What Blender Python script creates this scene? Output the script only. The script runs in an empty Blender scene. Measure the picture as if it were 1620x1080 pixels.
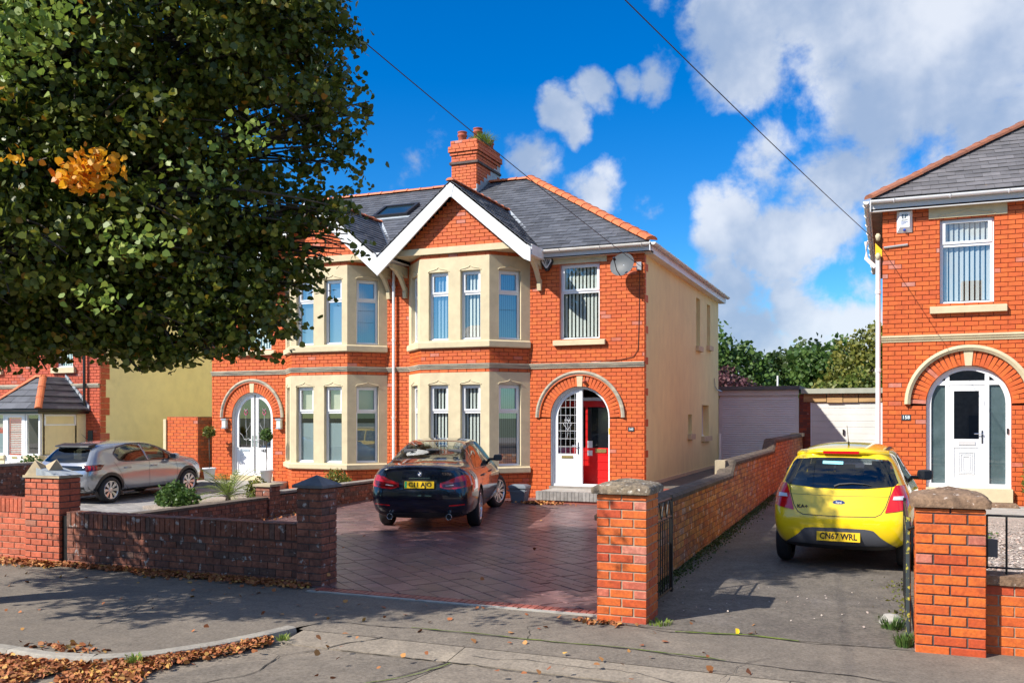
import bpy, bmesh, math, random
import numpy as np
from mathutils import Vector, Matrix
from mathutils.bvhtree import BVHTree
random.seed(7); np.random.seed(7)
R = math.radians
sc = bpy.context.scene
COL = sc.collection

# ---------------------------------------------------------------- camera
YAW = math.atan(597/1447)
cam = bpy.data.cameras.new('camera'); co = bpy.data.objects.new('camera', cam); COL.objects.link(co)
co.location = (0, 0, 2.0); co.rotation_euler = (R(90), 0, YAW)
cam.sensor_width = 36; cam.lens = 36*1447/1620; cam.shift_y = 120/1620
cam.clip_start = 0.1; cam.clip_end = 3000
sc.camera = co
# ---------------------------------------------------------------- light
SUN_EL = R(39.5); SUNH = (-0.62, -0.785)          # horizontal direction from the scene towards the sun
S = Vector((SUNH[0]*math.cos(SUN_EL), SUNH[1]*math.cos(SUN_EL), math.sin(SUN_EL)))
sun = bpy.data.lights.new('sun', 'SUN'); so = bpy.data.objects.new('sun', sun); COL.objects.link(so)
sun.energy = 4.95; sun.angle = R(0.5); sun.color = (1.0, 0.93, 0.82)
so.rotation_euler = S.to_track_quat('Z', 'Y').to_euler(); so.location = (-20, -20, 30)
sc.view_settings.view_transform = 'Standard'; sc.view_settings.look = 'None'
sc.view_settings.exposure = 0.56; sc.view_settings.gamma = 1.0; sc.view_settings.use_curve_mapping = False
sc.cycles.max_bounces = 6; sc.cycles.transparent_max_bounces = 12
sc.cycles.sample_clamp_indirect = 6

W = bpy.data.worlds.new('World'); sc.world = W; W.use_nodes = True
nt = W.node_tree; nt.nodes.clear()
def nn(nt, t, **k):
    n = nt.nodes.new(t)
    for a, b in k.items(): setattr(n, a, b)
    return n
def math_n(nt, op, a, b=None, clamp=False):
    n = nn(nt, 'ShaderNodeMath', operation=op, use_clamp=clamp)
    for i, v in enumerate((a, b)):
        if v is None: continue
        if isinstance(v, (int, float)): n.inputs[i].default_value = v
        else: nt.links.new(v, n.inputs[i])
    return n.outputs[0]
sky = nn(nt, 'ShaderNodeTexSky', sky_type='NISHITA', sun_disc=False)
sky.sun_elevation = SUN_EL; sky.sun_rotation = math.atan2(SUNH[0], SUNH[1]); sky.air_density = 1.0; sky.dust_density = 0.2; sky.ozone_density = 3.0
hs = nn(nt, 'ShaderNodeHueSaturation'); hs.inputs['Saturation'].default_value = 1.5; hs.inputs['Hue'].default_value = 0.502; hs.inputs['Value'].default_value = 1.0
nt.links.new(sky.outputs[0], hs.inputs['Color'])
bg = nn(nt, 'ShaderNodeBackground'); bg.inputs[1].default_value = 0.125
mxs = nn(nt, 'ShaderNodeMix', data_type='RGBA', blend_type='MULTIPLY'); mxs.inputs[0].default_value = 1.0
nt.links.new(hs.outputs[0], mxs.inputs[6]); mxs.inputs[7].default_value = (0.50, 0.78, 0.94, 1); nt.links.new(mxs.outputs[2], bg.inputs[0])
# clouds: noise on the direction sphere, gathered into banks
tc = nn(nt, 'ShaderNodeTexCoord'); D = tc.outputs['Generated']
def noise(vec, scale, detail=6, rough=0.55, dist=0.0):
    n = nn(nt, 'ShaderNodeTexNoise'); n.inputs['Scale'].default_value = scale; n.inputs['Detail'].default_value = detail
    n.inputs['Roughness'].default_value = rough; n.inputs['Distortion'].default_value = dist
    nt.links.new(vec, n.inputs['Vector']); return n.outputs[0]
def direction(x, y):
    u = (x-810)/1447; v = (660-y)/1447; t = YAW
    d = Vector((-math.sin(t)+u*math.cos(t), math.cos(t)+u*math.sin(t), v)); return d.normalized()
# each bank: where it hangs in the sky (azimuth and height given through a sight line), angular radius, weight
BANKS = [((1330,40),.13,1.0),((1180,110),.075,.9),((1450,170),.15,1.05),((1600,60),.12,.9),((1560,250),.11,.8),((1200,240),.06,.85),((1330,260),.08,.8),
         ((885,175),.035,1.0),((935,145),.030,.95),((1030,115),.035,.8),((985,125),.025,.7),((905,205),.02,.8),
         ((835,265),.03,.7),((930,310),.032,.5),((1010,340),.028,.45),((860,280),.028,.5),
         ((1170,350),.06,.95),((1250,390),.075,1.0),((1330,370),.06,.8),((1180,450),.055,.95),((1260,500),.07,1.0),((1180,530),.08,1.0),((1300,560),.08,.95),((1100,480),.03,.7),((1340,520),.06,.8),((1370,450),.03,.7),
         ((-900,300),.3,.8),((2600,200),.35,.9),((1150,-900),.35,.6),((-1500,-200),.3,.8)]
field = None
wn = nn(nt, 'ShaderNodeTexNoise'); wn.inputs['Scale'].default_value = 9; wn.inputs['Detail'].default_value = 5
nt.links.new(D, wn.inputs['Vector'])
sub = nn(nt, 'ShaderNodeVectorMath', operation='SUBTRACT'); nt.links.new(wn.outputs['Color'], sub.inputs[0]); sub.inputs[1].default_value = (.5, .5, .5)
scl = nn(nt, 'ShaderNodeVectorMath', operation='SCALE'); nt.links.new(sub.outputs[0], scl.inputs[0]); scl.inputs['Scale'].default_value = 0.10
wd = nn(nt, 'ShaderNodeVectorMath', operation='ADD'); nt.links.new(D, wd.inputs[0]); nt.links.new(scl.outputs[0], wd.inputs[1])
# unseen banks added all round the sky to whiten the fill light (compass bearing and height in degrees)
BANKS += [(Vector((math.sin(R(a))*math.cos(R(e)), math.cos(R(a))*math.cos(R(e)), math.sin(R(e)))), r, w) for a, e, r, w in
          ((60,30,.35,1.0),(95,55,.40,1.0),(130,25,.35,1.0),(170,35,.42,1.1),(200,70,.40,1.0),(235,20,.25,.9),(255,50,.35,1.0),(290,28,.35,1.0),(20,75,.42,1.0),(330,80,.3,.9),(150,60,.3,1.0),(80,12,.25,1.0),(270,10,.25,1.0))]
for (px, r, w) in BANKS:
    c = direction(*px) if len(px) == 2 else px
    dn = nn(nt, 'ShaderNodeVectorMath', operation='DISTANCE'); nt.links.new(wd.outputs[0], dn.inputs[0]); dn.inputs[1].default_value = c
    a = math_n(nt, 'DIVIDE', dn.outputs['Value'], r)
    a = math_n(nt, 'SUBTRACT', 1.0, a)
    a = math_n(nt, 'MAXIMUM', a, -0.6)
    a = math_n(nt, 'MULTIPLY', a, w)
    field = a if field is None else math_n(nt, 'MAXIMUM', field, a)
n1 = noise(D, 12, 9, 0.60, 0.15)
n3 = noise(D, 3.2, 4, 0.5)
dens = math_n(nt, 'ADD', field, math_n(nt, 'MULTIPLY', math_n(nt, 'SUBTRACT', n1, 0.48), 2.0))
dens = math_n(nt, 'ADD', dens, math_n(nt, 'MULTIPLY', math_n(nt, 'SUBTRACT', n3, 0.55), 1.1))
mr = nn(nt, 'ShaderNodeMapRange', interpolation_type='SMOOTHSTEP'); mr.inputs['From Min'].default_value = 0.05; mr.inputs['From Max'].default_value = 0.50
nt.links.new(dens, mr.inputs['Value'])
n2 = noise(D, 5, 5, 0.55)
shade = nn(nt, 'ShaderNodeMapRange', interpolation_type='SMOOTHSTEP'); shade.inputs['From Min'].default_value = 0.38; shade.inputs['From Max'].default_value = 0.66
nt.links.new(math_n(nt, 'ADD', n2, math_n(nt, 'MULTIPLY', math_n(nt, 'SUBTRACT', n1, .5), .35)), shade.inputs['Value'])
cc = nn(nt, 'ShaderNodeMix', data_type='RGBA')
cc.inputs[6].default_value = (0.30, 0.39, 0.55, 1); cc.inputs[7].default_value = (0.66, 0.70, 0.77, 1)
nt.links.new(shade.outputs[0], cc.inputs[0])
bgc = nn(nt, 'ShaderNodeBackground'); bgc.inputs[1].default_value = 0.86
nt.links.new(cc.outputs[2], bgc.inputs[0])
mixw = nn(nt, 'ShaderNodeMixShader'); nt.links.new(math_n(nt, 'MULTIPLY', mr.outputs[0], 0.93), mixw.inputs[0])
nt.links.new(bg.outputs[0], mixw.inputs[1]); nt.links.new(bgc.outputs[0], mixw.inputs[2])
wo = nn(nt, 'ShaderNodeOutputWorld'); nt.links.new(mixw.outputs[0], wo.inputs[0])

# ---------------------------------------------------------------- materials
MATS = {}
def mk(name, col, col2=None, scale=4.0, rough=0.8, bump=0.0, bscale=40.0, rnd=0.0, metal=0.0, coat=0.0, spec=0.5, cols=None,
       translucent=0.0, detail=5, speck=None, emit=None, lo=0.35, hi=0.65, stretch=None, dirt=None, grain=None):
    """colour = col..col2 by noise (object space), value varied per object / per mesh island by rnd; cols = palette picked per piece"""
    m = bpy.data.materials.new(name); m.use_nodes = True; t = m.node_tree; t.nodes.clear()
    L = t.links.new
    out = nn(t, 'ShaderNodeOutputMaterial'); p = nn(t, 'ShaderNodeBsdfPrincipled')
    p.inputs['Roughness'].default_value = rough; p.inputs['Metallic'].default_value = metal
    p.inputs['Coat Weight'].default_value = coat; p.inputs['Coat Roughness'].default_value = 0.03
    p.inputs['Specular IOR Level'].default_value = spec
    geo = nn(t, 'ShaderNodeNewGeometry'); oi = nn(t, 'ShaderNodeObjectInfo')
    rv = math_n(t, 'FRACT', math_n(t, 'ADD', geo.outputs['Random Per Island'], oi.outputs['Random']))
    pos = geo.outputs['Position']
    if stretch:
        vm = nn(t, 'ShaderNodeVectorMath', operation='MULTIPLY'); L(pos, vm.inputs[0]); vm.inputs[1].default_value = stretch; pos = vm.outputs[0]
    def nz(sc_, d=detail):
        n = nn(t, 'ShaderNodeTexNoise'); n.inputs['Scale'].default_value = sc_; n.inputs['Detail'].default_value = d; n.inputs['Roughness'].default_value = .6
        L(pos, n.inputs['Vector']); return n.outputs[0]
    if cols:
        cr = nn(t, 'ShaderNodeValToRGB'); cr.color_ramp.interpolation = 'LINEAR'
        e = cr.color_ramp.elements
        while len(e) < len(cols): e.new(0.5)
        for i, (ps, c) in enumerate(cols): e[i].position = ps; e[i].color = (*c, 1)
        L(rv, cr.inputs[0]); base = cr.outputs[0]
    else:
        rgb = nn(t, 'ShaderNodeRGB'); rgb.outputs[0].default_value = (*col, 1); base = rgb.outputs[0]
    if col2:
        mrr = nn(t, 'ShaderNodeMapRange'); mrr.inputs['From Min'].default_value = lo; mrr.inputs['From Max'].default_value = hi
        L(nz(scale), mrr.inputs['Value'])
        mx = nn(t, 'ShaderNodeMix', data_type='RGBA'); L(mrr.outputs[0], mx.inputs[0]); L(base, mx.inputs[6]); mx.inputs[7].default_value = (*col2, 1)
        if cols: 
            f = math_n(t, 'MULTIPLY', mrr.outputs[0], 0.45); L(f, mx.inputs[0])
        base = mx.outputs[2]
    if rnd:
        hv = nn(t, 'ShaderNodeHueSaturation'); L(base, hv.inputs['Color'])
        L(math_n(t, 'ADD', math_n(t, 'MULTIPLY', math_n(t, 'SUBTRACT', rv, .5), rnd*2), 1.0), hv.inputs['Value']); base = hv.outputs[0]
    if dirt:      # (colour, noise scale, from, to)
        mrr = nn(t, 'ShaderNodeMapRange', interpolation_type='SMOOTHSTEP'); mrr.inputs['From Min'].default_value = dirt[2]; mrr.inputs['From Max'].default_value = dirt[3]
        L(nz(dirt[1], 8), mrr.inputs['Value'])
        mx = nn(t, 'ShaderNodeMix', data_type='RGBA'); L(mrr.outputs[0], mx.inputs[0]); L(base, mx.inputs[6]); mx.inputs[7].default_value = (*dirt[0], 1)
        base = mx.outputs[2]
    if speck:     # (colour, scale, threshold)
        v = nn(t, 'ShaderNodeTexVoronoi'); v.inputs['Scale'].default_value = speck[1]; L(pos, v.inputs['Vector'])
        f = math_n(t, 'LESS_THAN', v.outputs['Distance'], speck[2])
        mx = nn(t, 'ShaderNodeMix', data_type='RGBA'); L(math_n(t, 'MULTIPLY', f, .8), mx.inputs[0]); L(base, mx.inputs[6]); mx.inputs[7].default_value = (*speck[0], 1)
        base = mx.outputs[2]
    if grain:     # (scale, amount): fine light and dark mottling
        g1 = math_n(t, 'MULTIPLY', math_n(t, 'SUBTRACT', nz(grain[0], 3), .5), grain[1]*2)
        g2 = math_n(t, 'MULTIPLY', math_n(t, 'SUBTRACT', nz(grain[0]*.22, 3), .5), grain[1])
        hv = nn(t, 'ShaderNodeHueSaturation'); L(base, hv.inputs['Color']); L(math_n(t, 'ADD', math_n(t, 'ADD', g1, g2), 1.0), hv.inputs['Value']); base = hv.outputs[0]
    L(base, p.inputs['Base Color'])
    if bump:
        b = nn(t, 'ShaderNodeBump'); b.inputs['Strength'].default_value = bump; b.inputs['Distance'].default_value = 0.01
        L(nz(bscale, 6), b.inputs['Height']); L(b.outputs[0], p.inputs['Normal'])
    if translucent:
        tr = nn(t, 'ShaderNodeBsdfTranslucent'); L(base, tr.inputs['Color'])
        ms = nn(t, 'ShaderNodeMixShader'); ms.inputs[0].default_value = translucent; L(p.outputs[0], ms.inputs[1]); L(tr.outputs[0], ms.inputs[2]); L(ms.outputs[0], out.inputs[0])
    else: L(p.outputs[0], out.inputs[0])
    MATS[name] = m; return m
def glassmat(name, tint, refl=0.10, rough=0.0, gcol=(1, 1, 1)):
    m = bpy.data.materials.new(name); m.use_nodes = True; t = m.node_tree; t.nodes.clear(); L = t.links.new
    out = nn(t, 'ShaderNodeOutputMaterial'); tr = nn(t, 'ShaderNodeBsdfTransparent'); tr.inputs[0].default_value = (*tint, 1)
    g = nn(t, 'ShaderNodeBsdfGlossy'); g.inputs['Roughness'].default_value = rough; g.inputs[0].default_value = (*gcol, 1)
    fr = nn(t, 'ShaderNodeLayerWeight'); fr.inputs[0].default_value = 0.5      # same from both sides, so daylight gets in
    f = math_n(t, 'ADD', math_n(t, 'MULTIPLY', math_n(t, 'POWER', fr.outputs['Facing'], 4.0), .85), refl+.04, clamp=True)
    ms = nn(t, 'ShaderNodeMixShader'); L(f, ms.inputs[0]); L(tr.outputs[0], ms.inputs[1]); L(g.outputs[0], ms.inputs[2]); L(ms.outputs[0], out.inputs[0])
    MATS[name] = m; return m
BR = [(0.0, (.62,.125,.020)), (.25, (.56,.105,.018)), (.5, (.64,.140,.022)), (.75, (.58,.110,.018)), (.972, (.54,.095,.018)), (1.0, (.52,.24,.19))]
mk('brick_orange', None, (.48,.07,.015), scale=9, rough=.62, bump=.12, cols=BR, grain=(11, 0.28))
mk('brick_far', None, (.40,.06,.03), scale=9, rough=.7, bump=.1, cols=[(0,(.46,.085,.035)),(.5,(.54,.10,.04)),(.9,(.42,.07,.035)),(1,(.45,.24,.2))], grain=(11, 0.3))
mk('brick_old', None, (.10,.04,.03), scale=7, rough=.85, bump=.4, cols=[(0,(.26,.055,.03)),(.4,(.34,.075,.035)),(.7,(.20,.045,.03)),(1,(.16,.05,.04))], dirt=((.42,.36,.33), 13, .66, .74))
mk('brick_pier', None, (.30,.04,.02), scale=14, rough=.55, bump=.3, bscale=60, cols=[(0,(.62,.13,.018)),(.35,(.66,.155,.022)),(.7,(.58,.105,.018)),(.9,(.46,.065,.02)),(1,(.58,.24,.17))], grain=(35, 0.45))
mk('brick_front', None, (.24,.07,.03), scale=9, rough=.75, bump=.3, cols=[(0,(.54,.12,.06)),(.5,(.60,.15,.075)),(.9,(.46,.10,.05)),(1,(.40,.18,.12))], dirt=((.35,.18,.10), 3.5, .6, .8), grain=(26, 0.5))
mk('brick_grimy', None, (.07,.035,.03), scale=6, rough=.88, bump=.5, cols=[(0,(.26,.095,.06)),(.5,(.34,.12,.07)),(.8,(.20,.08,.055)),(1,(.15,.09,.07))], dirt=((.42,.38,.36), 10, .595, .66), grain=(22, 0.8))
mk('brick_divide', None, (.14,.05,.03), scale=5, rough=.8, bump=.4, cols=[(0,(.56,.18,.05)),(.3,(.66,.30,.08)),(.5,(.44,.12,.045)),(.75,(.66,.27,.08)),(.9,(.34,.12,.06)),(1,(.64,.42,.30))], dirt=((.66,.54,.46), 9, .60, .66), grain=(12, 0.9))
mk('mortar_red', (.15,.035,.018), (.20,.05,.03), rough=.9)
mk('mortar_pale', (.42,.36,.27), (.30,.24,.18), scale=12, rough=.95, bump=.3)
mk('mortar_dark', (.07,.05,.05), (.13,.10,.09), scale=10, rough=.95, bump=.3)
mk('stone_cream', (.62,.53,.345), (.56,.475,.31), scale=2.5, rough=.8, bump=.15, bscale=30, dirt=((.36,.31,.22), 5, .68, .85), grain=(6, 0.16))
mk('render_cream', (.84,.77,.40), (.80,.73,.38), scale=.8, rough=.85, bump=.25, bscale=55, dirt=((.56,.48,.28), .9, .62, .85), stretch=(1,1,.6), grain=(3, 0.14))
mk('render_yellow', (.84,.71,.41), (.80,.67,.39), scale=.8, rough=.85, bump=.2, bscale=55, dirt=((.46,.38,.22), 1.1, .6, .85), grain=(3, 0.14))
mk('stone_grey', (.30,.27,.24), (.20,.18,.16), scale=4, rough=.9, bump=.3)
mk('string_grey', (.50,.44,.33), (.26,.24,.20), scale=5, rough=.9, bump=.2, stretch=(.5,.5,3))
mk('upvc', (.80,.81,.83), rough=.28)
mk('white_paint', (.76,.77,.78), (.68,.69,.70), scale=3, rough=.4)
mk('fascia_grey', (.55,.54,.54), rough=.4)
mk('gutter', (.78,.76,.72), (.66,.63,.57), scale=3, rough=.35)
mk('gutter_black', (.015,.015,.017), rough=.3)
mk('slate', (.10,.105,.12), (.075,.08,.095), scale=5, rough=.55, bump=.15, rnd=.28, dirt=((.16,.155,.14), 4, .66, .85), grain=(10, 0.5))
mk('slate_warm', (.155,.145,.15), (.12,.115,.12), scale=5, rough=.6, bump=.15, rnd=.2, dirt=((.30,.20,.08), 6, .72, .8), grain=(10, 0.4))
mk('ridge_orange', (.62,.17,.055), (.50,.13,.05), scale=6, rough=.6, rnd=.15, grain=(14, 0.35))
mk('ridge_brown', (.34,.12,.06), (.22,.09,.06), scale=10, rough=.85, bump=.3, rnd=.15)
mk('lead', (.42,.46,.50), (.30,.34,.38), scale=8, rough=.5, bump=.2)
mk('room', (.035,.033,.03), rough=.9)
mk('blind', (.72,.71,.64), rough=.8, rnd=.08)
mk('obscured', (.17,.22,.225), (.10,.14,.14), scale=3, rough=.4)
mk('blind_cream', (.55,.50,.38), rough=.9)
mk('frosted', (.30,.36,.36), rough=.5)
mk('curtain', (.50,.50,.46), rough=.9)
glassmat('glass', (.80,.86,.88), .10)
glassmat('glass_blue', (.55,.62,.68), .26, gcol=(.9,.95,1))
glassmat('car_window', (.45,.52,.50), .05)
glassmat('glass_mid', (.75,.80,.84), .16)
glassmat('car_window_blue', (.42,.48,.52), .03)
mk('red_door', (.72,.012,.012), rough=.35)
mk('black_glass', (.012,.014,.016), rough=.05, spec=.6)
mk('brass', (.62,.47,.18), rough=.3, metal=.8)
mk('chrome', (.75,.76,.78), rough=.15, metal=1)
mk('steel', (.55,.57,.6), rough=.35, metal=.7)
mk('lead_came', (.55,.56,.58), rough=.4, metal=.4)
mk('terracotta', (.42,.09,.045), (.30,.06,.035), scale=8, rough=.7)
mk('asphalt', (.185,.156,.125), (.145,.123,.10), scale=1.2, rough=.92, bump=.5, bscale=130, speck=((.26,.24,.22), 90, .18), dirt=((.235,.198,.157), .7, .5, .75), grain=(38, 0.75))
mk('asphalt_drive', (.145,.124,.102), (.105,.09,.076), scale=1.5, rough=.9, bump=.6, bscale=90, speck=((.24,.22,.2), 70, .17), dirt=((.16,.14,.125), .9, .52, .78), grain=(34, 0.85))
mk('asphalt_road', (.225,.188,.148), (.185,.155,.124), scale=.9, rough=.93, bump=.5, bscale=150, speck=((.30,.27,.24), 100, .18), dirt=((.275,.23,.18), .6, .5, .75), grain=(38, 0.75))
mk('concrete_band', (.27,.228,.18), (.215,.182,.146), scale=2, rough=.9, bump=.4, bscale=60, dirt=((.33,.28,.215), 1.5, .55, .8), rnd=.06, grain=(34, 0.6))
mk('kerb_stone', (.36,.33,.28), (.27,.25,.22), scale=5, rough=.85, bump=.4, rnd=.08, grain=(40, 0.5))
mk('crack', (.03,.027,.024), rough=1)
mk('tar', (.03,.03,.032), rough=.8)
mk('slab_purple', (.20,.112,.108), (.108,.066,.072), scale=2.2, rough=.36, bump=.35, bscale=25, rnd=.22, dirt=((.20,.11,.09), 1.6, .58, .8), grain=(28, 0.6))
mk('slab_joint', (.02,.012,.012), rough=.7)
mk('slab_red', (.36,.10,.07), (.26,.07,.05), scale=4, rough=.5, bump=.2, rnd=.15)
mk('slab_grey', (.30,.285,.27), (.22,.21,.20), scale=3, rough=.8, bump=.2, rnd=.15, grain=(14, 0.4))
mk('slab_grey_joint', (.10,.095,.09), rough=.9)
mk('concrete_pale', (.42,.40,.36), (.30,.285,.26), scale=6, rough=.85, bump=.3)
mk('cap_lichen', (.24,.19,.13), (.13,.10,.075), scale=8, rough=.95, bump=1.0, bscale=45, dirt=((.55,.52,.46), 16, .55, .68), speck=((.07,.06,.05), 22, .2), grain=(30, 0.9))
mk('cap_brown', (.25,.16,.10), (.16,.10,.065), scale=8, rough=.95, bump=1.0, bscale=45, dirt=((.55,.46,.40), 18, .60, .72), grain=(30, 0.8))
mk('cap_slate', (.10,.11,.125), (.16,.17,.185), scale=7, rough=.6, bump=.2)
mk('cap_sand', (.50,.41,.27), (.36,.30,.21), scale=5, rough=.9, bump=.3)
mk('coping_dark', (.075,.058,.045), (.13,.10,.075), scale=6, rough=.9, bump=.4, rnd=.15, grain=(18, 0.7))
mk('iron_black', (.012,.012,.013), rough=.4)
mk('iron_flaky', (.03,.045,.05), (.40,.38,.05), scale=14, rough=.7, lo=.55, hi=.6)
mk('gravel', (.38,.32,.27), (.27,.23,.19), scale=40, rough=.95, bump=1.0, bscale=60, speck=((.55,.42,.36), 45, .3), grain=(30, 0.7))
mk('stones', None, rough=.9, cols=[(0,(.50,.44,.38)),(.3,(.40,.33,.29)),(.6,(.58,.50,.44)),(.8,(.44,.28,.22)),(1,(.30,.28,.27))])
mk('roller', (.80,.82,.85), (.74,.76,.79), scale=2, rough=.5)
mk('garage_white', (.74,.74,.72), (.66,.66,.64), scale=2, rough=.5)
mk('felt', (.12,.13,.14), (.18,.18,.18), scale=5, rough=.9)
mk('fascia_sage', (.40,.42,.36), (.32,.34,.28), scale=3, rough=.8)
mk('bare_wood', (.55,.36,.17), (.38,.22,.10), scale=3, rough=.8, stretch=(.6,1,5))
mk('gate_wood', (.22,.065,.035), (.13,.04,.025), scale=4, rough=.6, stretch=(8,8,.5), rnd=.1)
mk('bin_grey', (.17,.20,.235), rough=.5)
mk('pot_white', (.66,.70,.74), rough=.5)
mk('pot_blue', (.05,.16,.30), rough=.3)
mk('bark', (.10,.08,.06), (.06,.05,.04), scale=12, rough=.95, bump=.8, bscale=20, stretch=(1,1,.3))
mk('twig', (.075,.06,.045), rough=.9)
LF = [(0,(.050,.078,.010)),(.3,(.080,.112,.014)),(.6,(.115,.150,.018)),(.85,(.17,.20,.025)),(.965,(.24,.23,.03)),(1,(.45,.20,.02))]
mk('leaf_tree', None, rough=.42, cols=LF, translucent=.30)
mk('leaf_orange', None, rough=.5, cols=[(0,(.80,.33,.012)),(.6,(.85,.45,.02)),(1,(.60,.14,.01))], translucent=.4)
mk('leaf_green', None, rough=.5, cols=[(0,(.045,.10,.02)),(.5,(.075,.15,.03)),(1,(.12,.19,.04))], translucent=.3)
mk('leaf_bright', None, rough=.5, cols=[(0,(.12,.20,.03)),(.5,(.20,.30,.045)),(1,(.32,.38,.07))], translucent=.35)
mk('leaf_olive', None, rough=.5, cols=[(0,(.10,.12,.02)),(.5,(.16,.18,.03)),(1,(.26,.23,.04))], translucent=.3)
mk('leaf_purple', None, rough=.5, cols=[(0,(.06,.02,.03)),(.5,(.11,.04,.05)),(1,(.17,.08,.08))], translucent=.2)
mk('leaf_dark', None, rough=.5, cols=[(0,(.03,.06,.015)),(.5,(.05,.085,.02)),(1,(.08,.12,.03))], translucent=.25)
mk('leaf_bright2', None, rough=.5, cols=[(0,(.08,.13,.02)),(.5,(.13,.18,.03)),(1,(.24,.24,.05))], translucent=.3)
mk('leaf_dead', None, rough=.75, cols=[(0,(.30,.09,.03)),(.3,(.42,.15,.05)),(.6,(.22,.07,.03)),(.85,(.50,.24,.07)),(1,(.55,.34,.08))])
mk('moss', (.08,.13,.015), (.16,.20,.03), scale=14, rough=.95, bump=.5)
mk('tyre', (.018,.018,.02), rough=.75)
mk('rim', (.62,.63,.65), rough=.25, metal=.85)
mk('rim_dark', (.02,.02,.022), rough=.4)
mk('trim_black', (.018,.018,.02), rough=.45)
mk('trim_grey', (.075,.08,.095), rough=.5)
mk('car_glass', (.010,.014,.022), rough=.03, spec=.7)
mk('car_glass_blue', (.012,.030,.048), rough=.03, spec=.7)
mk('paint_navy', (.002,.0035,.014), rough=.22, coat=1.0, spec=.6)
mk('paint_yellow', (.86,.60,.003), rough=.3, coat=1.0)
mk('paint_silver', (.36,.375,.41), rough=.22, metal=.6, coat=1.0)
mk('lamp_red', (.55,.006,.010), rough=.12, coat=1.0)
mk('lamp_dark', (.10,.004,.006), rough=.12, coat=1.0)
mk('lamp_clear', (.60,.62,.68), rough=.15, coat=1.0)
mk('plate_yellow', (.85,.55,.02), rough=.4)
mk('ink', (.012,.012,.014), rough=.5)
mk('badge_blue', (.02,.06,.22), rough=.3, coat=1)
mk('seat', (.11,.11,.12), rough=.8)
mk('badge_white', (.85,.87,.9), rough=.3)
mk('sticker_blue', (.25,.72,.85), rough=.4)
mk('plaque', (.03,.05,.065), rough=.3)
mk('plaque_ink', (.75,.80,.80), rough=.4)
mk('dish_grey', (.085,.095,.105), rough=.55)
mk('cable', (.03,.03,.035), rough=.5)
mk('alarm_white', (.78,.79,.80), rough=.3)
mk('lens_blue', (.01,.06,.40), rough=.1, coat=1)
mk('lamp_frost', (.62,.66,.64), rough=.5)
mk('grass_soil', (.10,.12,.04), (.07,.08,.03), scale=2, rough=1)
mk('flower', (.35,.10,.55), rough=.6)
mk('rose_pink', (.65,.12,.25), rough=.4)
MATS['car_glass'].node_tree.nodes
M = MATS

# ---------------------------------------------------------------- mesh helpers
def tag(o, label=None, cat=None, group=None, kind=None):
    if label: o['label'] = label
    if cat: o['category'] = cat
    if group: o['group'] = group
    if kind: o['kind'] = kind
    return o
def wloc(o):
    v = Vector((0, 0, 0))
    while o is not None: v = v + o.location; o = o.parent
    return v
def thing(name, label, cat, loc=(0, 0, 0), rz=0, group=None, kind=None):
    o = bpy.data.objects.new(name, None); COL.objects.link(o); o.location = loc; o.rotation_euler = (0, 0, rz); o.empty_display_size = .2
    return tag(o, label, cat, group, kind)
class F:
    """vertical frame: O origin in plan, U unit direction along the wall; n is outward"""
    def __init__(s, ox, oy, ux=1.0, uy=0.0):
        l = math.hypot(ux, uy); s.o = Vector((ox, oy, 0)); s.u = Vector((ux/l, uy/l, 0)); s.n = Vector((uy/l, -ux/l, 0))
    def p(s, u, n, z): return s.o + s.u*u + s.n*n + Vector((0, 0, z))
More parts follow.
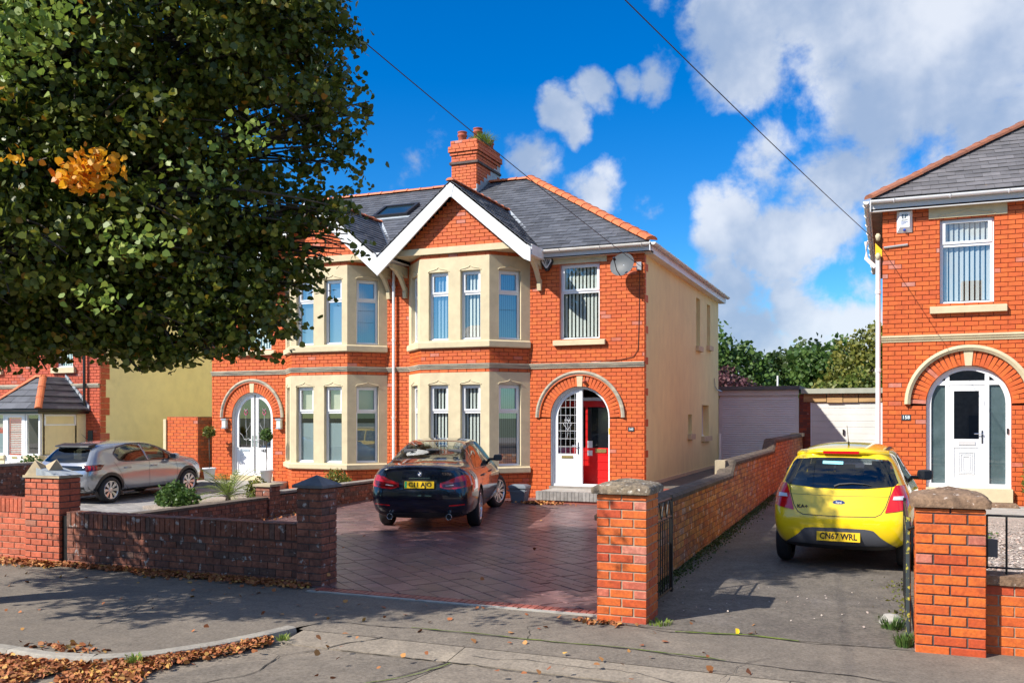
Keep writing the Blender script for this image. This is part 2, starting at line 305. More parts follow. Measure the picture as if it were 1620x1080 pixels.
class MB:
    def __init__(s): s.v = []; s.f = []; s.m = []; s.mats = []; s.cur = 0; s.smooth = []; s.sm = False
    def mat(s, name):
        if name not in s.mats: s.mats.append(name)
        s.cur = s.mats.index(name); return s
    def face(s, pts):
        i = len(s.v); s.v += [tuple(p) for p in pts]; s.f.append(tuple(range(i, i+len(pts)))); s.m.append(s.cur); s.smooth.append(s.sm)
    def faces(s, vs, fs):
        i = len(s.v); s.v += [tuple(p) for p in vs]
        for f in fs: s.f.append(tuple(i+k for k in f)); s.m.append(s.cur); s.smooth.append(s.sm)
    def hexa(s, c):    # 8 corners: bottom 0-3 (ccw), top 4-7
        s.faces(c, [(0,3,2,1),(4,5,6,7),(0,1,5,4),(1,2,6,5),(2,3,7,6),(3,0,4,7)])
    def box(s, fr, u0, u1, n0, n1, z0, z1):
        # n1 is the outer side
        s.hexa([fr.p(u0,n1,z0), fr.p(u1,n1,z0), fr.p(u1,n0,z0), fr.p(u0,n0,z0), fr.p(u0,n1,z1), fr.p(u1,n1,z1), fr.p(u1,n0,z1), fr.p(u0,n0,z1)])
    def wbox(s, x0, x1, y0, y1, z0, z1):
        s.hexa([(x0,y0,z0),(x1,y0,z0),(x1,y1,z0),(x0,y1,z0),(x0,y0,z1),(x1,y0,z1),(x1,y1,z1),(x0,y1,z1)])
    def prism(s, fr, pts, n0, n1):   # pts (u,z) counter-clockwise seen from outside
        a = [fr.p(u, n1, z) for u, z in pts]; b = [fr.p(u, n0, z) for u, z in pts]; k = len(pts)
        s.face(a); s.face(b[::-1])
        for i in range(k): j = (i+1) % k; s.face([a[j], a[i], b[i], b[j]])
    def ring(s, fr, outer, inner, n0, n1, close=False):   # two polylines of equal count
        k = len(outer)
        O1 = [fr.p(u,n1,z) for u,z in outer]; I1 = [fr.p(u,n1,z) for u,z in inner]; O0 = [fr.p(u,n0,z) for u,z in outer]; I0 = [fr.p(u,n0,z) for u,z in inner]
        rng = range(k) if close else range(k-1)
        for i in rng:
            j = (i+1) % k
            s.face([O1[i],O1[j],I1[j],I1[i]]); s.face([O0[j],O0[i],I0[i],I0[j]]); s.face([O1[j],O1[i],O0[i],O0[j]]); s.face([I1[i],I1[j],I0[j],I0[i]])
        if not close:
            s.face([O1[0],I1[0],I0[0],O0[0]]); s.face([O1[-1],O0[-1],I0[-1],I1[-1]])
    def tube(s, pts, r, seg=8, r2=None, caps=True):
        pts = [Vector(p) for p in pts]; rings = []; n = len(pts)
        up = Vector((0, 0, 1))
        for i, p in enumerate(pts):
            d = (pts[min(i+1, n-1)] - pts[max(i-1, 0)]).normalized()
            a = d.cross(up)
            if a.length < 1e-3: a = Vector((1, 0, 0))
            a.normalize(); b = a.cross(d)
            if isinstance(r, (list, tuple)): rr = r[i]
            else: rr = r if r2 is None else r + (r2-r)*i/(n-1)
            rings.append([p + (a*math.cos(2*math.pi*k/seg) + b*math.sin(2*math.pi*k/seg))*rr for k in range(seg)])
        vs = [q for rg in rings for q in rg]; fs = []
        for i in range(n-1):
            for k in range(seg): k2 = (k+1) % seg; fs.append((i*seg+k, i*seg+k2, (i+1)*seg+k2, (i+1)*seg+k))
        if caps: fs.append(tuple(range(seg))[::-1]); fs.append(tuple((n-1)*seg+k for k in range(seg)))
        s.faces(vs, fs)
    def lathe(s, c, prof, seg=20, axis='z'):   # prof (r, h)
        c = Vector(c); vs = []; fs = []
        for r, h in prof:
            for k in range(seg):
                a = 2*math.pi*k/seg; x, y = r*math.cos(a), r*math.sin(a)
                vs.append(c + (Vector((x, y, h)) if axis == 'z' else Vector((x, h, y)) if axis == 'y' else Vector((h, x, y))))
        for i in range(len(prof)-1):
            for k in range(seg): k2 = (k+1) % seg; fs.append((i*seg+k, i*seg+k2, (i+1)*seg+k2, (i+1)*seg+k))
        s.faces(vs, fs)
    def sweep(s, path, prof, closed_ends=True):
        """path: plan points [(x,y)..]; prof: [(n,z)..] closed profile, n outward = right of travel"""
        path = [Vector((p[0], p[1], 0)) for p in path]; n = len(path); rings = []
        for i, p in enumerate(path):
            d1 = (p - path[i-1]).normalized() if i > 0 else None; d2 = (path[i+1]-p).normalized() if i < n-1 else None
            if d1 is None: d1 = d2
            if d2 is None: d2 = d1
            n1 = Vector((d1.y, -d1.x, 0)); n2 = Vector((d2.y, -d2.x, 0)); nb = (n1+n2); nb = nb/(nb.dot(n1))
            rings.append([p + nb*a + Vector((0, 0, z)) for a, z in prof])
        k = len(prof)
        for i in range(n-1):
            for j in range(k):
                j2 = (j+1) % k; s.face([rings[i][j], rings[i+1][j], rings[i+1][j2], rings[i][j2]])
        if closed_ends: s.face(rings[0][::-1]); s.face(rings[-1])
    def mesh(s, name, offset=None, fix=True):
        me = bpy.data.meshes.new(name)
        v = s.v if offset is None else [(a-offset[0], b-offset[1], c-offset[2]) for a, b, c in s.v]
        me.from_pydata(v, [], s.f)
        for n in s.mats: me.materials.append(M[n])
        me.polygons.foreach_set('material_index', s.m); me.polygons.foreach_set('use_smooth', s.smooth)
        if fix and len(s.f) < 60000:
            bm = bmesh.new(); bm.from_mesh(me); bmesh.ops.remove_doubles(bm, verts=bm.verts, dist=1e-5)
            bmesh.ops.recalc_face_normals(bm, faces=bm.faces); bm.to_mesh(me); bm.free()
        me.update(); return me
    def build(s, name, parent=None, mat=None, kind=None, local=False, fix=True, origin=None):
        """world coordinates unless local"""
        if mat and not s.mats: s.mats = [mat]
        if parent is not None and not local:
            off = wloc(parent); me = s.mesh(name, off, fix); o = bpy.data.objects.new(name, me)
        elif parent is None and origin is not None:
            me = s.mesh(name, origin, fix); o = bpy.data.objects.new(name, me); o.location = origin
        else: me = s.mesh(name, None, fix); o = bpy.data.objects.new(name, me)
        COL.objects.link(o); o.parent = parent
        if kind: o['kind'] = kind
        return o
def child(me, name, parent, mat4):
    o = bpy.data.objects.new(name, me); COL.objects.link(o); o.parent = parent; o.matrix_local = mat4; return o
def text_mesh(txt, size, depth=0.002):
    cu = bpy.data.curves.new('lettering', 'FONT'); cu.body = txt; cu.size = size; cu.align_x = 'CENTER'; cu.align_y = 'CENTER'; cu.extrude = depth; cu.offset = size*.022; cu.resolution_u = 2
    o = bpy.data.objects.new('lettering', cu); COL.objects.link(o)
    dg = bpy.context.evaluated_depsgraph_get(); dg.update(); me = bpy.data.meshes.new_from_object(o.evaluated_get(dg)); bpy.data.objects.remove(o); return me
def put_text(txt, size, parent, mat, center, right, up, width=None, bold=0, name='lettering'):
    """flat lettering lying in the plane right/up"""
    me = text_mesh(txt, size); xs = [v.co.x for v in me.vertices]; w = max(xs)-min(xs)
    sx = 1 if width is None else width/w
    r = Vector(right).normalized(); u = Vector(up).normalized(); n = r.cross(u)
    me.materials.clear(); me.materials.append(M[mat])
    m = Matrix((( r.x*sx, u.x, n.x, center[0]), (r.y*sx, u.y, n.y, center[1]), (r.z*sx, u.z, n.z, center[2]), (0,0,0,1)))
    me.transform(m); o = bpy.data.objects.new(name, me); COL.objects.link(o); o.parent = parent
    return o
CAM = Vector((0, 0, 2))

# ---------------------------------------------------------------- brickwork
_bm = {}
def brick_mesh(w, h, d, mat):
    key = (round(w, 3), round(h, 3), round(d, 3), mat)
    if key not in _bm:
        e = min(.004, w*.2, h*.2); b = MB().mat(mat); w2, h2 = w/2, h/2
        vs = [(-w2,0,-h2),(w2,0,-h2),(w2,0,h2),(-w2,0,h2), (-w2,-d+e,-h2),(w2,-d+e,-h2),(w2,-d+e,h2),(-w2,-d+e,h2),
              (-w2+e,-d,-h2+e),(w2-e,-d,-h2+e),(w2-e,-d,h2-e),(-w2+e,-d,h2-e)]
        fs = [(0,1,5,4),(1,2,6,5),(2,3,7,6),(3,0,4,7),(4,5,9,8),(5,6,10,9),(6,7,11,10),(7,4,8,11),(8,9,10,11)]
        b.faces(vs, fs); _bm[key] = b.mesh('brick', fix=False)
    return _bm[key]
class Bricks:
    def __init__(s, mat, d=.012): s.items = []; s.mat = mat; s.d = d
    def add(s, fr, u0, u1, z0, z1, d=None, rot=0.0, n=0.0, mat=None):
        c = fr.p((u0+u1)/2, n, (z0+z1)/2)
        s.items.append((fr, c, u1-u0, z1-z0, d or s.d + random.uniform(-.002, .002), rot, mat or s.mat))
    def wall(s, fr, L0, L1, z0, z1, allow=None, bl=.237, ch=.0862, joint=.010, off=0.0, back=None, n=0.0, header=False, jit=0.0, phase=0.0):
        """running bond; allow(z) -> list of intervals; back: MB that receives the mortar face"""
        k = 0; z = z0
        while z < z1 - .012:
            zt = min(z+ch, z1); zm = (z+zt)/2
            iv = [(L0, L1)] if allow is None else [(max(a, L0), min(b, L1)) for a, b in allow(zm) if min(b, L1)-max(a, L0) > .015]
            for a, b in iv:
                if back is not None: back.face([fr.p(a,n,z), fr.p(b,n,z), fr.p(b,n,zt), fr.p(a,n,zt)])
                st = L0 + off + (k % 2)*bl*.5 - bl*2
                i0 = int((a-st)//bl); u = st+i0*bl
                while u < b:
                    x0 = max(u, a); x1 = min(u+bl, b)
                    j0 = joint/2 if x0 > a+1e-6 or a > L0+1e-6 else 0; j1 = joint/2 if x1 < b-1e-6 or b < L1-1e-6 else 0
                    if x1-x0 > .03: s.add(fr, x0+j0+random.uniform(0,jit), x1-j1-random.uniform(0,jit), z+joint/2, zt-joint/2, n=n)
                    elif x1-x0 > .001: pass
                    u += bl
            z += ch; k += 1
    def flush(s, parent, limit=300, name='brick'):
        off = wloc(parent)
        key = lambda it: (it[1]-CAM).length / max(.03, math.sqrt(it[2]*it[3])*max(.12, it[0].n.dot((CAM-it[1]).normalized())))
        s.items.sort(key=key)
        for it in s.items[:limit]:
            fr, c, w, h, d, rot, mt = it
            w = round(w, 3); me = brick_mesh(w, h, .012 if d < .02 else round(d, 2), mt)
            q = Matrix((( fr.u.x, -fr.n.x, 0, c.x-off.x), (fr.u.y, -fr.n.y, 0, c.y-off.y), (0, 0, 1, c.z-off.z), (0, 0, 0, 1)))
            if rot: q = q @ Matrix.Rotation(-rot, 4, 'Y')
            if d < .02: q = q @ Matrix.Diagonal((1, d/.012, 1, 1))
            child(me, name, parent, q)
        rest = s.items[limit:]
        if rest:
            b = MB()
            for fr, c, w, h, d, rot, mt in rest:
                b.mat(mt); e = min(.004, w*.2, h*.2)
                def P(x, y, z):
                    if rot: x, z = x*math.cos(rot)-z*math.sin(rot), x*math.sin(rot)+z*math.cos(rot)
                    return c + fr.u*x + fr.n*y + Vector((0, 0, z))
                w2, h2 = w/2, h/2
                vs = [P(-w2,0,-h2),P(w2,0,-h2),P(w2,0,h2),P(-w2,0,h2),P(-w2,d-e,-h2),P(w2,d-e,-h2),P(w2,d-e,h2),P(-w2,d-e,h2),P(-w2+e,d,-h2+e),P(w2-e,d,-h2+e),P(w2-e,d,h2-e),P(-w2+e,d,h2-e)]
                b.faces(vs, [(0,1,5,4),(1,2,6,5),(2,3,7,6),(3,0,4,7),(4,5,9,8),(5,6,10,9),(6,7,11,10),(7,4,8,11),(8,9,10,11)])
            b.build(name+'work' if name == 'brick' else name+'s', parent, kind='stuff', fix=False)
def sub_iv(iv, a, b):
    out = []
    for x, y in iv:
        if b <= x or a >= y: out.append((x, y)); continue
        if a > x: out.append((x, a))
        if b < y: out.append((b, y))
    return out
def clip_poly(poly, clip):
    """Sutherland-Hodgman, clip is convex ccw 2D"""
    out = poly
    for i in range(len(clip)):
        a = clip[i]; b = clip[(i+1) % len(clip)]; inp = out; out = []
        def side(p): return (b[0]-a[0])*(p[1]-a[1]) - (b[1]-a[1])*(p[0]-a[0])
        for j in range(len(inp)):
            p = inp[j]; q = inp[(j+1) % len(inp)]; sp, sq = side(p), side(q)
            if sp >= 0: out.append(p)
            if (sp >= 0) != (sq >= 0):
                t = sp/(sp-sq); out.append((p[0]+(q[0]-p[0])*t, p[1]+(q[1]-p[1])*t))
        if len(out) < 3: return []
    return out
def area2(p): return abs(sum(p[i][0]*p[(i+1)%len(p)][1]-p[(i+1)%len(p)][0]*p[i][1] for i in range(len(p))))/2

# ---------------------------------------------------------------- slates
def slates(O, E, Sl, poly, parent, mat, sw=.30, sh=.20, limit=300, thick=.008, name='slate', under=True, lift=.012, rest_kind=True):
    """O origin, E unit vector along the eaves, Sl unit vector up the slope, poly convex ccw in (e,s)"""
    O = Vector(O); E = Vector(E).normalized(); Sl = Vector(Sl).normalized(); N = E.cross(Sl).normalized()
    if N.z < 0: N = -N
    off = wloc(parent)
    if under:
        b = MB().mat(mat); b.face([O+E*e+Sl*t for e, t in poly]); b.build('roof_underlay', parent, fix=False)
    es = [p[0] for p in poly]; ss = [p[1] for p in poly]; items = []
    k = 0; s0 = min(ss)
    while s0 < max(ss):
        e0 = min(es) - sw + (k % 2)*sw*.5
        while e0 < max(es):
            c = clip_poly([(e0+.002, s0), (e0+sw-.002, s0), (e0+sw-.002, s0+sh+.01), (e0+.002, s0+sh+.01)], poly)
            if c and area2(c) > .002: items.append((e0, s0, c, random.uniform(.8, 1.25)))
            e0 += sw
        s0 += sh; k += 1
    full = None
    def P(e, t, s0, top, j):
        h = lift*j*(1-(t-s0)/(sh+.01)) + .003 + (thick if top else 0)
        return O + E*e + Sl*t + N*h
    items.sort(key=lambda it: (O+E*it[0]+Sl*it[1]-CAM).length)
    rest = MB().mat(mat)
    for i, (e0, s0, c, j) in enumerate(items):
        b = MB().mat(mat) if i < limit else rest
        k = len(c); top = [P(x, y, s0, True, j) for x, y in c]; bot = [P(x, y, s0, False, j) for x, y in c]
        if i < limit:
            if abs(area2(c)-(sw-.004)*(sh+.01)) < 1e-4:
                if full is None:
                    bb = MB().mat(mat); cc_ = [(0, 0), (sw-.004, 0), (sw-.004, sh+.01), (0, sh+.01)]
                    tp = [(x, y, lift*(1-y/(sh+.01))+.003+thick) for x, y in cc_]; bt = [(x, y, lift*(1-y/(sh+.01))+.003) for x, y in cc_]
                    bb.face(tp)
                    for q in range(4): q2 = (q+1) % 4; bb.face([tp[q2], tp[q], bt[q], bt[q2]])
                    full = bb.mesh(name)
                p = O + E*(e0+.002) + Sl*s0 - off
                child(full, name, parent, Matrix(((E.x, Sl.x, N.x, p.x), (E.y, Sl.y, N.y, p.y), (E.z, Sl.z, N.z, p.z), (0,0,0,1))) @ Matrix.Diagonal((1, 1, j, 1)))
                continue
        b.face(top)
        for q in range(k): q2 = (q+1) % k; b.face([top[q2], top[q], bot[q], bot[q2]])
        if i < limit: b.build(name, parent, fix=False)
    if rest.f: rest.build('slate_courses' if name == 'slate' else name+'s', parent, kind='stuff', fix=False)

# ---------------------------------------------------------------- leaves
def leaf_obj(name, centers, size, mat, parent=None, jitter=.35, flat=0.0, asp=.62, kind=None, droop=0.0):
    """one mesh of many leaf-shaped polygons"""
    C = np.asarray(centers, dtype=np.float64); n = len(C)
    th = np.random.rand(n)*2*np.pi
    nz = np.random.randn(n, 3); nz[:, 2] += flat*3; nz /= np.linalg.norm(nz, axis=1)[:, None]
    a = np.stack([np.cos(th), np.sin(th), -droop*np.ones(n)], 1); a -= nz*(a*nz).sum(1)[:, None]; a /= np.linalg.norm(a, axis=1)[:, None]+1e-9
    b = np.cross(nz, a); s = size*(1+jitter*(np.random.rand(n)*2-1))
    shp = [(-.5, 0, 0), (-.25, .5, .06), (.15, .42, .05), (.55, 0, -.05), (.15, -.42, .05), (-.25, -.5, .06)]
    V = np.zeros((n, 6, 3))
    for i, (x, y, z) in enumerate(shp): V[:, i] = C + (a*x + b*y*asp*1.4 + nz*z)*s[:, None]
    me = bpy.data.meshes.new(name); me.vertices.add(n*6); me.vertices.foreach_set('co', V.reshape(-1))
    me.loops.add(n*6); me.loops.foreach_set('vertex_index', np.arange(n*6, dtype=np.int32))
    me.polygons.add(n); me.polygons.foreach_set('loop_start', np.arange(0, n*6, 6, dtype=np.int32)); me.polygons.foreach_set('loop_total', np.full(n, 6, dtype=np.int32))
    me.update(calc_edges=True); me.materials.append(M[mat])
    o = bpy.data.objects.new(name, me); COL.objects.link(o)
    if parent is not None:
        o.parent = parent; o.location = -wloc(parent)
    if kind: o['kind'] = kind
    return o
def shell_points(blobs, n, inner=.55):
    """points spread through the outer part of a union of balls [(x,y,z,r[,squash])]"""
    B = np.array([b[:4] for b in blobs]); wts = B[:, 3]**2; wts /= wts.sum(); out = []
    while len(out) < n:
        i = np.random.choice(len(B), p=wts); d = np.random.randn(3); d /= np.linalg.norm(d)
        r = B[i, 3]*(inner + (1-inner)*np.random.rand()**.6)
        p = B[i, :3] + d*r*(1+.12*math.sin(d[0]*7+i)+.10*math.sin(d[1]*9+d[2]*8+i*2))
        dist = np.linalg.norm(B[:, :3]-p, axis=1)/B[:, 3]
        if (dist < inner*.92).any(): continue
        out.append(p)
    return np.array(out)
# ================================================================ SETTING: ground
def sheet(name, pts, z, mat, zf=None, kind='structure', n=None):
    b = MB().mat(mat); b.face([(x, y, (zf(x, y) if zf else z)) for x, y in pts]); return b.build(name, None, kind=kind, fix=False)
def grid_sheet(name, x0, x1, y0, y1, zf, mat, nx=20, ny=20, kind='structure'):
    b = MB().mat(mat); vs = [(x0+(x1-x0)*i/nx, y0+(y1-y0)*j/ny) for j in range(ny+1) for i in range(nx+1)]
    b.faces([(x, y, zf(x, y)) for x, y in vs], [(j*(nx+1)+i, j*(nx+1)+i+1, (j+1)*(nx+1)+i+1, (j+1)*(nx+1)+i) for j in range(ny) for i in range(nx)])
    return b.build(name, None, kind=kind, fix=False)
sheet('ground', [(-1500,-1500),(1500,-1500),(1500,1500),(-1500,1500)], -0.16, 'grass_soil')
sheet('road', [(-60,-7),(60,-7),(60,7.62),(-60,7.62)], -0.07, 'asphalt_road')
# kerb line of the planted build-out (plan), pavement behind it
KERB = [(-60,5.62),(-12,5.62),(-9.0,5.60),(-7.07,5.59),(-6.56,5.56),(-6.06,5.67),(-5.70,5.98),(-5.43,6.45),(-5.26,6.96),(-5.20,7.25)]
pv = MB().mat('asphalt')
KI = [(x-0.0, y) for x, y in KERB]
pv.face([(x, y+.06, 0) for x, y in KI[:-1]]+[(-5.22,7.31,0),(-5.1,7.58,0),(60,7.58,0),(60,9.6,0),(-60,9.6,0)])
pv.build('pavement', None, kind='structure', fix=False)
kb = thing('kerb', None, None, (-7, 5.6, 0), kind='structure')
def resample(pts, step):
    out = [Vector(pts[0])]; acc = 0
    for a, b_ in zip(pts, pts[1:]):
        a = Vector(a); b_ = Vector(b_); L = (b_-a).length; d = step-acc
        while d <= L: out.append(a+(b_-a)*d/L); d += step
        acc = (acc+L) % step if L >= step-acc else acc+L
    return out
kp = resample([(-16.0,5.62,0)]+[(x, y, 0) for x, y in KERB[2:]], 0.10)
seg = 9; i = 0
while i < len(kp)-1:
    j = min(i+seg, len(kp)-1); P_ = [(p.x, p.y) for p in kp[i:j+1]]
    if len(P_) >= 2:
        d0 = (Vector(P_[1])-Vector(P_[0])).normalized()*.006; P_[0] = (P_[0][0]+d0.x, P_[0][1]+d0.y)
        b = MB().mat('kerb_stone'); b.sweep(P_, [(.0,-.16),(.0,-.03),(-.012,.006),(-.035,.014),(-.125,.014),(-.135,.0),(-.135,-.16)])
        b.build('kerb_stone', kb)
    i = j
# crossover apron: concrete band between road and pavement, with a dropped edge
ap = thing('crossover', None, None, (0, 7.2, 0), kind='structure')
xs = [-5.15, -3.45, -.7, 2.4, 5.5, 9.0]
for a, b_ in zip(xs, xs[1:]):
    m = MB().mat('concrete_band'); m.faces([(a+.004,6.93,-.058),(b_-.004,6.93,-.058),(b_-.004,7.28,-.018),(a+.004,7.28,-.018),(a+.004,6.93,-.1),(b_-.004,6.93,-.1)], [(0,1,2,3),(4,5,1,0)]); m.build('concrete_slab', ap, fix=False)
m = MB().mat('asphalt'); m.face([(-5.2,7.285,-.016),(9,7.285,-.016),(9,7.58,.003),(-5.2,7.58,.003)]); m.build('tarmac_strip', ap, fix=False)
# cracks, patch seams, moss
def ribbon(name, pts, w, z, mat, jit=.03, step=.08, zf=None, parent=None, kind='structure'):
    P_ = resample([(x, y, 0) for x, y in pts], step); m = MB().mat(mat); L_ = []; R_ = []
    off = 0
    for i, p in enumerate(P_):
        d = (P_[min(i+1, len(P_)-1)]-P_[max(i-1, 0)]).normalized(); nrm = Vector((-d.y, d.x, 0)); off += random.uniform(-jit, jit)*.6; off *= .8
        ww = w*random.uniform(.3, 1.25); q = p+nrm*off; zz = zf(q.x, q.y) if zf else z
        L_.append((q.x+nrm.x*ww/2, q.y+nrm.y*ww/2, zz)); R_.append((q.x-nrm.x*ww/2, q.y-nrm.y*ww/2, zz))
    for i in range(len(P_)-1): m.face([R_[i], R_[i+1], L_[i+1], L_[i]])
    return m.build(name, parent, kind=kind if parent is None else None, fix=False)
def apz(x, y): return (-.066 if y < 6.93 else -.058+(y-6.93)/.35*.04 if y < 7.28 else -.016+(y-7.285)/.295*.019 if y < 7.58 else .0) + .006
ck = thing('road_cracks', None, None, (0, 7, 0), kind='structure')
ribbon('crack', [(-5.0,7.62),(-4.2,7.66),(-2,7.68),(0,7.5),(3,7.45)], .018, .004, 'crack', parent=ck, zf=apz)
ribbon('crack', [(-4.5,6.9),(-3.4,6.92),(-1.8,6.9),(0,6.86),(4,6.8)], .014, 0, 'crack', parent=ck, zf=apz)
ribbon('crack', [(-3.45,6.93),(-3.6,6.3),(-4.2,5.4)], .014, 0, 'crack', parent=ck, zf=apz)
ribbon('crack', [(-4.3,7.3),(-4.9,6.6),(-4.75,6.0),(-5.2,5.2)], .016, 0, 'crack', .05, parent=ck, zf=apz)
ribbon('crack', [(-3.3,7.1),(-2.2,7.15),(-1.4,7.0),(-.3,7.1),(.6,7.05)], .008, 0, 'crack', .05, parent=ck, zf=apz)
ribbon('crack', [(-2.4,8.6),(-1.9,8.42),(-1.2,8.55),(-.6,8.5),(0.1,8.6)], .016, .005, 'crack', parent=ck)
ribbon('crack', [(-7.6,8.0),(-7.2,7.2),(-6.9,6.4)], .008, .005, 'crack', .05, parent=ck)
ribbon('crack', [(-2.9,8.7),(-3.2,8.1),(-3.0,7.65)], .007, .005, 'crack', .05, parent=ck)
ribbon('crack', [(-1.2,7.0),(-1.1,7.5),(-.9,7.9)], .006, 0, 'crack', .05, parent=ck, zf=lambda x, y: max(apz(x, y), .0)+.002)
ribbon('moss_strip', [(-4.2,7.665),(-2,7.70),(-1.2,7.62)], .022, .007, 'moss', kind='stuff')
ribbon('moss_strip', [(-3.42,6.9),(-3.58,6.35),(-3.9,5.9)], .02, -.056, 'moss', kind='stuff')
ribbon('moss_strip', [(-1.85,8.47),(-1.2,8.6),(-.7,8.53)], .04, .008, 'moss', kind='stuff', jit=.015)
for nm_, ply in (('road_patch', [(-5.2,6.1),(-4.45,6.9),(-3.42,6.9),(-3.5,6.2),(-4.0,4.0),(-5.9,4.0)]),):
    m = MB().mat('asphalt'); m.face([(x, y, -.066) for x, y in ply]); m.build(nm_, None, kind='structure', fix=False)

# right-hand drive
def zdr(x, y): return 0.004 + (0 if y < 8.6 else (y-8.6)*.012 if y < 17 else .10+(y-17)*.018)
grid_sheet('right_driveway', -2.55, .32, 8.55, 30.8, zdr, 'asphalt_drive', 6, 24)
# raised side path, step platform
m = MB().mat('asphalt_drive'); m.wbox(-4.99, -2.62, 19.84, 30.8, .1, .46); m.build('side_path', None, kind='structure')
# front garden of the right house
grid_sheet('gravel_garden', .32, 14, 8.8, 17.6, lambda x, y: .30+(y-8.8)*.004, 'gravel', 4, 4)
m = MB().mat('concrete_pale'); m.wbox(.32, 14, 17.2, 18.75, .1, .40); m.build('doorstep_path', None, kind='structure')
gx = np.stack([np.random.uniform(.75, 3.2, 9000), 8.9+8.2*np.random.rand(9000)**1.5, np.full(9000, .325)], 1)
leaf_obj('gravel_stones', gx, .035, 'stones', flat=1.0, kind='stuff')
# back gardens beyond
sheet('lawn', [(-60,31.5),(60,31.5),(60,120),(-60,120)], -.1, 'grass_soil')

# ---- paved drives, stone by stone
def paving(name, poly, ang, rows, lens, zf, mat, joint_mat, gap=.012, limit=300, pname='paving_stone', rise=.010):
    xs = [p[0] for p in poly]; ys = [p[1] for p in poly]
    root = thing(name, None, None, (sum(xs)/len(xs), sum(ys)/len(ys), 0), kind='structure')
    m = MB().mat(joint_mat); m.face([(x, y, zf(x, y)) for x, y in poly]); m.build('paving_base', root, fix=False)
    ca, sa = math.cos(ang), math.sin(ang); cx, cy = sum(xs)/len(xs), sum(ys)/len(ys)
    loc = [((x-cx)*ca+(y-cy)*sa, -(x-cx)*sa+(y-cy)*ca) for x, y in poly]
    if sum(loc[i][0]*loc[(i+1)%len(loc)][1]-loc[(i+1)%len(loc)][0]*loc[i][1] for i in range(len(loc))) < 0: loc = loc[::-1]
    inset = loc
    v = min(p[1] for p in loc)-.3; items = []
    while v < max(p[1] for p in loc):
        h = random.choice(rows); u = min(p[0] for p in loc)-random.uniform(0, .5)
        while u < max(p[0] for p in loc):
            w = random.choice(lens)
            subs = [(u, v, w, h)]
            if h > .35 and random.random() < .5: subs = [(u, v, w, h*.5), (u, v+h*.5, w, h*.5)]
            for (a, b_, ww, hh) in subs:
                j = .006
                c = clip_poly([(a+gap/2, b_+gap/2+random.uniform(-j,j)), (a+ww-gap/2, b_+gap/2+random.uniform(-j,j)), (a+ww-gap/2, b_+hh-gap/2), (a+gap/2, b_+hh-gap/2)], inset)
                if c and area2(c) > .004: items.append(c)
            u += w
        v += h
    def Wp(p, dz): x = cx+p[0]*ca-p[1]*sa; y = cy+p[0]*sa+p[1]*ca; return (x, y, zf(x, y)+dz)
    items = [([Wp(p, 0) for p in c], c) for c in items]
    items.sort(key=lambda it: (Vector(it[0][0])-CAM).length)
    rest = MB().mat(mat)
    for i, (wp, c) in enumerate(items):
        b = MB().mat(mat) if i < limit else rest; k = len(c)
        cc = (sum(p[0] for p in c)/k, sum(p[1] for p in c)/k); sh = .985
        rz_ = rise+random.uniform(-.002, .003)
        lo = [Wp(p, .001) for p in c]; hi = [Wp((cc[0]+(p[0]-cc[0])*.975, cc[1]+(p[1]-cc[1])*.975), rz_) for p in c]
        b.face(hi)
        for q in range(k): q2 = (q+1) % k; b.face([lo[q], lo[q2], hi[q2], hi[q]])
        if i < limit: b.build(pname, root, fix=False)
    if rest.f: rest.build(pname+'s', root, kind='stuff', fix=False)
    return root
def zdrive(x, y): return .003+max(0, y-9)*.0125
dr = paving('block_driveway', [(-6.2,9.06),(-2.62,9.05),(-2.62,19.78),(-11.02,19.78),(-11.02,9.35)], R(-38), [.16,.22,.30], [.24,.32,.44,.52], zdrive, 'slab_purple', 'slab_joint')
for k_ in range(44):
    x0 = -6.15+k_*.0805
    b = MB().mat('slab_red' ); b.hexa([(x0+.004,8.88,.0),(x0+.0765,8.88,.0),(x0+.0765,9.045,.0),(x0+.004,9.045,.0),(x0+.006,8.885,.016),(x0+.0745,8.885,.016),(x0+.0745,9.04,.016),(x0+.006,9.04,.016)]); b.build('edging_brick', dr, fix=False)
m = MB().mat('concrete_pale'); m.wbox(-6.2,-2.62,8.81,8.875,-.05,.012); m.build('edging_strip', dr)
paving('grey_driveway', [(-17.75,9.35),(-11.32,9.35),(-11.32,19.7),(-17.75,19.7)], R(-28), [.22,.3], [.3,.45,.6], lambda x, y: .003+max(0, y-9)*.016, 'slab_grey', 'slab_grey_joint', limit=300)
sheet('far_driveway', [(-40,9.3),(-18.1,9.3),(-18.1,19.8),(-40,19.8)], .02, 'concrete_pale')

# front step of the right semi
st = thing('front_step', 'brick edged paved step below the open red front door', 'step', (-6.2, 19.2, .1))
m = MB().mat('slab_red'); m.wbox(-7.15, -5.02, 18.74, 19.795, .1, .37); m.build('step_core', st)
m = MB().mat('concrete_pale'); m.wbox(-7.12, -5.05, 18.84, 19.79, .372, .385); m.build('step_top', st)
for k_ in range(26):
    u = -7.16+k_*.0825; b = MB().mat('slab_grey'); b.wbox(u+.004, u+.0785, 18.70, 18.835, .20, .392); b.build('edging_brick', st)
m = MB().mat('slab_red'); m.wbox(-5.0,-2.64,18.9,19.835,.08,.44); m.build('path_step', st)

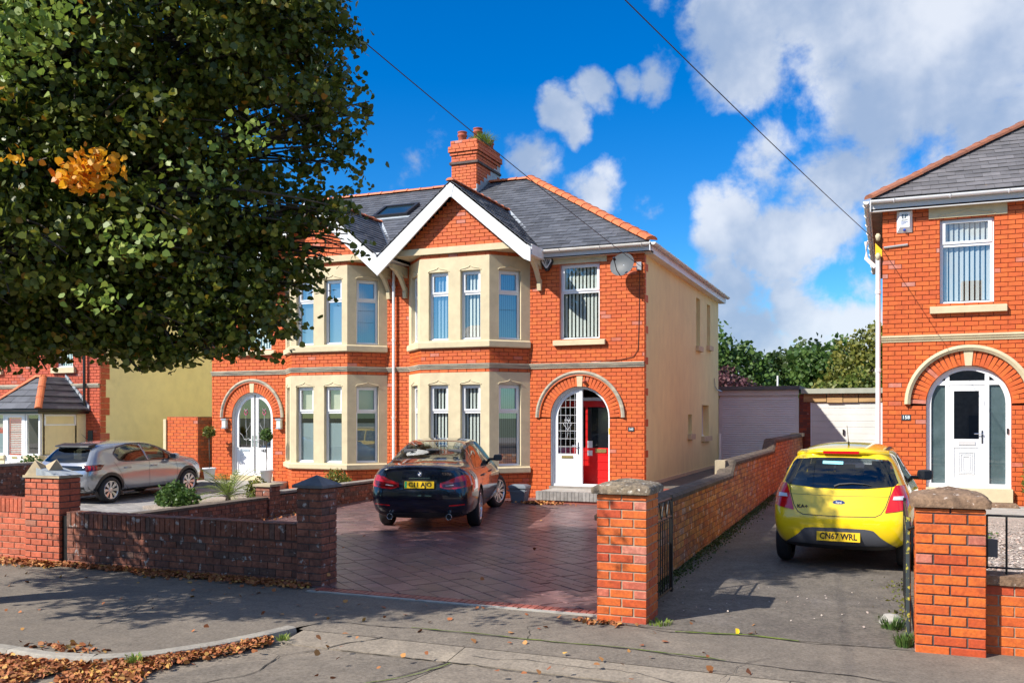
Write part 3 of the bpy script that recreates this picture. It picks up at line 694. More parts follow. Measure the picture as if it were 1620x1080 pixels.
# ================================================================ house components
def window(house, fr, u0, u1, z0, z1, nf=0.0, recess=.10, tz=None, blind='vertical', glass='glass', reveal='stone_cream', fw=.05, label=None, mat='upvc', sashtop=True, room=True):
    n = nf-recess
    b = MB().mat(mat)
    b.ring(fr, [(u0,z0),(u1,z0),(u1,z1),(u0,z1)], [(u0+fw,z0+fw),(u1-fw,z0+fw),(u1-fw,z1-fw),(u0+fw,z1-fw)], n-.07, n, close=True)
    b.box(fr, u0-.01, u1+.01, n-.01, n+.03, z0-.012, z0+.03)
    panes = []
    if tz:
        b.box(fr, u0+fw, u1-fw, n-.068, n-.002, tz-.03, tz+.03)
        e = .035
        if sashtop:
            b.ring(fr, [(u0+fw*.6,tz+.02),(u1-fw*.6,tz+.02),(u1-fw*.6,z1-fw*.6),(u0+fw*.6,z1-fw*.6)], [(u0+fw+e,tz+.03+e),(u1-fw-e,tz+.03+e),(u1-fw-e,z1-fw-e),(u0+fw+e,z1-fw-e)], n-.04, n+.018, close=True)
            panes.append((u0+fw+e-.005, u1-fw-e+.005, tz+.03+e-.005, z1-fw-e+.005))
        else: panes.append((u0+fw, u1-fw, tz+.03, z1-fw))
        panes.append((u0+fw-.005, u1-fw+.005, z0+fw-.005, tz-.025))
    else: panes.append((u0+fw-.005, u1-fw+.005, z0+fw-.005, z1-fw+.005))
    w = b.build('window', house)
    if label: w['label'] = label
    for a, b_, c, d in panes:
        g = MB().mat(glass); g.face([fr.p(a,n-.03,c), fr.p(b_,n-.03,c), fr.p(b_,n-.03,d), fr.p(a,n-.03,d)]); g.build('pane', w, fix=False)
    if reveal:
        r = MB().mat(reveal); nn_ = nf+.001
        for (a, c, b_, d) in ((u0,z0,u1,z0),(u1,z0,u1,z1),(u1,z1,u0,z1),(u0,z1,u0,z0)):
            r.face([fr.p(a,nn_,c), fr.p(b_,nn_,d), fr.p(b_,n-.06,d), fr.p(a,n-.06,c)])
        r.build('reveal', w, fix=False)
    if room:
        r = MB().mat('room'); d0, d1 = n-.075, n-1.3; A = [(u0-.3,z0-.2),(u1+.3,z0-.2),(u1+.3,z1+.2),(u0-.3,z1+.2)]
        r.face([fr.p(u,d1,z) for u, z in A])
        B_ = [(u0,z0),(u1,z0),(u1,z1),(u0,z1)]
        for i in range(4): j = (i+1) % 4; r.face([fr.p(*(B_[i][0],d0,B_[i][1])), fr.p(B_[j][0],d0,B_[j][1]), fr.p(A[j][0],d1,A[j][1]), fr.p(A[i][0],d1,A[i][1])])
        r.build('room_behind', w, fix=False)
    nb = n-.085
    if blind == 'vertical':
        s = MB().mat('blind'); u = u0+fw+.02
        while u < u1-fw-.02:
            t = random.uniform(-.004,.004); s.faces([fr.p(u,nb-.008,z0+fw+.02),fr.p(u+.060,nb+.010+t,z0+fw+.02),fr.p(u+.060,nb+.010+t,z1-fw),fr.p(u,nb-.008,z1-fw)], [(0,1,2,3)]); u += .088
        s.build('blind', w, fix=False)
    elif blind == 'closed':
        s = MB().mat('curtain'); u = u0+fw
        while u < u1-fw: 
            s.face([fr.p(u,nb,z0+fw),fr.p(min(u+.05,u1-fw),nb-.015,z0+fw),fr.p(min(u+.05,u1-fw),nb-.015,z1-fw),fr.p(u,nb,z1-fw)]); u += .05
        s.build('blind', w, fix=False)
    elif blind == 'roller':
        s = MB().mat('blind_cream'); zt = z0+(z1-z0)*.66; s.face([fr.p(u0+.03,nb,zt),fr.p(u1-.03,nb,zt),fr.p(u1-.03,nb,z1-.02),fr.p(u0+.03,nb,z1-.02)]); s.build('blind', w, fix=False)
        s = MB().mat('frosted'); zt = z0+(z1-z0)*.52; s.face([fr.p(u0+.03,n-.045,z0+.03),fr.p(u1-.03,n-.045,z0+.03),fr.p(u1-.03,n-.045,zt),fr.p(u0+.03,n-.045,zt)]); s.build('frosted_film', w, fix=False)
    return w
def panel_holes(b, fr, L0, L1, z0, z1, holes, n0, n1):
    """slab with rectangular holes, split into cells"""
    us = sorted(set([L0, L1]+[h[0] for h in holes]+[h[1] for h in holes])); zs = sorted(set([z0, z1]+[h[2] for h in holes]+[h[3] for h in holes]))
    for i in range(len(us)-1):
        for j in range(len(zs)-1):
            uc, zc = (us[i]+us[i+1])/2, (zs[j]+zs[j+1])/2
            if any(h[0] < uc < h[1] and h[2] < zc < h[3] for h in holes): continue
            b.face([fr.p(us[i],n1,zs[j]), fr.p(us[i+1],n1,zs[j]), fr.p(us[i+1],n1,zs[j+1]), fr.p(us[i],n1,zs[j+1])])
    b.face([fr.p(L0,n1,z0),fr.p(L0,n0,z0),fr.p(L1,n0,z0),fr.p(L1,n1,z0)]); b.face([fr.p(L0,n1,z1),fr.p(L1,n1,z1),fr.p(L1,n0,z1),fr.p(L0,n0,z1)])
    b.face([fr.p(L0,n1,z0),fr.p(L0,n1,z1),fr.p(L0,n0,z1),fr.p(L0,n0,z0)]); b.face([fr.p(L1,n1,z0),fr.p(L1,n0,z0),fr.p(L1,n0,z1),fr.p(L1,n1,z1)])
def ogee(b, fr, u0, u1, z, n, r=.013):
    w = u1-u0; pts = []
    for i in range(15):
        t = i/14; s_ = abs(t-.5)*2
        zz = z + (.035 if s_ > .9 else .035+.055*(1-s_/.9)**1.6 + (.02 if s_ < .07 else 0)) if s_ <= 1 else z
        if s_ > .97: zz = z
        pts.append(fr.p(u0-.02+(w+.04)*t, n, zz))
    b.tube(pts, r, 6)
def arc(cx, cz, r, a0, a1, n): return [(cx+r*math.cos(a0+(a1-a0)*i/n), cz+r*math.sin(a0+(a1-a0)*i/n)) for i in range(n+1)]
def arch_path(cx, z0, zs, r, n=24): return [(cx-r, z0)] + [(cx-r*math.cos(math.pi*i/n), zs+r*math.sin(math.pi*i/n)) for i in range(n+1)] + [(cx+r, z0)]
def voussoirs(bk, fr, cx, zs, r0, r1, mat, n):
    for i in range(n):
        a = math.pi*(i+.5)/n
        if abs(a-math.pi/2) < .09: continue
        rm = (r0+r1)/2; c_u, c_z = cx+rm*math.cos(a), zs+rm*math.sin(a); h = r1-r0; w = math.pi*rm/n-.012
        if i % 2 == 0: segs = [(rm, h)]
        else: segs = [(r0+h*.25, h*.5-.006), (r0+h*.75, h*.5-.006)] if i % 4 == 1 else [(rm, h)]
        for (rr, hh) in segs:
            u, z = cx+rr*math.cos(a), zs+rr*math.sin(a)
            bk.add(fr, u-w/2, u+w/2, z-hh/2, z+hh/2, d=.014, rot=a-math.pi/2, mat=mat if random.random() < .9 else 'brick_orange')
def hood(house, fr, cx, zs, r0, r1, mat, name='hood_mould', d=.075):
    b = MB().mat(mat); n = 36
    prof = [(r0,0),(r0,d*.6),((r0+r1)/2,d),(r1,d*.85),(r1,0)]; rings = []
    for i in range(n+1):
        a = math.pi*i/n; rings.append([fr.p(cx+r*math.cos(a), q, zs+r*math.sin(a)) for r, q in prof])
    b.sm = False
    for i in range(n):
        for j in range(len(prof)-1): b.face([rings[i][j], rings[i+1][j], rings[i+1][j+1], rings[i][j+1]])
    b.face(rings[0]); b.face(rings[-1][::-1]); return b.build(name, house)
def gutter_run(house, pts, z, mat='gutter', fascia='white_paint', r=.055, name='gutter', brackets=True, fh=.17, fo=0.0):
    """pts: plan polyline of the wall-side line; outward = right of travel"""
    b = MB().mat(mat); k = 8; prof = [(r+r*math.cos(math.pi+math.pi*i/k)+.012, z+r*math.sin(math.pi+math.pi*i/k)) for i in range(k+1)]
    prof = prof + [(2*r+.012-.008, z+.004), (.02, z+.004)]
    b.sweep(pts, prof); 
    if brackets:
        for a, c in zip(pts, pts[1:]):
            a = Vector((*a, 0)); c = Vector((*c, 0)); L = (c-a).length; d = (c-a)/L; nr = Vector((d.y, -d.x, 0)); t = .4
            while t < L:
                p = a+d*t; q = [p + nr*(x_) + Vector((0, 0, zz)) for x_, zz in [(r+(r+.008)*math.cos(math.pi+math.pi*i/6)+.012, z+(r+.008)*math.sin(math.pi+math.pi*i/6)) for i in range(7)]]
                b.mat(mat); b.tube(q, .011, 5); t += .95
    o = b.build(name, house)
    f = MB().mat(fascia); f.sweep(pts, [(-.02, z-fh), (.0, z-fh), (.0, z+.03), (-.02, z+.03)]); f.build('fascia', house)
    return o
def pipe(house, pts, r, mat, name='downpipe', clips=()):
    b = MB().mat(mat); b.tube(pts, r, 10)
    for c in clips: b.tube([(c[0], c[1], c[2]-.03), (c[0], c[1], c[2]+.03)], r*1.25, 10)
    return b.build(name, house)
def ridge_run(house, a, b_, mat, L=.45, w=.13, name='ridge_tile', spread=.62):
    a = Vector(a); b_ = Vector(b_); d = (b_-a); n = max(1, int(round(d.length/L))); st = d/n; dd = d.normalized()
    sd = dd.cross(Vector((0,0,1))).normalized(); up = sd.cross(dd)
    if up.z < 0: up = -up
    ll = st.length
    m = MB().mat(mat); m.sm = False; k = 6; rr = []
    for t, s_ in ((0, 1.0), (.92, 1.0), (.92, 1.14), (1.0, 1.14)):
        rr.append([(t*ll*1.005, math.cos(math.pi*i/k)*w*s_, math.sin(math.pi*i/k)*w*spread*s_-w*.28) for i in range(k+1)])
    for i in range(3):
        for j in range(k): m.face([rr[i][j], rr[i+1][j], rr[i+1][j+1], rr[i][j+1]])
    m.face(rr[0][::-1]); m.face(rr[3]); me = m.mesh(name); off = wloc(house)
    for i in range(n):
        p = a+st*i-off; jz = random.uniform(-.006,.006)
        child(me, name, house, Matrix(((dd.x, sd.x, up.x, p.x), (dd.y, sd.y, up.y, p.y), (dd.z, sd.z, up.z, p.z+jz), (0,0,0,1))))

# ================================================================ pair of semis
H = thing('semi_detached_house', 'pair of orange brick semis with cream stone bays and twin white gables', 'house', (-11.0, 19.8, .1))
FA = F(0, 19.8); BASE = .08
XR, XL = -5.0, -16.95
BAYS = [(-10.87,-10.18,-8.43,-7.74), (-14.52,-13.83,-12.21,-11.54)]
PROJ = .72
bk = Bricks('brick_orange'); back = MB().mat('mortar_red')
WR = (-6.98,-6.03,3.77,5.50); WL = (-15.95,-15.0,3.77,5.50)
DR = (-6.50,.70,2.0,.43); DL = (-15.62,.655,2.0,.46)   # cx, r, spring, threshold
def allowA(z):
    iv = [(XL, XR)]
    if z < 5.9:
        for b_ in BAYS: iv = sub_iv(iv, b_[0]+.02, b_[3]-.02)
    for (a, c, d, e) in (WR, WL):
        if d < z < e: iv = sub_iv(iv, a, c)
    for (cx, r, zs, zt) in (DR, DL):
        ro = r+.27
        if z < zs+.0: 
            if z > zt-.0: iv = sub_iv(iv, cx-r, cx+r)
        elif z < zs+ro: h = math.sqrt(ro*ro-(z-zs)**2); iv = sub_iv(iv, cx-h, cx+h)
    return iv
bk.wall(FA, XL, XR, BASE, 5.72, allowA, back=back, off=.05)
# mortar behind the voussoirs
for (cx, r, zs, zt) in (DR, DL):
    back.ring(FA, [(cx+(r+.275)*math.cos(a), zs+(r+.275)*math.sin(a)) for a in [math.pi*i/24 for i in range(25)]], [(cx+r*math.cos(a), zs+r*math.sin(a)) for a in [math.pi*i/24 for i in range(25)]], -.02, 0)
    voussoirs(bk, FA, cx, zs, r+.005, r+.265, 'brick_orange', 31)
# bays
stone = MB().mat('stone_cream'); path_string = []
bay_frames = []
for bi, (x0, x1, x2, x3) in enumerate(BAYS):
    yb = 19.8-PROJ; P_ = [(x0,19.8),(x1,yb),(x2,yb),(x3,19.8)]
    for si in range(3):
        (ax, ay), (bx, by) = P_[si], P_[si+1]; L = math.hypot(bx-ax, by-ay); fr = F(ax, ay, bx-ax, by-ay)
        if si == 1: wins = [(L/2-.665, L/2-.155), (L/2+.155, L/2+.665)]
        else: wins = [(L*.5-.28, L*.5+.28)]
        bk.wall(fr, 0, L, BASE, .72, back=back, header=True); bk.wall(fr, 0, L, 3.04, 3.125, back=back); bk.wall(fr, 0, L, 3.24, 3.60, back=back); bk.wall(fr, 0, L, 5.705, 5.79, back=back)
        for (za, zb, w0, w1, tz) in ((.87, 3.04, .885, 2.76, 2.13), (3.77, 5.705, 3.79, 5.38, 4.86)):
            panel_holes(stone, fr, -.012, L+.012, za, zb, [(a, b_, w0, w1) for a, b_ in wins], -.05, .03)
            for a, b_ in wins:
                ogee(stone, fr, a, b_, w1+.0, .031)
                if bi == 0: bl, gl = ('closed', 'glass_blue') if si == 2 else ('vertical', 'glass_blue' if (za > 3 and a < L/2-.1 and si == 1) else 'glass')
                else: bl, gl = ('roller', 'glass') if za < 3 else ('closed', 'glass_blue')
                window(H, fr, a, b_, w0, w1, nf=.03, recess=.10, tz=tz, blind=bl, glass=gl, fw=.050)
        # thin string moulding breaks in the panel
    bp = [(x0-.05,19.81),(x1-.02,yb),(x2+.02,yb),(x3+.05,19.81)]
    for z0, z1, o_, mt in ((.72,.87,.09,'stone_cream'), (3.60,3.77,.09,'stone_cream')):
        m = MB().mat(mt); m.sweep(P_, [(-.1,z0),(o_-.02,z0),(o_,z0+.02),(o_,z1-.03),(.03,z1),(-.1,z1)]); m.build('bay_sill', H)
stone.build('bay_window_surround', H)
# string course all along
sp = [(XL,19.8),(BAYS[1][0],19.8),(BAYS[1][1],19.08),(BAYS[1][2],19.08),(BAYS[1][3],19.8),(BAYS[0][0],19.8),(BAYS[0][1],19.08),(BAYS[0][2],19.08),(BAYS[0][3],19.8),(XR,19.8)]
m = MB().mat('string_grey'); m.sweep(sp, [(-.02,3.125),(.03,3.125),(.035,3.16),(.055,3.17),(.06,3.20),(.075,3.21),(.075,3.235),(-.02,3.245)]); m.build('string_course', H)
# upper windows and lintels on the flat wall
for (a, c, d, e), lab in ((WR, None), (WL, None)):
    window(H, FA, a, c, d, e, nf=.012, recess=.10, tz=4.86, blind='vertical', glass='glass', fw=.05, reveal='brick_orange')
    m = MB().mat('stone_cream'); m.prism(FA, [(a-.17,5.50),(c+.17,5.50),(c+.17,5.705),(a-.17,5.705)], -.02, .035); ogee(m, FA, a, c, 5.515, .037); m.build('lintel', H)
    m = MB().mat('stone_cream'); m.hexa([FA.p(a-.14,.10,3.64),FA.p(c+.14,.10,3.64),FA.p(c+.14,-.08,3.64),FA.p(a-.14,-.08,3.64),FA.p(a-.14,.10,3.745),FA.p(c+.14,.10,3.745),FA.p(c+.14,-.08,3.785),FA.p(a-.14,-.08,3.785)]); m.build('sill', H)
# doors: hoods, keystones
hood(H, FA, DR[0], 2.0, .975, 1.06, 'string_grey'); hood(H, FA, DL[0], 2.0, .935, 1.02, 'string_grey')
hood(H, FA, DR[0], 2.0, .94, .973, 'brick_orange', 'hood_underside', .05); hood(H, FA, DL[0], 2.0, .90, .933, 'brick_orange', 'hood_underside', .05)
for (cx, r, zs, zt) in (DR, DL):
    m = MB().mat('stone_cream'); m.prism(FA, [(cx-.055,zs+r-.0),(cx+.055,zs+r-.0),(cx+.075,zs+r+.26),(cx-.075,zs+r+.26)], -.02, .03); m.build('keystone', H)
    # frame ring
    d0 = MB().mat('upvc'); d0.ring(FA, arch_path(cx, zt, zs, r), arch_path(cx, zt+.05, zs, r-.055), -.16, -.09); d0.box(FA, cx-r, cx+r, -.16, -.06, zt, zt+.055); d0.build('door_frame', H)
    rv = MB().mat('fascia_grey'); pts = arch_path(cx, zt, zs, r-.001)
    for i in range(len(pts)-1): rv.face([FA.p(pts[i][0],.004,pts[i][1]),FA.p(pts[i+1][0],.004,pts[i+1][1]),FA.p(pts[i+1][0],-.12,pts[i+1][1]),FA.p(pts[i][0],-.12,pts[i][1])])
    rv.build('door_reveal', H, fix=False)
    m = MB().mat('stone_cream' if cx < -10 else 'stone_grey'); m.box(FA, cx-r-.03, cx+r+.03, -.2, .05, zt-.13 if cx < -10 else zt-.055, zt-.001); m.build('threshold', H)
def half_arch(cx, z0, zs, r, side, inset, zlo, gap):   # leaf outline: side -1 left, +1 right
    rr = r-inset; pts = [(cx+side*gap, zlo)]
    x_edge = gap; a_max = math.acos(min(1, gap/rr))
    arcp = [(cx+side*rr*math.cos(a), zs+rr*math.sin(a)) for a in [a_max*i/12 for i in range(13)]]
    pts = [(cx+side*gap, zlo), (cx+side*rr, zlo)] + arcp
    return pts if side > 0 else pts[::-1]
def shrink_leaf(cx, zs, r, side, inset, zlo, gap): return half_arch(cx, 0, zs, r, side, inset, zlo, gap)
def door_leaf(cx, r, zs, zt, side, n, house, name, glass_from, glass='glass', panelgroove=True, handle=True):
    b = MB().mat('upvc'); out = half_arch(cx, 0, zs, r, side, .06, zt+.06, .03)
    inn = half_arch(cx, 0, zs, r, side, .135, glass_from, .12)
    b.ring(FA, out, inn, n-.05, n, close=True)
    lo = [(cx+side*.12, zt+.14), (cx+side*(r-.135), zt+.14), (cx+side*(r-.135), glass_from), (cx+side*.12, glass_from)]
    if side < 0: lo = lo[::-1]
    b.mat('white_paint'); b.prism(FA, lo, n-.04, n-.006)
    u0, u1 = sorted((cx+side*.12, cx+side*(r-.135)))
    # raised mouldings of the lower panel
    if panelgroove == 2:
        for k in (0, 1):
            e = .045+k*.05
            b.mat('fascia_grey'); b.ring(FA, [(u0+e,zt+.16+e),(u1-e,zt+.16+e),(u1-e,glass_from-.16-e),(u0+e,glass_from-.16-e)], [(u0+e+.008,zt+.168+e),(u1-e-.008,zt+.168+e),(u1-e-.008,glass_from-.168-e),(u0+e+.008,glass_from-.168-e)], n-.01, n+.002, close=True)
    else:
        b.mat('fascia_grey'); b.ring(FA, [(u0,zt+.14),(u1,zt+.14),(u1,glass_from-.09),(u0,glass_from-.09)], [(u0+.01,zt+.15),(u1-.01,zt+.15),(u1-.01,glass_from-.10),(u0+.01,glass_from-.10)], n-.01, n+.002, close=True)
    leaf = b.build(name, house)
    g = MB().mat(glass); g.face([FA.p(u,n-.02,z) for u, z in half_arch(cx,0,zs,r,side,.13,glass_from-.005,.115)]); g.build('pane', leaf, fix=False)
    return leaf
# right semi: white leaf closed on the left, red inner door seen on the right
cx, r, zs, zt = DR
leaf = door_leaf(cx, r, zs, zt, -1, -.10, H, 'door', 1.17)
lc = MB().mat('lead_came')
for u in (-.50,-.38,-.27,-.16):
    zt_ = zs+math.sqrt(max(0, .565**2-u*u)); lc.tube([FA.p(cx+u,-.116,1.17), FA.p(cx+u,-.116,zt_)], .0055, 5)
for z in (1.33,1.51,1.69,1.87,2.05,2.23,2.40):
    ue = -.565 if z <= zs else -math.sqrt(max(0, .565**2-(z-zs)**2))
    if ue < -.14: lc.tube([FA.p(cx+ue,-.116,z), FA.p(cx-.12,-.116,z)], .0055, 5)
for pts in ([(-.33,1.62),(-.32,1.75),(-.34,1.86)], [(-.33,1.70),(-.38,1.78),(-.43,1.84),(-.40,1.90)], [(-.33,1.70),(-.28,1.78),(-.24,1.84),(-.26,1.88)], [(-.34,1.86),(-.40,1.93),(-.34,2.05),(-.28,1.93),(-.34,1.86)], [(-.40,1.93),(-.28,1.93)], [(-.36,1.98),(-.31,1.90)], [(-.33,1.62),(-.35,1.50)]):
    lc.tube([FA.p(cx+a,-.112,b_) for a, b_ in pts], .008, 5)
lc.build('leaded_rose', leaf)
m = MB().mat('brass'); m.box(FA, cx-.47, cx-.20, -.10, -.085, 1.065, 1.125); m.build('letterbox', leaf)
m = MB().mat('chrome'); m.box(FA, cx-.085, cx-.05, -.10, -.09, 1.16, 1.44); m.tube([FA.p(cx-.067,-.09,1.35), FA.p(cx-.067,-.045,1.35), FA.p(cx-.20,-.045,1.355)], .011, 6); m.build('handle', leaf)
m = MB().mat('upvc'); m.box(FA, cx-.045, cx+.03, -.155, -.085, zt+.05, zs+r-.06); m.build('door_post', H)
# porch recess and the red inner door
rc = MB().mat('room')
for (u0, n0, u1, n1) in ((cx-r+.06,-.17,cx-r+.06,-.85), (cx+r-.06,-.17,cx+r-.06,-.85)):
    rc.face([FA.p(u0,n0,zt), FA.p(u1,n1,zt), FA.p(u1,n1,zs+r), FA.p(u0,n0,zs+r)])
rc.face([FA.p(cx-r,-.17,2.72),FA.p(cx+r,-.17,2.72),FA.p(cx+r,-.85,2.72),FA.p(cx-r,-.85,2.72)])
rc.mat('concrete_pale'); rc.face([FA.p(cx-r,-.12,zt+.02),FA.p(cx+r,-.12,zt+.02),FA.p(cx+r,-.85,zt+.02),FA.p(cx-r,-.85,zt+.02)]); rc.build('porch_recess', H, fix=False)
m = MB().mat('red_door'); nd = -.42
m.box(FA, cx-r+.02, cx+r+.05, nd-.04, nd, zt+.03, 1.30); m.box(FA, cx-r+.02, cx+r+.05, nd-.04, nd, 2.24, 2.38); m.box(FA, cx-.0, cx+.05, nd-.04, nd, 1.30, 2.24)
for z in (.62,.80,.98,1.15): m.box(FA, cx+.05, cx+.66, nd-.02, nd+.012, z, z+.016)
rd = m.build('inner_door', H); rd['label'] = 'red inner door with a black glass upper half'
m = MB().mat('black_glass'); m.box(FA, cx+.05, cx+r+.04, nd-.03, nd-.012, 1.30, 2.24); m.build('pane', rd)
m = MB().mat('brass'); m.box(FA, cx+.24, cx+.50, nd, nd+.02, 1.19, 1.28); m.build('letterbox', rd)
m = MB().mat('white_paint'); m.box(FA, cx-r+.05, cx+r, nd-.03, nd+.01, 2.385, 2.46); m.build('door_rail', rd)
for z_ in ((1.30,1.46),(1.12,1.24)):
    m = MB().mat('white_paint'); m.box(FA, cx+.05, cx+.17, nd+.001, nd+.02, *z_); m.build('paper_notice', rd)
# left semi: pair of white arched leaves with flower glass
cx, r, zs, zt = DL
for side in (-1, 1):
    leaf = door_leaf(cx, r, zs, zt, side, -.10, H, 'door', 1.20, panelgroove=2)
    lc = MB().mat('lead_came'); s_ = -side
    for pts in ([(.28,1.25),(.27,1.55),(.30,1.80),(.30,2.06)], [(.30,1.62),(.22,1.72),(.16,1.80),(.16,1.86)], [(.50,1.58),(.42,1.53),(.36,1.42),(.28,1.40)], [(.14,1.42),(.22,1.44),(.30,1.40)]):
        lc.tube([FA.p(cx+side*a, -.116, b_) for a, b_ in pts], .006, 5)
    lc.mat('rose_pink'); lc.tube([FA.p(cx+side*a, -.114, b_) for a, b_ in [(.30,2.06),(.25,2.12),(.27,2.20),(.33,2.20),(.35,2.12),(.30,2.06)]], .010, 5)
    lc.mat('lead_came'); lc.tube([FA.p(cx+side*a, -.112, b_) for a, b_ in [(.24,2.24),(.30,2.16),(.36,2.24)]], .007, 5)
    lc.build('flower_leading', leaf)
    m = MB().mat('chrome'); m.box(FA, *sorted((cx+side*.045, cx+side*.085)), -.10, -.09, 1.22, 1.52); m.tube([FA.p(cx+side*.065,-.09,1.40),FA.p(cx+side*.065,-.05,1.40),FA.p(cx+side*.14,-.05,1.40)], .010, 6); m.build('handle', leaf)
    if side < 0: m = MB().mat('steel'); m.box(FA, cx-.44, cx-.16, -.105, -.09, 1.09, 1.16); m.build('letterbox', leaf)
    else:
        q = FA.p(cx+.29, -.095, 1.12); o = put_text('162', .11, None, 'ink', (q.x, q.y-.004, q.z), (1,0,0), (0,0,1), name='door_number'); o.parent = leaf; o.location = -wloc(leaf)
m = MB().mat('concrete_pale'); m.wbox(-17.0, -14.3, 18.9, 19.79, .1, .33); 
stp = m.build('doorstep', None, origin=(-15.6, 19.3, .1)); tag(stp, 'grey step under the double white arched doors, potted trees on it', 'step')
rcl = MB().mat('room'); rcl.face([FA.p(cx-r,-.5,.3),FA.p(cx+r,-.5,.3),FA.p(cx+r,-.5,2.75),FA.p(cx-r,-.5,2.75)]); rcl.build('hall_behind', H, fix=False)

# ---- gables
GC = [-9.29, -13.13]; HW = 1.93; ZA = 7.37; ZF = 5.77; SLP = (ZA-ZF)/HW
for gi, gx_ in enumerate(GC):
    bk.wall(F(0, 19.06), gx_-1.62, gx_+1.62, 5.95, 7.3, lambda z, g=gx_: [(g-max(0, (7.12-z)/SLP), g+max(0, (7.12-z)/SLP))], back=back)
    m = MB().mat('stone_cream'); m.wbox(gx_-1.62, gx_+1.62, 18.99, 19.3, 5.80, 5.945); m.build('gable_ledge', H)
    m = MB().mat('stone_cream'); m.wbox(gx_-1.55, gx_+1.55, 19.10, 19.80, 5.79, 5.80); m.build('gable_soffit', H)
    # roof slopes of the gable
    yf, yb_ = 18.80, 22.15; Ls = math.hypot(HW+.02, (HW+.02)*SLP)
    for sd in (-1, 1):
        x_f = gx_+sd*(HW+.02); zf_ = ZA+.04-(HW+.02)*SLP; up = Vector((-sd, 0, SLP)).normalized()
        y_foot = 19.6+max(0, (zf_-5.84))/.612
        O_ = (x_f, yf, zf_)
        poly = [(0,0),(y_foot-yf,0),(yb_+.05-yf,Ls),(0,Ls)]
        slates(O_, (0,1,0), up, poly, H, 'slate', sw=.34, sh=.155, limit=60, lift=.016)
        # lead valley
        v0 = Vector((x_f, y_foot, zf_+.03)); v1 = Vector((gx_, yb_, ZA+.06)); dv = (v1-v0).normalized(); sdv = Vector((sd, 0, 0))
        m = MB().mat('lead'); a_ = Vector((sd*.09, 0, .0)); b2 = Vector((0, -.10, -.0)); m.face([v0+a_+Vector((0,0,.01)), v1+a_+Vector((0,0,.01)), v1+Vector((0,0,.0)), v0]); m.face([v0, v1, v1+b2+Vector((0,0,.02)), v0+b2+Vector((0,0,.02))])
        m.build('valley_flashing', H, fix=False)
    ridge_run(H, (gx_, yf-.02, ZA+.08), (gx_, yb_, ZA+.08), 'ridge_brown' if False else 'ridge_orange', L=.40, w=.10)
    # barge boards
    for sd in (-1, 1):
        xo = gx_+sd*HW; dz = .30
        if (gi == 0 and sd == -1) or (gi == 1 and sd == 1): ze = ZF; pts = [(gx_,ZA),(xo,ze),(xo,ze-dz-.12),(gx_,ZA-dz)]
        else: pts = [(gx_,ZA),(xo+sd*.04,ZF-.03),(xo+sd*.04,ZF-.33),(xo-sd*.12,ZF-.26),(gx_,ZA-dz)]
        if sd < 0 : pts = pts[::-1]
        pts = pts[::-1]
        m = MB().mat('white_paint'); m.prism(F(0, 18.82), pts, -.025, .02 + (.004 if sd > 0 else 0)); m.build('barge_board', H)
    m = MB().mat('white_paint'); m.prism(F(0,18.82), [(gx_-.10,ZA-.06),(gx_+.10,ZA-.06),(gx_+.03,ZA-.33),(gx_-.03,ZA-.33)][::-1], .02, .032); m.build('apex_block', H)
m = MB().mat('white_paint'); m.prism(F(0,18.84), [(-11.40,5.90),(-11.02,5.90),(-11.21,5.66)][::-1], -.7, .01); m.build('valley_box', H)
m = MB().mat('fascia_grey'); m.wbox(-11.6,-10.85,18.86,19.8,5.70,5.72); m.build('gable_soffit', H)
m = MB().mat('white_paint'); m.wbox(-7.5,-7.30,18.86,19.66,5.60,5.83); m.wbox(-15.12,-14.92,18.86,19.66,5.60,5.83); m.build('gable_foot', H)
# timber brackets under the gable feet
for bx in (-7.46, -10.98, -11.44, -14.98):
    m = MB().mat('stone_cream'); fb = F(bx, 19.8, 0, -1)    # u runs out from the wall
    m.prism(fb, [(0.0,4.92),(.10,4.92),(.12,5.06),(.10,5.10),(.32,5.36),(.52,5.50),(.74,5.56),(.74,5.66),(.0,5.66),(.0,5.42),(.30,5.50),(.10,5.20),(0.0,5.16)][::1], -.045, .045); m.build('bracket', H)
# chimney
CH = MB().mat('mortar_dark'); X0,X1,Y0,Y1 = -11.65,-10.87,23.7,25.3
CH.wbox(X0,X1,Y0,Y1,7.3,9.8); chim = CH.build('chimney', H)
cb = Bricks('brick_orange', .014)
def stack(x0, x1, y0, y1, z0, z1, d):
    cb.wall(F(x0-d, y0), 0, x1-x0+2*d, z0, z1, n=d); cb.wall(F(x1, y0-d, 0, 1), 0, y1-y0+2*d, z0, z1, off=.06, n=d)
    cb.wall(F(x0, y1+d, 0, -1), 0, y1-y0+2*d, z0, z1, n=d, off=.06)
stack(X0,X1,Y0,Y1,7.95,9.255,0)
stack(X0,X1,Y0,Y1,9.255,9.34,.03); 
stack(X0,X1,Y0,Y1,9.34,9.512,.0); stack(X0,X1,Y0,Y1,9.512,9.598,.035); stack(X0,X1,Y0,Y1,9.598,9.77,.075); stack(X0,X1,Y0,Y1,9.77,9.94,.02)
cb.flush(chim)
m = MB().mat('mortar_dark'); m.wbox(X0-.06,X1+.06,Y0-.06,Y1+.06,9.255,9.34-.02); m.wbox(X0-.07,X1+.07,Y0-.07,Y1+.07,9.6,9.765); m.wbox(X0-.01,X1+.01,Y0-.01,Y1+.01,9.765,9.90); m.build('chimney_core', chim)
m = MB().mat('concrete_pale'); m.wbox(X0+.02,X1-.02,Y0+.02,Y1-.02,9.9,9.955); m.build('flaunching', chim)
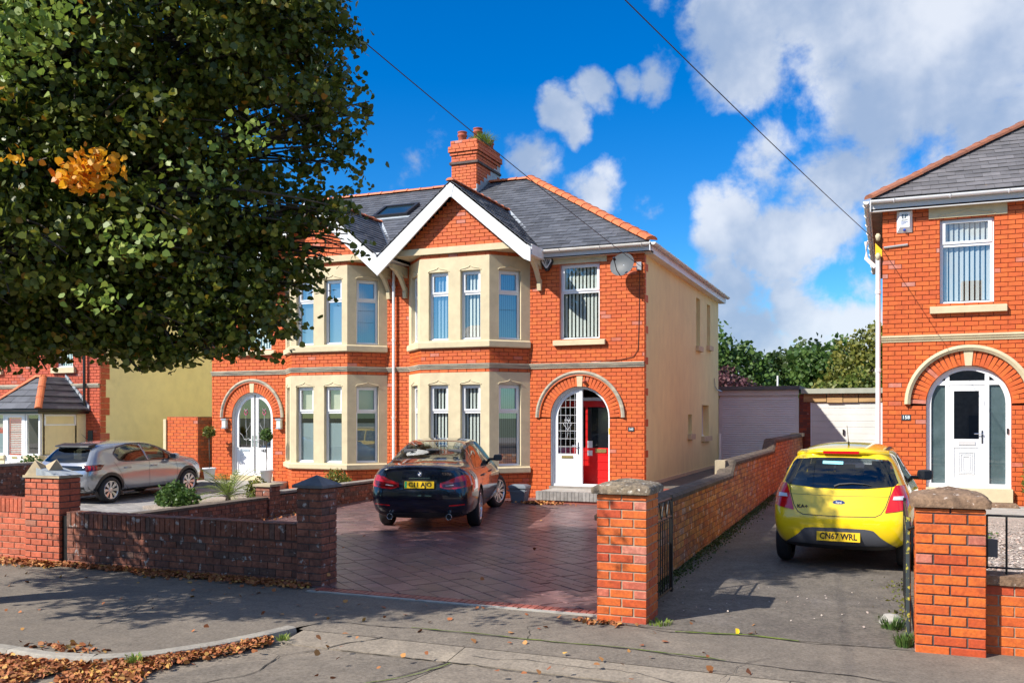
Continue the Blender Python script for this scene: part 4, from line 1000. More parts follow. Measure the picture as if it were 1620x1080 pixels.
for px_, py_, h_ in ((-11.45,23.98,.34),(-11.08,24.25,.48),(-11.45,24.7,.36),(-11.08,25.08,.36)):
    m = MB().mat('terracotta'); m.sm = True; m.lathe((px_,py_,9.92), [(.12,0),(.12,h_-.14),(.145,h_-.12),(.145,h_-.09),(.125,h_-.07),(.125,h_-.03),(.14,h_-.02),(.14,h_),(.10,h_),(.10,h_-.2)], 18); m.build('chimney_pot', chim)
m = MB().mat('lead')
for k in range(7):
    y = Y0+k*.24; z = 5.84+(y-19.6)*.612; m.wbox(X1+.001, X1+.02, y-.01, y+.225, z-.05, z+.30)
m.wbox(X0-.02, X1+.02, Y0-.05, Y0-.001, 8.2, 8.5); m.build('chimney_flashing', chim)
# main roof
SL = Vector((0, 4.9, 3.0)).normalized(); LS = math.hypot(4.9, 3.0)
slates((0,19.6,5.84), (1,0,0), SL, [(-17.1,0),(-4.82,0),(-9.55,LS),(-17.1,LS)], H, 'slate', sw=.30, sh=.205, limit=300)
m = MB().mat('slate'); m.face([(-4.82,19.6,5.84),(-4.82,29.4,5.84),(-9.55,24.5,8.84)]); m.face([(-4.82,29.4,5.84),(-17.1,29.4,5.84),(-17.1,24.5,8.84),(-9.55,24.5,8.84)]); m.build('rear_roof', H, fix=False)
ridge_run(H, (-10.8,24.5,8.88), (-9.5,24.5,8.88), 'ridge_orange'); ridge_run(H, (-17.1,24.5,8.88), (-11.7,24.5,8.88), 'ridge_orange'); ridge_run(H, (-4.78,19.58,5.90), (-9.52,24.5,8.90), 'ridge_orange', L=.44, w=.15)
# roof window
so_ = Vector((0, 19.6, 5.84)); 
def RP(x, s_, h): n_ = Vector((1,0,0)).cross(SL); return Vector((x, 0, 0)) + so_ + SL*s_ + n_*h
m = MB().mat('trim_black'); s0_, s1_ = 3.35, 4.25; xa, xb = -13.55, -12.42
def rbox(b, x0, x1, s0, s1, h0, h1): b.hexa([RP(x0,s0,h0),RP(x1,s0,h0),RP(x1,s1,h0),RP(x0,s1,h0),RP(x0,s0,h1),RP(x1,s0,h1),RP(x1,s1,h1),RP(x0,s1,h1)])
for q in ((xa,xb,s0_,s0_+.09),(xa,xb,s1_-.09,s1_),(xa,xa+.09,s0_+.09,s1_-.09),(xb-.09,xb,s0_+.09,s1_-.09)): rbox(m, q[0], q[1], q[2], q[3], 0, .11)
rw = m.build('roof_window', H); m = MB().mat('car_glass_blue'); rbox(m, xa+.09, xb-.09, s0_+.09, s1_-.09, .02, .07); m.build('pane', rw)
m = MB().mat('lead'); rbox(m, xa-.1, xb+.1, s0_-.14, s0_-.002, .025, .032); m.build('flashing', rw)
# gutters
gutter_run(H, [(-7.30,19.60),(-4.80,19.60)], 5.80, fascia='fascia_grey'); gutter_run(H, [(-17.1,19.60),(-15.15,19.60)], 5.80, fascia='fascia_grey'); gutter_run(H, [(-4.80,19.50),(-4.80,29.45)], 5.80, name='gutter')
m = MB().mat('fascia_grey'); m.wbox(-7.3,-4.80,19.6,19.8,5.63,5.65); m.wbox(-17.1,-15.1,19.6,19.8,5.63,5.65); m.mat('gutter'); m.wbox(-4.999,-4.80,19.8,29.4,5.60,5.63); m.build('soffit', H)
pipe(H, [(-11.28,19.70,5.6),(-11.28,19.70,.1)], .035, 'upvc', clips=[(-11.28,19.70,z) for z in (2.0,3.9,5.2)])
# side wall and back
side = MB().mat('render_cream'); FS = F(-5.0, 19.8, 0, 1); 
SW = [(5.82,6.38,4.0,5.36),(7.45,7.98,4.13,5.36),(4.72,5.22,1.55,2.08),(6.65,7.75,1.45,2.36)]
panel_holes(side, FS, .004, 9.4, .3, 5.68, SW, -.3, .004)
side.mat('brick_orange'); side.face([(-17,29.2,.1),(-5,29.2,.1),(-5,29.2,5.7),(-17,29.2,5.7)]); side.mat('render_cream'); side.face([(-16.95,19.8,.1),(-16.95,29.2,.1),(-16.95,29.2,5.7),(-16.95,19.8,5.7)]); side.face([(-16.95,19.6,5.7),(-16.95,29.2,5.7),(-16.95,24.5,8.8)])
side.build('side_wall', H, fix=False)
for i, (a, b_, c, d) in enumerate(SW):
    window(H, FS, a, b_, c, d, nf=.004, recess=.17, blind=None if i < 3 else 'closed', glass='glass', reveal='render_cream', fw=.04)
    m = MB().mat('stone_cream'); m.box(FS, a-.06, b_+.06, -.05, .10, c-.14, c-.001); m.build('sill', H)
m = MB().mat('stone_cream'); m.box(FS, .0, 9.4, -.02, .025, .40, .54); m.build('plinth', H)
for k in range(0, 33):
    z = .42+k*.1725; L = .28 if k % 2 == 0 else .12
    bk.add(FS, .0, L if k % 4 == 0 else .10, z, z+.16, d=.013)
m = MB().mat('steel'); m.tube([(-4.96,28.3,3.2),(-4.95,28.35,2.95),(-4.94,28.7,2.85),(-4.90,29.25,2.82)], .02, 6); m.build('waste_pipe', H)
pipe(H, [(-4.93,29.1,.45),(-4.93,29.1,1.5)], .04, 'upvc', name='downpipe')
wall_ = back.build('front_wall', H, fix=False)
bk.flush(wall_)
# things fixed to the house
def on(name, label, cat, loc, group=None): return thing(name, label, cat, loc, group=group)
dsh = on('satellite_dish', 'grey satellite dish at the top right corner of the semis', 'dish', (-5.39, 19.45, 5.34))
m = MB().mat('dish_grey'); m.sm = True
c = Vector((-5.40,19.38,5.34)); ax = Vector((-.25,-.93,.22)).normalized(); e1 = ax.cross(Vector((0,0,1))).normalized(); e2 = e1.cross(ax)
rings = [[c+(e1*math.cos(2*math.pi*k/28)*.30*t+e2*math.sin(2*math.pi*k/28)*.26*t)+ax*(.07*t*t-.07) for k in range(28)] for t in (.02,.25,.5,.75,1.0)]
for i in range(4):
    for k in range(28): m.face([rings[i][k], rings[i][(k+1)%28], rings[i+1][(k+1)%28], rings[i+1][k]])
m.face(rings[0]); m.build('reflector', dsh)
m = MB().mat('trim_black'); m.tube([c-e2*.27+ax*.0, c-e2*.20+ax*.18, c-e2*.02+ax*.33], .011, 6); m.tube([c-e2*.02+ax*.30, c+e2*.02+ax*.36], .03, 8); m.build('feed_arm', dsh)
m = MB().mat('steel'); m.tube([c-ax*.07, c-ax*.10+Vector((.05,.12,-.02)), (-5.12,19.79,5.34)], .018, 6); m.wbox(-5.17,-5.06,19.74,19.785,5.25,5.43); m.build('wall_bracket', dsh)
al = on('alarm_box', 'small dark blue alarm box beside the upper window of the semis', 'alarm box', (-7.28,19.7,5.5))
m = MB().mat('trim_black'); m.prism(F(0,19.8), [(-7.40,5.66),(-7.42,5.56),(-7.30,5.36),(-7.24,5.36),(-7.12,5.56),(-7.14,5.66)], .02, .10); m.build('casing', al)
m = MB().mat('alarm_white'); m.prism(F(0,19.8), [(-7.37,5.65),(-7.39,5.57),(-7.29,5.42),(-7.25,5.42),(-7.15,5.57),(-7.17,5.65)], .10, .112); m.build('badge', al)
m = MB().mat('ink'); [m.prism(F(0,19.8), [(-7.35+k*.045,5.62),(-7.33+k*.045,5.55),(-7.28+(k-1)*.008,5.46),(-7.325+k*.045,5.62)], .112, .115) for k in range(4)]; m.build('emblem', al)
def plaque(name, label, fr, u, z, w, h, txt, sz, n0=.014):
    p = fr.p(u, 0, z); t = thing(name, label, 'house number', tuple(p))
    m = MB().mat('plaque'); m.box(fr, u-w/2, u+w/2, n0, n0+.012, z-h/2, z+h/2); m.build('plate', t)
    o = put_text(txt, sz, None, 'plaque_ink', tuple(fr.p(u, n0+.016, z)), fr.u, (0,0,1)); o.parent = t; o.location = -wloc(t); return t
plaque('number_plaque', 'small slate number plaque right of the red door', FA, -5.30, 1.74, .14, .095, '160', .07)
sg = on('notice', 'tiny yellow notice stuck on the right door post of the red doorway', 'sticker', (-5.82,19.66,1.7)); m = MB().mat('plate_yellow'); m.box(FA, -5.846, -5.816, -.09, -.086, 1.62, 1.76); m.build('card', sg)
for q, side_ in ((-16.47,'left'), (-14.70,'right')):
    la = on('wall_lantern', 'silver box lantern on the brick to the %s of the double white doors' % side_, 'lantern', (q,19.75,1.85), 'lanterns flanking the double doors')
    m = MB().mat('steel'); m.box(FA, q-.075, q+.075, .014, .13, 1.70, 1.74); m.box(FA, q-.085, q+.085, .014, .14, 1.93, 1.97); m.box(FA, q-.06, q+.06, .014, .03, 1.74, 1.93); m.build('casing', la)
    m = MB().mat('lamp_frost'); m.box(FA, q-.06, q+.06, .03, .12, 1.741, 1.929); m.build('lamp_glass', la)
m = MB().mat('terracotta'); m.tube([FA.p(-6.40,.02,2.83), FA.p(-6.36,.10,2.79)], .035, 8); sl_ = m.build('door_light', None, origin=(-6.38,19.75,2.8)); tag(sl_, 'tiny dark spotlight above the red doorway beside the keystone', 'spotlight')
m = MB().mat('fascia_grey'); m.box(FA, -11.7, -11.56, .012, .05, .42, .62); mb = m.build('meter_box', None, origin=(-11.63,19.78,.5)); tag(mb, 'pale meter box low on the brick beside the left bay', 'meter box')
# cable tacked along the wall above the door
m = MB().mat('ink'); m.tube([(-5.1,19.775,5.25),(-5.12,19.775,4.2),(-5.14,19.775,3.5),(-5.25,19.775,3.34),(-5.6,19.775,3.28),(-6.3,19.74,3.27),(-7.4,19.74,3.26),(-7.7,19.73,3.30)], .007, 5)
cc_ = m.build('wall_cable', None, origin=(-5.12,19.77,4.2)); tag(cc_, 'thin black cable running from the dish down to the string course', 'cable')
# ================================================================ right-hand house
G = thing('detached_house', 'orange brick house at the right edge with arched white door numbered 158', 'house', (2.5, 18.8, .4))
FB = F(0, 18.8); bk = Bricks('brick_orange'); back = MB().mat('mortar_red')
BX0, BX1 = -.12, 4.6
W2 = (.87,1.77,4.09,5.70); D2 = (1.345,.705,2.25,.70)
def allowB(z):
    iv = [(BX0, BX1)]
    if W2[2] < z < W2[3]: iv = sub_iv(iv, W2[0], W2[1])
    cx, r, zs, zt = D2; ro = r+.27
    if zt-.24 < z < zs: iv = sub_iv(iv, cx-r, cx+r)
    elif zs <= z < zs+ro: h = math.sqrt(ro*ro-(z-zs)**2); iv = sub_iv(iv, cx-h, cx+h)
    return iv
bk.wall(FB, BX0, BX1, .15, 5.98, allowB, back=back, off=.1, phase=1)
cx, r, zs, zt = D2
back.ring(FB, arc(cx, zs, r+.275, 0, math.pi, 24), arc(cx, zs, r, 0, math.pi, 24), -.02, 0)
voussoirs(bk, FB, cx, zs, r+.005, r+.265, 'brick_orange', 31)
window(G, FB, *W2, nf=.012, recess=.08, tz=5.20, blind='vertical', glass='glass_mid', fw=.06, reveal='brick_orange')
m = MB().mat('stone_cream'); m.prism(FB, [(.68,5.70),(1.98,5.70),(1.98,5.99),(.68,5.99)], -.02, .035); ogee(m, FB, .87, 1.77, 5.72, .037); m.build('lintel', G)
m = MB().mat('stone_cream'); m.hexa([FB.p(.70,.10,3.93),FB.p(1.97,.10,3.93),FB.p(1.97,-.08,3.93),FB.p(.70,-.08,3.93),FB.p(.70,.10,4.04),FB.p(1.97,.10,4.04),FB.p(1.97,-.08,4.09),FB.p(.70,-.08,4.09)]); m.build('sill', G)
m = MB().mat('stone_cream'); m.sweep([(BX0-.02,18.8),(BX1,18.8)], [(-.02,3.42),(.03,3.42),(.035,3.455),(.055,3.465),(.06,3.495),(.078,3.505),(.078,3.54),(-.02,3.55)]); m.build('string_course', G)
hood(G, FB, cx, zs, .98, 1.085, 'stone_cream', d=.10)
m = MB().mat('stone_cream'); m.prism(FB, [(cx-.055,zs+r),(cx+.055,zs+r),(cx+.08,zs+r+.27),(cx-.08,zs+r+.27)], -.02, .03); m.build('keystone', G)
n = -.075
d0 = MB().mat('upvc'); d0.ring(FB, arch_path(cx, zt, zs, r), arch_path(cx, zt+.06, zs, r-.085), n-.07, n); d0.box(FB, cx-r, cx+r, n-.07, n+.02, zt, zt+.075)
for u in (-.345, .315): d0.box(FB, cx+u-.035, cx+u+.035, n-.06, n-.004, zt+.075, zs+math.sqrt((r-.08)**2-u*u))
d0.box(FB, cx-.60, cx+.60, n-.062, n-.006, 2.60, 2.68); d0.build('door_frame', G)
rv = MB().mat('brick_orange'); pts = arch_path(cx, zt, zs, r-.001)
for i in range(len(pts)-1): rv.face([FB.p(pts[i][0],.004,pts[i][1]),FB.p(pts[i+1][0],.004,pts[i+1][1]),FB.p(pts[i+1][0],-.09,pts[i+1][1]),FB.p(pts[i][0],-.09,pts[i][1])])
rv.build('door_reveal', G, fix=False)
# glass of the side lights and fanlight
def zar(u): return zs+math.sqrt(max(0,(r-.08)**2-u*u))
for us, lab in (([-.62,-.58,-.5,-.45,-.38], None), ([.35,.42,.5,.58,.62], None)):
    g = MB().mat('glass'); pts = [(cx+us[0],zt+.075),(cx+us[-1],zt+.075)]+[(cx+u, min(2.60, zar(u))) for u in us[::-1]]
    g.face([FB.p(u,n-.035,z) for u, z in pts]); pn = g.build('side_light', G, fix=False); g2_ = MB().mat('obscured'); g2_.face([FB.p(u,n-.05,z) for u, z in pts]); g2_.build('obscured_film', pn, fix=False)
g = MB().mat('glass_blue'); g.face([FB.p(u,n-.035,z) for u, z in [(cx-.5,2.68),(cx+.5,2.68)]+[(cx+.60*math.cos(a), max(2.68, zs+.62*math.sin(a))) for a in [math.pi*(.2+.6*i/10) for i in range(11)]]]); g.build('fanlight', G, fix=False)
# the leaf
m = MB().mat('upvc'); u0, u1 = cx-.305, cx+.275
m.ring(FB, [(u0,zt+.08),(u1,zt+.08),(u1,2.59),(u0,2.59)], [(u0+.07,zt+.17),(u1-.09,zt+.17),(u1-.09,2.49),(u0+.07,2.49)], n-.05, n-.002, close=True)
m.box(FB, u0+.07, u1-.09, n-.045, n-.006, 1.44, 1.60); m.mat('white_paint'); m.box(FB, u0+.07, u1-.09, n-.045, n-.018, zt+.17, 1.44)
for e in (.08, .11, .15):
    m.mat('white_paint'); m.ring(FB, [(u0+.07+e,zt+.17+e),(u1-.09-e,zt+.17+e),(u1-.09-e,1.44-e),(u0+.07+e,1.44-e)], [(u0+.083+e,zt+.183+e),(u1-.103-e,zt+.183+e),(u1-.103-e,1.427-e),(u0+.083+e,1.427-e)], n-.02, n-.004, close=True)
leaf = m.build('door', G)
g = MB().mat('glass_blue'); g.face([FB.p(u0+.07,n-.03,1.60),FB.p(u1-.09,n-.03,1.60),FB.p(u1-.09,n-.03,2.49),FB.p(u0+.07,n-.03,2.49)]); g.build('pane', leaf, fix=False)
m = MB().mat('chrome'); m.box(FB, u1-.055, u1-.025, n-.004, n+.008, 1.52, 1.76); m.tube([FB.p(u1-.04,n,1.70), FB.p(u1-.04,n+.045,1.70), FB.p(u1-.17,n+.045,1.70)], .011, 6); m.build('handle', leaf)
m = MB().mat('fascia_grey'); m.box(FB, cx-.16, cx+.12, n-.004, n+.010, 1.49, 1.56); m.build('letterbox', leaf)
m = MB().mat('ink'); m.box(FB, cx+.635, cx+.665, n, n+.025, 1.70, 1.80); bell = m.build('doorbell', None, origin=(cx+.65, 18.85, 1.75)); tag(bell, 'small black doorbell on the right white door frame post of the house numbered 158', 'doorbell')
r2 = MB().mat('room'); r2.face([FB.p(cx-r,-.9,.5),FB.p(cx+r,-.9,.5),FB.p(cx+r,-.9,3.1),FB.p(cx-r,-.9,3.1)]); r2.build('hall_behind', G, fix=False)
m = MB().mat('stone_cream'); m.box(FB, cx-r-.01, cx+r+.01, -.15, .12, .46, .698); m.build('threshold', G)
m = MB().mat('cap_brown'); m.box(FB, cx-r-.1, cx+r+.05, -.0, .55, .33, .455); ds = m.build('door_step', None, origin=(cx, 18.5, .3)); tag(ds, 'worn brown stone step below the arched white door at right', 'step')
m = MB().mat('brick_front'); m.box(FB, cx-r-.06, cx+r+.02, .0, .50, .22, .328); m.build('riser', ds)
# roof and gutters
H2 = 6.12; k_ = .655
SLb = Vector((0,1,k_)).normalized(); Lb = math.hypot(1,k_)
slates((-.34,18.58,H2), (1,0,0), SLb, [(0,0),(5.2,0),(5.2,4.6*Lb),(4.6,4.6*Lb)], G, 'slate_warm', sw=.30, sh=.21, limit=300)
m = MB().mat('slate_warm'); m.face([(-.34,18.58,H2),(4.26,23.18,H2+4.6*k_),(-.34,27.8,H2)]); m.face([(4.26,23.18,H2+4.6*k_),(4.86,23.18,H2+4.6*k_),(4.86,27.8,H2),(-.34,27.8,H2)]); m.build('rear_roof', G, fix=False)
ridge_run(G, (-.36,18.56,H2+.05), (4.2,23.12,H2+4.56*k_+.05), 'ridge_brown', L=.45, w=.13)
gutter_run(G, [(-.32,18.60),(4.86,18.60)], 6.08, mat='upvc', fascia='fascia_grey', fh=.2); gutter_run(G, [(-.34,27.8),(-.34,18.56)], 6.08, mat='upvc', fascia='fascia_grey', fh=.2)
m = MB().mat('fascia_grey'); m.wbox(-.33,4.8,18.6,18.8,5.90,5.93); m.mat('bare_wood')
for k in range(18): m.mat('stone_grey'); m.wbox(-.32,-.13,18.82+k*.5,19.30+k*.5,5.905,5.925)
m.build('soffit', G)
m = MB().mat('brick_front'); m.face([(-.12,18.8,.1),(-.12,27.6,.1),(-.12,27.6,5.95),(-.12,18.8,5.95)]); m.face([(-.12,27.6,.1),(4.6,27.6,.1),(4.6,27.6,5.95),(-.12,27.6,5.95)]); m.face([(4.6,18.8,.1),(4.6,27.6,.1),(4.6,27.6,8),(4.6,18.8,5.95)]); m.build('side_wall', G, fix=False)
pipe(G, [(-.20,18.93,5.1),(-.20,18.93,.2)], .045, 'upvc', clips=[(-.20,18.93,z) for z in (2.9,4.4)])
pipe(G, [(-.42,19.3,5.45),(-.42,19.3,5.12),(-.24,19.1,4.9)], .04, 'upvc', 'waste_pipe')
m = MB().mat('plate_yellow'); m.prism(F(0,18.9), [(-.25,5.08),(-.13,5.08),(-.13,5.2),(-.25,5.34)][::-1], -.05, .03); m.build('hopper', G)
m = MB().mat('steel'); m.tube([FB.p(-.10,.03,5.22), FB.p(.32,.03,5.25)], .022, 6); ar = m.build('bracket_arm', None, origin=(.1,18.77,5.23)); tag(ar, 'thin metal bracket below the white alarm box of the right house', 'bracket')
m = MB().mat('stone_cream'); m.sm = True
for z in (5.42, 5.05): m.lathe((-.2,18.74,z), [(.0,-.07),(.03,-.06),(.045,.0),(.05,.04),(.03,.05),(.03,.07),(0,.075)], 12)
ins = m.build('insulator', None, origin=(-.2,18.74,5.2)); tag(ins, 'pair of cream cable insulators under the eaves corner of the right house', 'insulator')
wall_ = back.build('front_wall', G, fix=False); bk.flush(wall_)
a2 = thing('alarm_box', 'white alarm box with blue lens beside the upper window of the right house', 'alarm box', (.26,18.75,5.68))
m = MB().mat('alarm_white'); x0, x1, z0, z1 = .13,.40,5.48,5.89; f_ = [(x0,z0),(x1,z0),(x1,z1),(x0,z1)]; g_ = [(x0+.05,z0+.09),(x1-.05,z0+.09),(x1-.05,z1-.03),(x0+.05,z1-.03)]
vs = [FB.p(u,.014,z) for u, z in f_]+[FB.p(u,.03,z) for u, z in f_]+[FB.p(u,.10,z) for u, z in g_]
m.faces(vs, [(0,1,5,4),(1,2,6,5),(2,3,7,6),(3,0,4,7),(4,5,9,8),(5,6,10,9),(6,7,11,10),(7,4,8,11),(8,9,10,11)]); m.build('casing', a2)
m = MB().mat('lens_blue'); m.sm = True; m.lathe((.265,18.735,5.525), [(0,-.025),(.018,-.02),(.027,-.005),(.028,.02)], 14, 'y'); m.build('lens', a2)
for tx, sz, zz, cl in (('EP', .11, 5.77, 'plaque'), ('SECURITY', .026, 5.70, 'plaque')):
    o = put_text(tx, sz, None, cl, tuple(FB.p(.265, .1015, zz)), (1,0,0), (0,0,1)); o.parent = a2; o.location = -wloc(a2)
m = MB().mat('badge_blue')
for k in range(3): m.box(FB, .205+k*.0, .325-k*.03, .10, .102, 5.665-k*.022, 5.675-k*.022)
m.build('printed_lines', a2)
m = MB().mat('ink')
for k in range(4): m.box(FB, .142, .160, .045+.0*k, .047, 5.80-k*.025, 5.81-k*.025)
m.build('louvres', a2)
plaque('number_plaque', 'small slate plaque 158 on orange brick left of the arched white door', FB, .29, 2.0, .16, .105, '158', .09)

# ================================================================ far left house
K = thing('neighbour_house', 'brick house at the far left with yellow side wall and hipped porch', 'house', (-24, 19.8, .0))
FC = F(0, 19.8); bk = Bricks('brick_far'); back = MB().mat('mortar_red')
W3 = (-22.70,-22.02,3.46,4.98)
W4 = (-26.8,-25.0,3.46,4.98)
bk.wall(FC, -27.5, -20.99, 0, 5.5, lambda z: sub_iv(sub_iv([(-27.5,-20.99)], W3[0], W3[1]), W4[0], W4[1]) if 3.46 < z < 4.98 else [(-27.5,-20.99)], back=back)
for w in (W3, W4):
    window(K, FC, *w, nf=.012, recess=.09, tz=4.5, blind='vertical', reveal='brick_far')
    m = MB().mat('stone_cream'); m.box(FC, w[0]-.12, w[1]+.12, -.05, .10, 3.30, 3.455); m.build('sill', K)
m = MB().mat('string_grey'); m.sweep([(-27.5,19.8),(-20.99,19.8)], [(-.02,2.86),(.03,2.86),(.07,2.93),(.07,2.98),(-.02,2.99)]); m.build('string_course', K)
m = MB().mat('render_yellow'); m.face([(-20.99,19.8,0),(-20.99,29,0),(-20.99,29,5.5),(-20.99,19.8,5.5)]); m.face([(-20.99,29,0),(-27.5,29,0),(-27.5,29,5.5),(-20.99,29,5.5)]); m.face([(-20.99,19.6,5.5),(-20.99,29.2,5.5),(-20.99,24.4,8.4)]); m.build('side_wall', K, fix=False)
FK = F(-20.99, 19.8, 0, 1)
for k in range(0, 33):
    z = k*.1725; bk.add(FK, .0, .34 if (k//3) % 2 == 0 else .20, z, z+.16, d=.02)
slates((-28,19.55,5.5), (1,0,0), Vector((0,4.85,2.9)).normalized(), [(0,0),(7.05,0),(7.05,5.65),(0,5.65)], K, 'slate', sw=.4, sh=.25, limit=30)
m = MB().mat('slate'); m.face([(-28,29.25,5.5),(-20.9,29.25,5.5),(-20.9,24.4,8.42),(-28,24.4,8.42)]); m.build('rear_roof', K, fix=False)
gutter_run(K, [(-27.9,19.6),(-20.95,19.6)], 5.45, mat='gutter_black', fascia='white_paint')
pipe(K, [(-21.49,19.70,5.4),(-21.49,19.70,2.2)], .04, 'gutter_black')
m = MB().mat('ink'); m.tube([(-20.97,20.3,3.75),(-20.97,22.5,3.72),(-20.97,23.4,3.60),(-20.97,23.7,3.68)], .012, 5); m.build('wall_wire', K)
wall_ = back.build('front_wall', K, fix=False); bk.flush(wall_, limit=300)
# porch
P = thing('porch', 'small slate roofed porch with orange hips and white door at far left', 'porch', (-22.4, 19, .05))
PX0, PX1, PY = -23.35, -21.52, 18.22
m = MB().mat('render_yellow'); m.wbox(PX1-.12, PX1, PY+.1, 19.79, .03, 2.12); m.wbox(PX0, -22.88, PY, PY+.12, .03, .85); m.wbox(-22.05, PX1+.0, PY, PY+.1, .03, .85); m.wbox(PX1-.01, PX1+.001, PY, 19.79, .04, .86)
m.build('wall', P)
m = MB().mat('stone_cream'); m.wbox(PX0-.03,-22.84,PY-.05,PY+.13,.85,.95); m.wbox(-22.08,PX1+.05,PY-.05,PY+.13,.85,.95); m.build('sill', P)
FP = F(0, PY)
window(P, FP, PX0, -22.90, .95, 2.12, nf=0, recess=.03, blind='roller', reveal=None, room=False); window(P, FP, -22.08, PX1-.02, .95, 2.12, nf=0, recess=.03, blind=None, reveal=None, room=False)
FPs = F(PX1, PY, 0, 1); window(P, FPs, .12, 1.24, .93, 2.12, nf=.02, recess=.02, tz=1.75, blind='roller', reveal=None, room=False)
m = MB().mat('upvc'); m.ring(FP, [(-22.88,.05),(-22.10,.05),(-22.10,2.12),(-22.88,2.12)], [(-22.76,.15),(-22.22,.15),(-22.22,2.0),(-22.76,2.0)], -.08, -.02, close=True); m.box(FP,-22.76,-22.22,-.07,-.03,.15,.95); m.ring(FP,[(-22.70,.2),(-22.28,.2),(-22.28,.78),(-22.70,.78)],[(-22.68,.22),(-22.30,.22),(-22.30,.76),(-22.68,.76)],-.03,-.015,close=True); dd = m.build('door', P)
m = MB().mat('glass'); m.face([FP.p(u,-.045,z) for u, z in ((-22.76,.95),(-22.22,.95),(-22.22,2.0),(-22.76,2.0))]); m.build('pane', dd, fix=False)
m = MB().mat('blind'); 
for k in range(20): m.box(FP,-22.74,-22.24,-.10,-.085,1.0+k*.05,1.028+k*.05)
m.build('blind', dd); m = MB().mat('brass'); m.box(FP,-22.60,-22.40,-.02,-.01,.86,.91); m.build('letterbox', dd)
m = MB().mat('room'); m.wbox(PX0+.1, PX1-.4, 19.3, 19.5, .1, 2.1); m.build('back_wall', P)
ex, ey, ez, rx, rz_ = -21.38, 18.06, 2.22, .90, .92
exl = -23.45; ry = ey+.93
slates((exl,ey,ez), (1,0,0), Vector((0,.93,rz_)).normalized(), [(0,0),(ex-exl,0),(ex-exl-rx,1.308),(rx,1.308)], P, 'slate', sw=.55, sh=.26, limit=40, lift=.02)
slates((ex,ey,ez), (0,1,0), Vector((-rx,0,rz_)).normalized(), [(0,0),(19.8-ey,0),(19.8-ey,1.287),(.93,1.287)], P, 'slate', sw=1.9, sh=.25, limit=40, lift=.025)
m = MB().mat('slate'); m.face([(exl,19.8,ez),(exl,ey,ez),(exl+rx,ry,ez+rz_),(exl+rx,19.8,ez+rz_)]); m.build('left_slope', P, fix=False)
ridge_run(P, (ex,ey,ez+.04), (ex-rx,ry,ez+rz_+.04), 'ridge_orange', L=.47, w=.095); ridge_run(P, (exl,ey,ez+.04), (exl+rx,ry,ez+rz_+.04), 'ridge_orange', L=.47, w=.095); ridge_run(P, (exl+rx,ry,ez+rz_+.04),(ex-rx,ry,ez+rz_+.04), 'ridge_orange', L=.3, w=.09)
gutter_run(P, [(exl,ey+.02),(ex-.02,ey+.02),(ex-.02,19.8)], 2.2, mat='gutter_black', fascia='gutter_black', r=.04, brackets=False, fh=.10)
m = MB().mat('lead')
for k in range(7):
    t = k/7; x_ = ex-rx*t; z_ = ez+rz_*t; m.hexa([(x_+.02,19.74,z_-.02),(x_-.13,19.74,z_+.10),(x_-.13,19.79,z_+.10),(x_+.02,19.79,z_-.02),(x_+.02,19.74,z_+.13),(x_-.13,19.74,z_+.25),(x_-.13,19.79,z_+.25),(x_+.02,19.79,z_+.13)])
m.build('flashing', P)
m = MB().mat('plaque'); m.box(FC,-21.42,-21.24,.02,.04,1.25,1.62)
np_ = m.build('number_plaque', None, origin=(-21.33,19.77,1.45)); tag(np_, 'small dark plaque on the brick beside the porch at far left', 'plaque')

# ================================================================ garages
def garage(name, label, x0, x1, y, z0, ztop, side_wall):
    t = thing(name, label, 'garage', ((x0+x1)/2, y, z0)); return t
ga = garage('garage', 'flat roofed garage with grey roller shutter behind the semis', -5.25, -2.65, 30.8, .46, 3.0, None); FG = F(0, 30.8)
m = MB().mat('felt'); m.wbox(-5.3,-2.66,30.62,36,2.90,3.02); m.build('flat_roof', ga)
m = MB().mat('white_paint'); m.box(FG,-5.25,-2.70,-.05,.06,2.72,2.89); m.box(FG,-5.22,-2.72,-.05,.0,2.62,2.715); m.box(FG,-5.25,-5.13,-.05,.02,.46,2.62); m.box(FG,-2.80,-2.70,-.05,.02,.46,2.62); m.build('door_surround', ga)
for k in range(29):
    m = MB().mat('roller'); z = .47+k*.0742; m.prism(F(-5.13,30.8,0,-1), [(-.0,0),(.012,.008),(.02,.035),(.012,.064),(0,.072)] if False else [(0,z),(.014,z+.008),(.022,z+.036),(.014,z+.064),(0,z+.072)], -2.33, 0) if False else None
    q = [(.0,z),(.014,z+.006),(.020,z+.036),(.012,z+.064),(-.004,z+.0735),(-.012,z+.0735),(-.012,z)]
    a = [FG.p(-5.13,n_,zz) for n_, zz in q]; b_ = [FG.p(-2.80,n_,zz) for n_, zz in q]
    m = MB().mat('roller')
    for i in range(len(q)): j = (i+1) % len(q); m.face([a[i], b_[i], b_[j], a[j]])
    m.build('shutter_slat', ga)
m = MB().mat('render_cream'); m.wbox(-5.3,-5.25,30.8,36,.1,2.9); m.build('side_wall', ga)
gb = garage('garage', 'low garage with white up-and-over door beside the right house', -2.65, -.1, 30.8, .3, 2.9, None)
m = MB().mat('fascia_sage'); m.wbox(-2.62,.3,30.62,36,2.76,2.92); m.build('flat_roof', gb)
m = MB().mat('bare_wood')
for a, b_, zz in ((-2.55,-1.85,2.50),(-1.84,-1.36,2.47),(-1.35,-.90,2.48),(-.89,-.2,2.49)):
    m = MB().mat('bare_wood'); m.box(FG, a, b_-.01, -.05, .03+random.uniform(0,.02), zz, 2.755); m.build('board', gb)
bq = Bricks('brick_old'); bb = MB().mat('mortar_dark'); bq.wall(FG, -2.69, -2.34, .2, 2.75, back=bb); w_ = bb.build('brick_pier', gb, fix=False); bq.flush(w_)
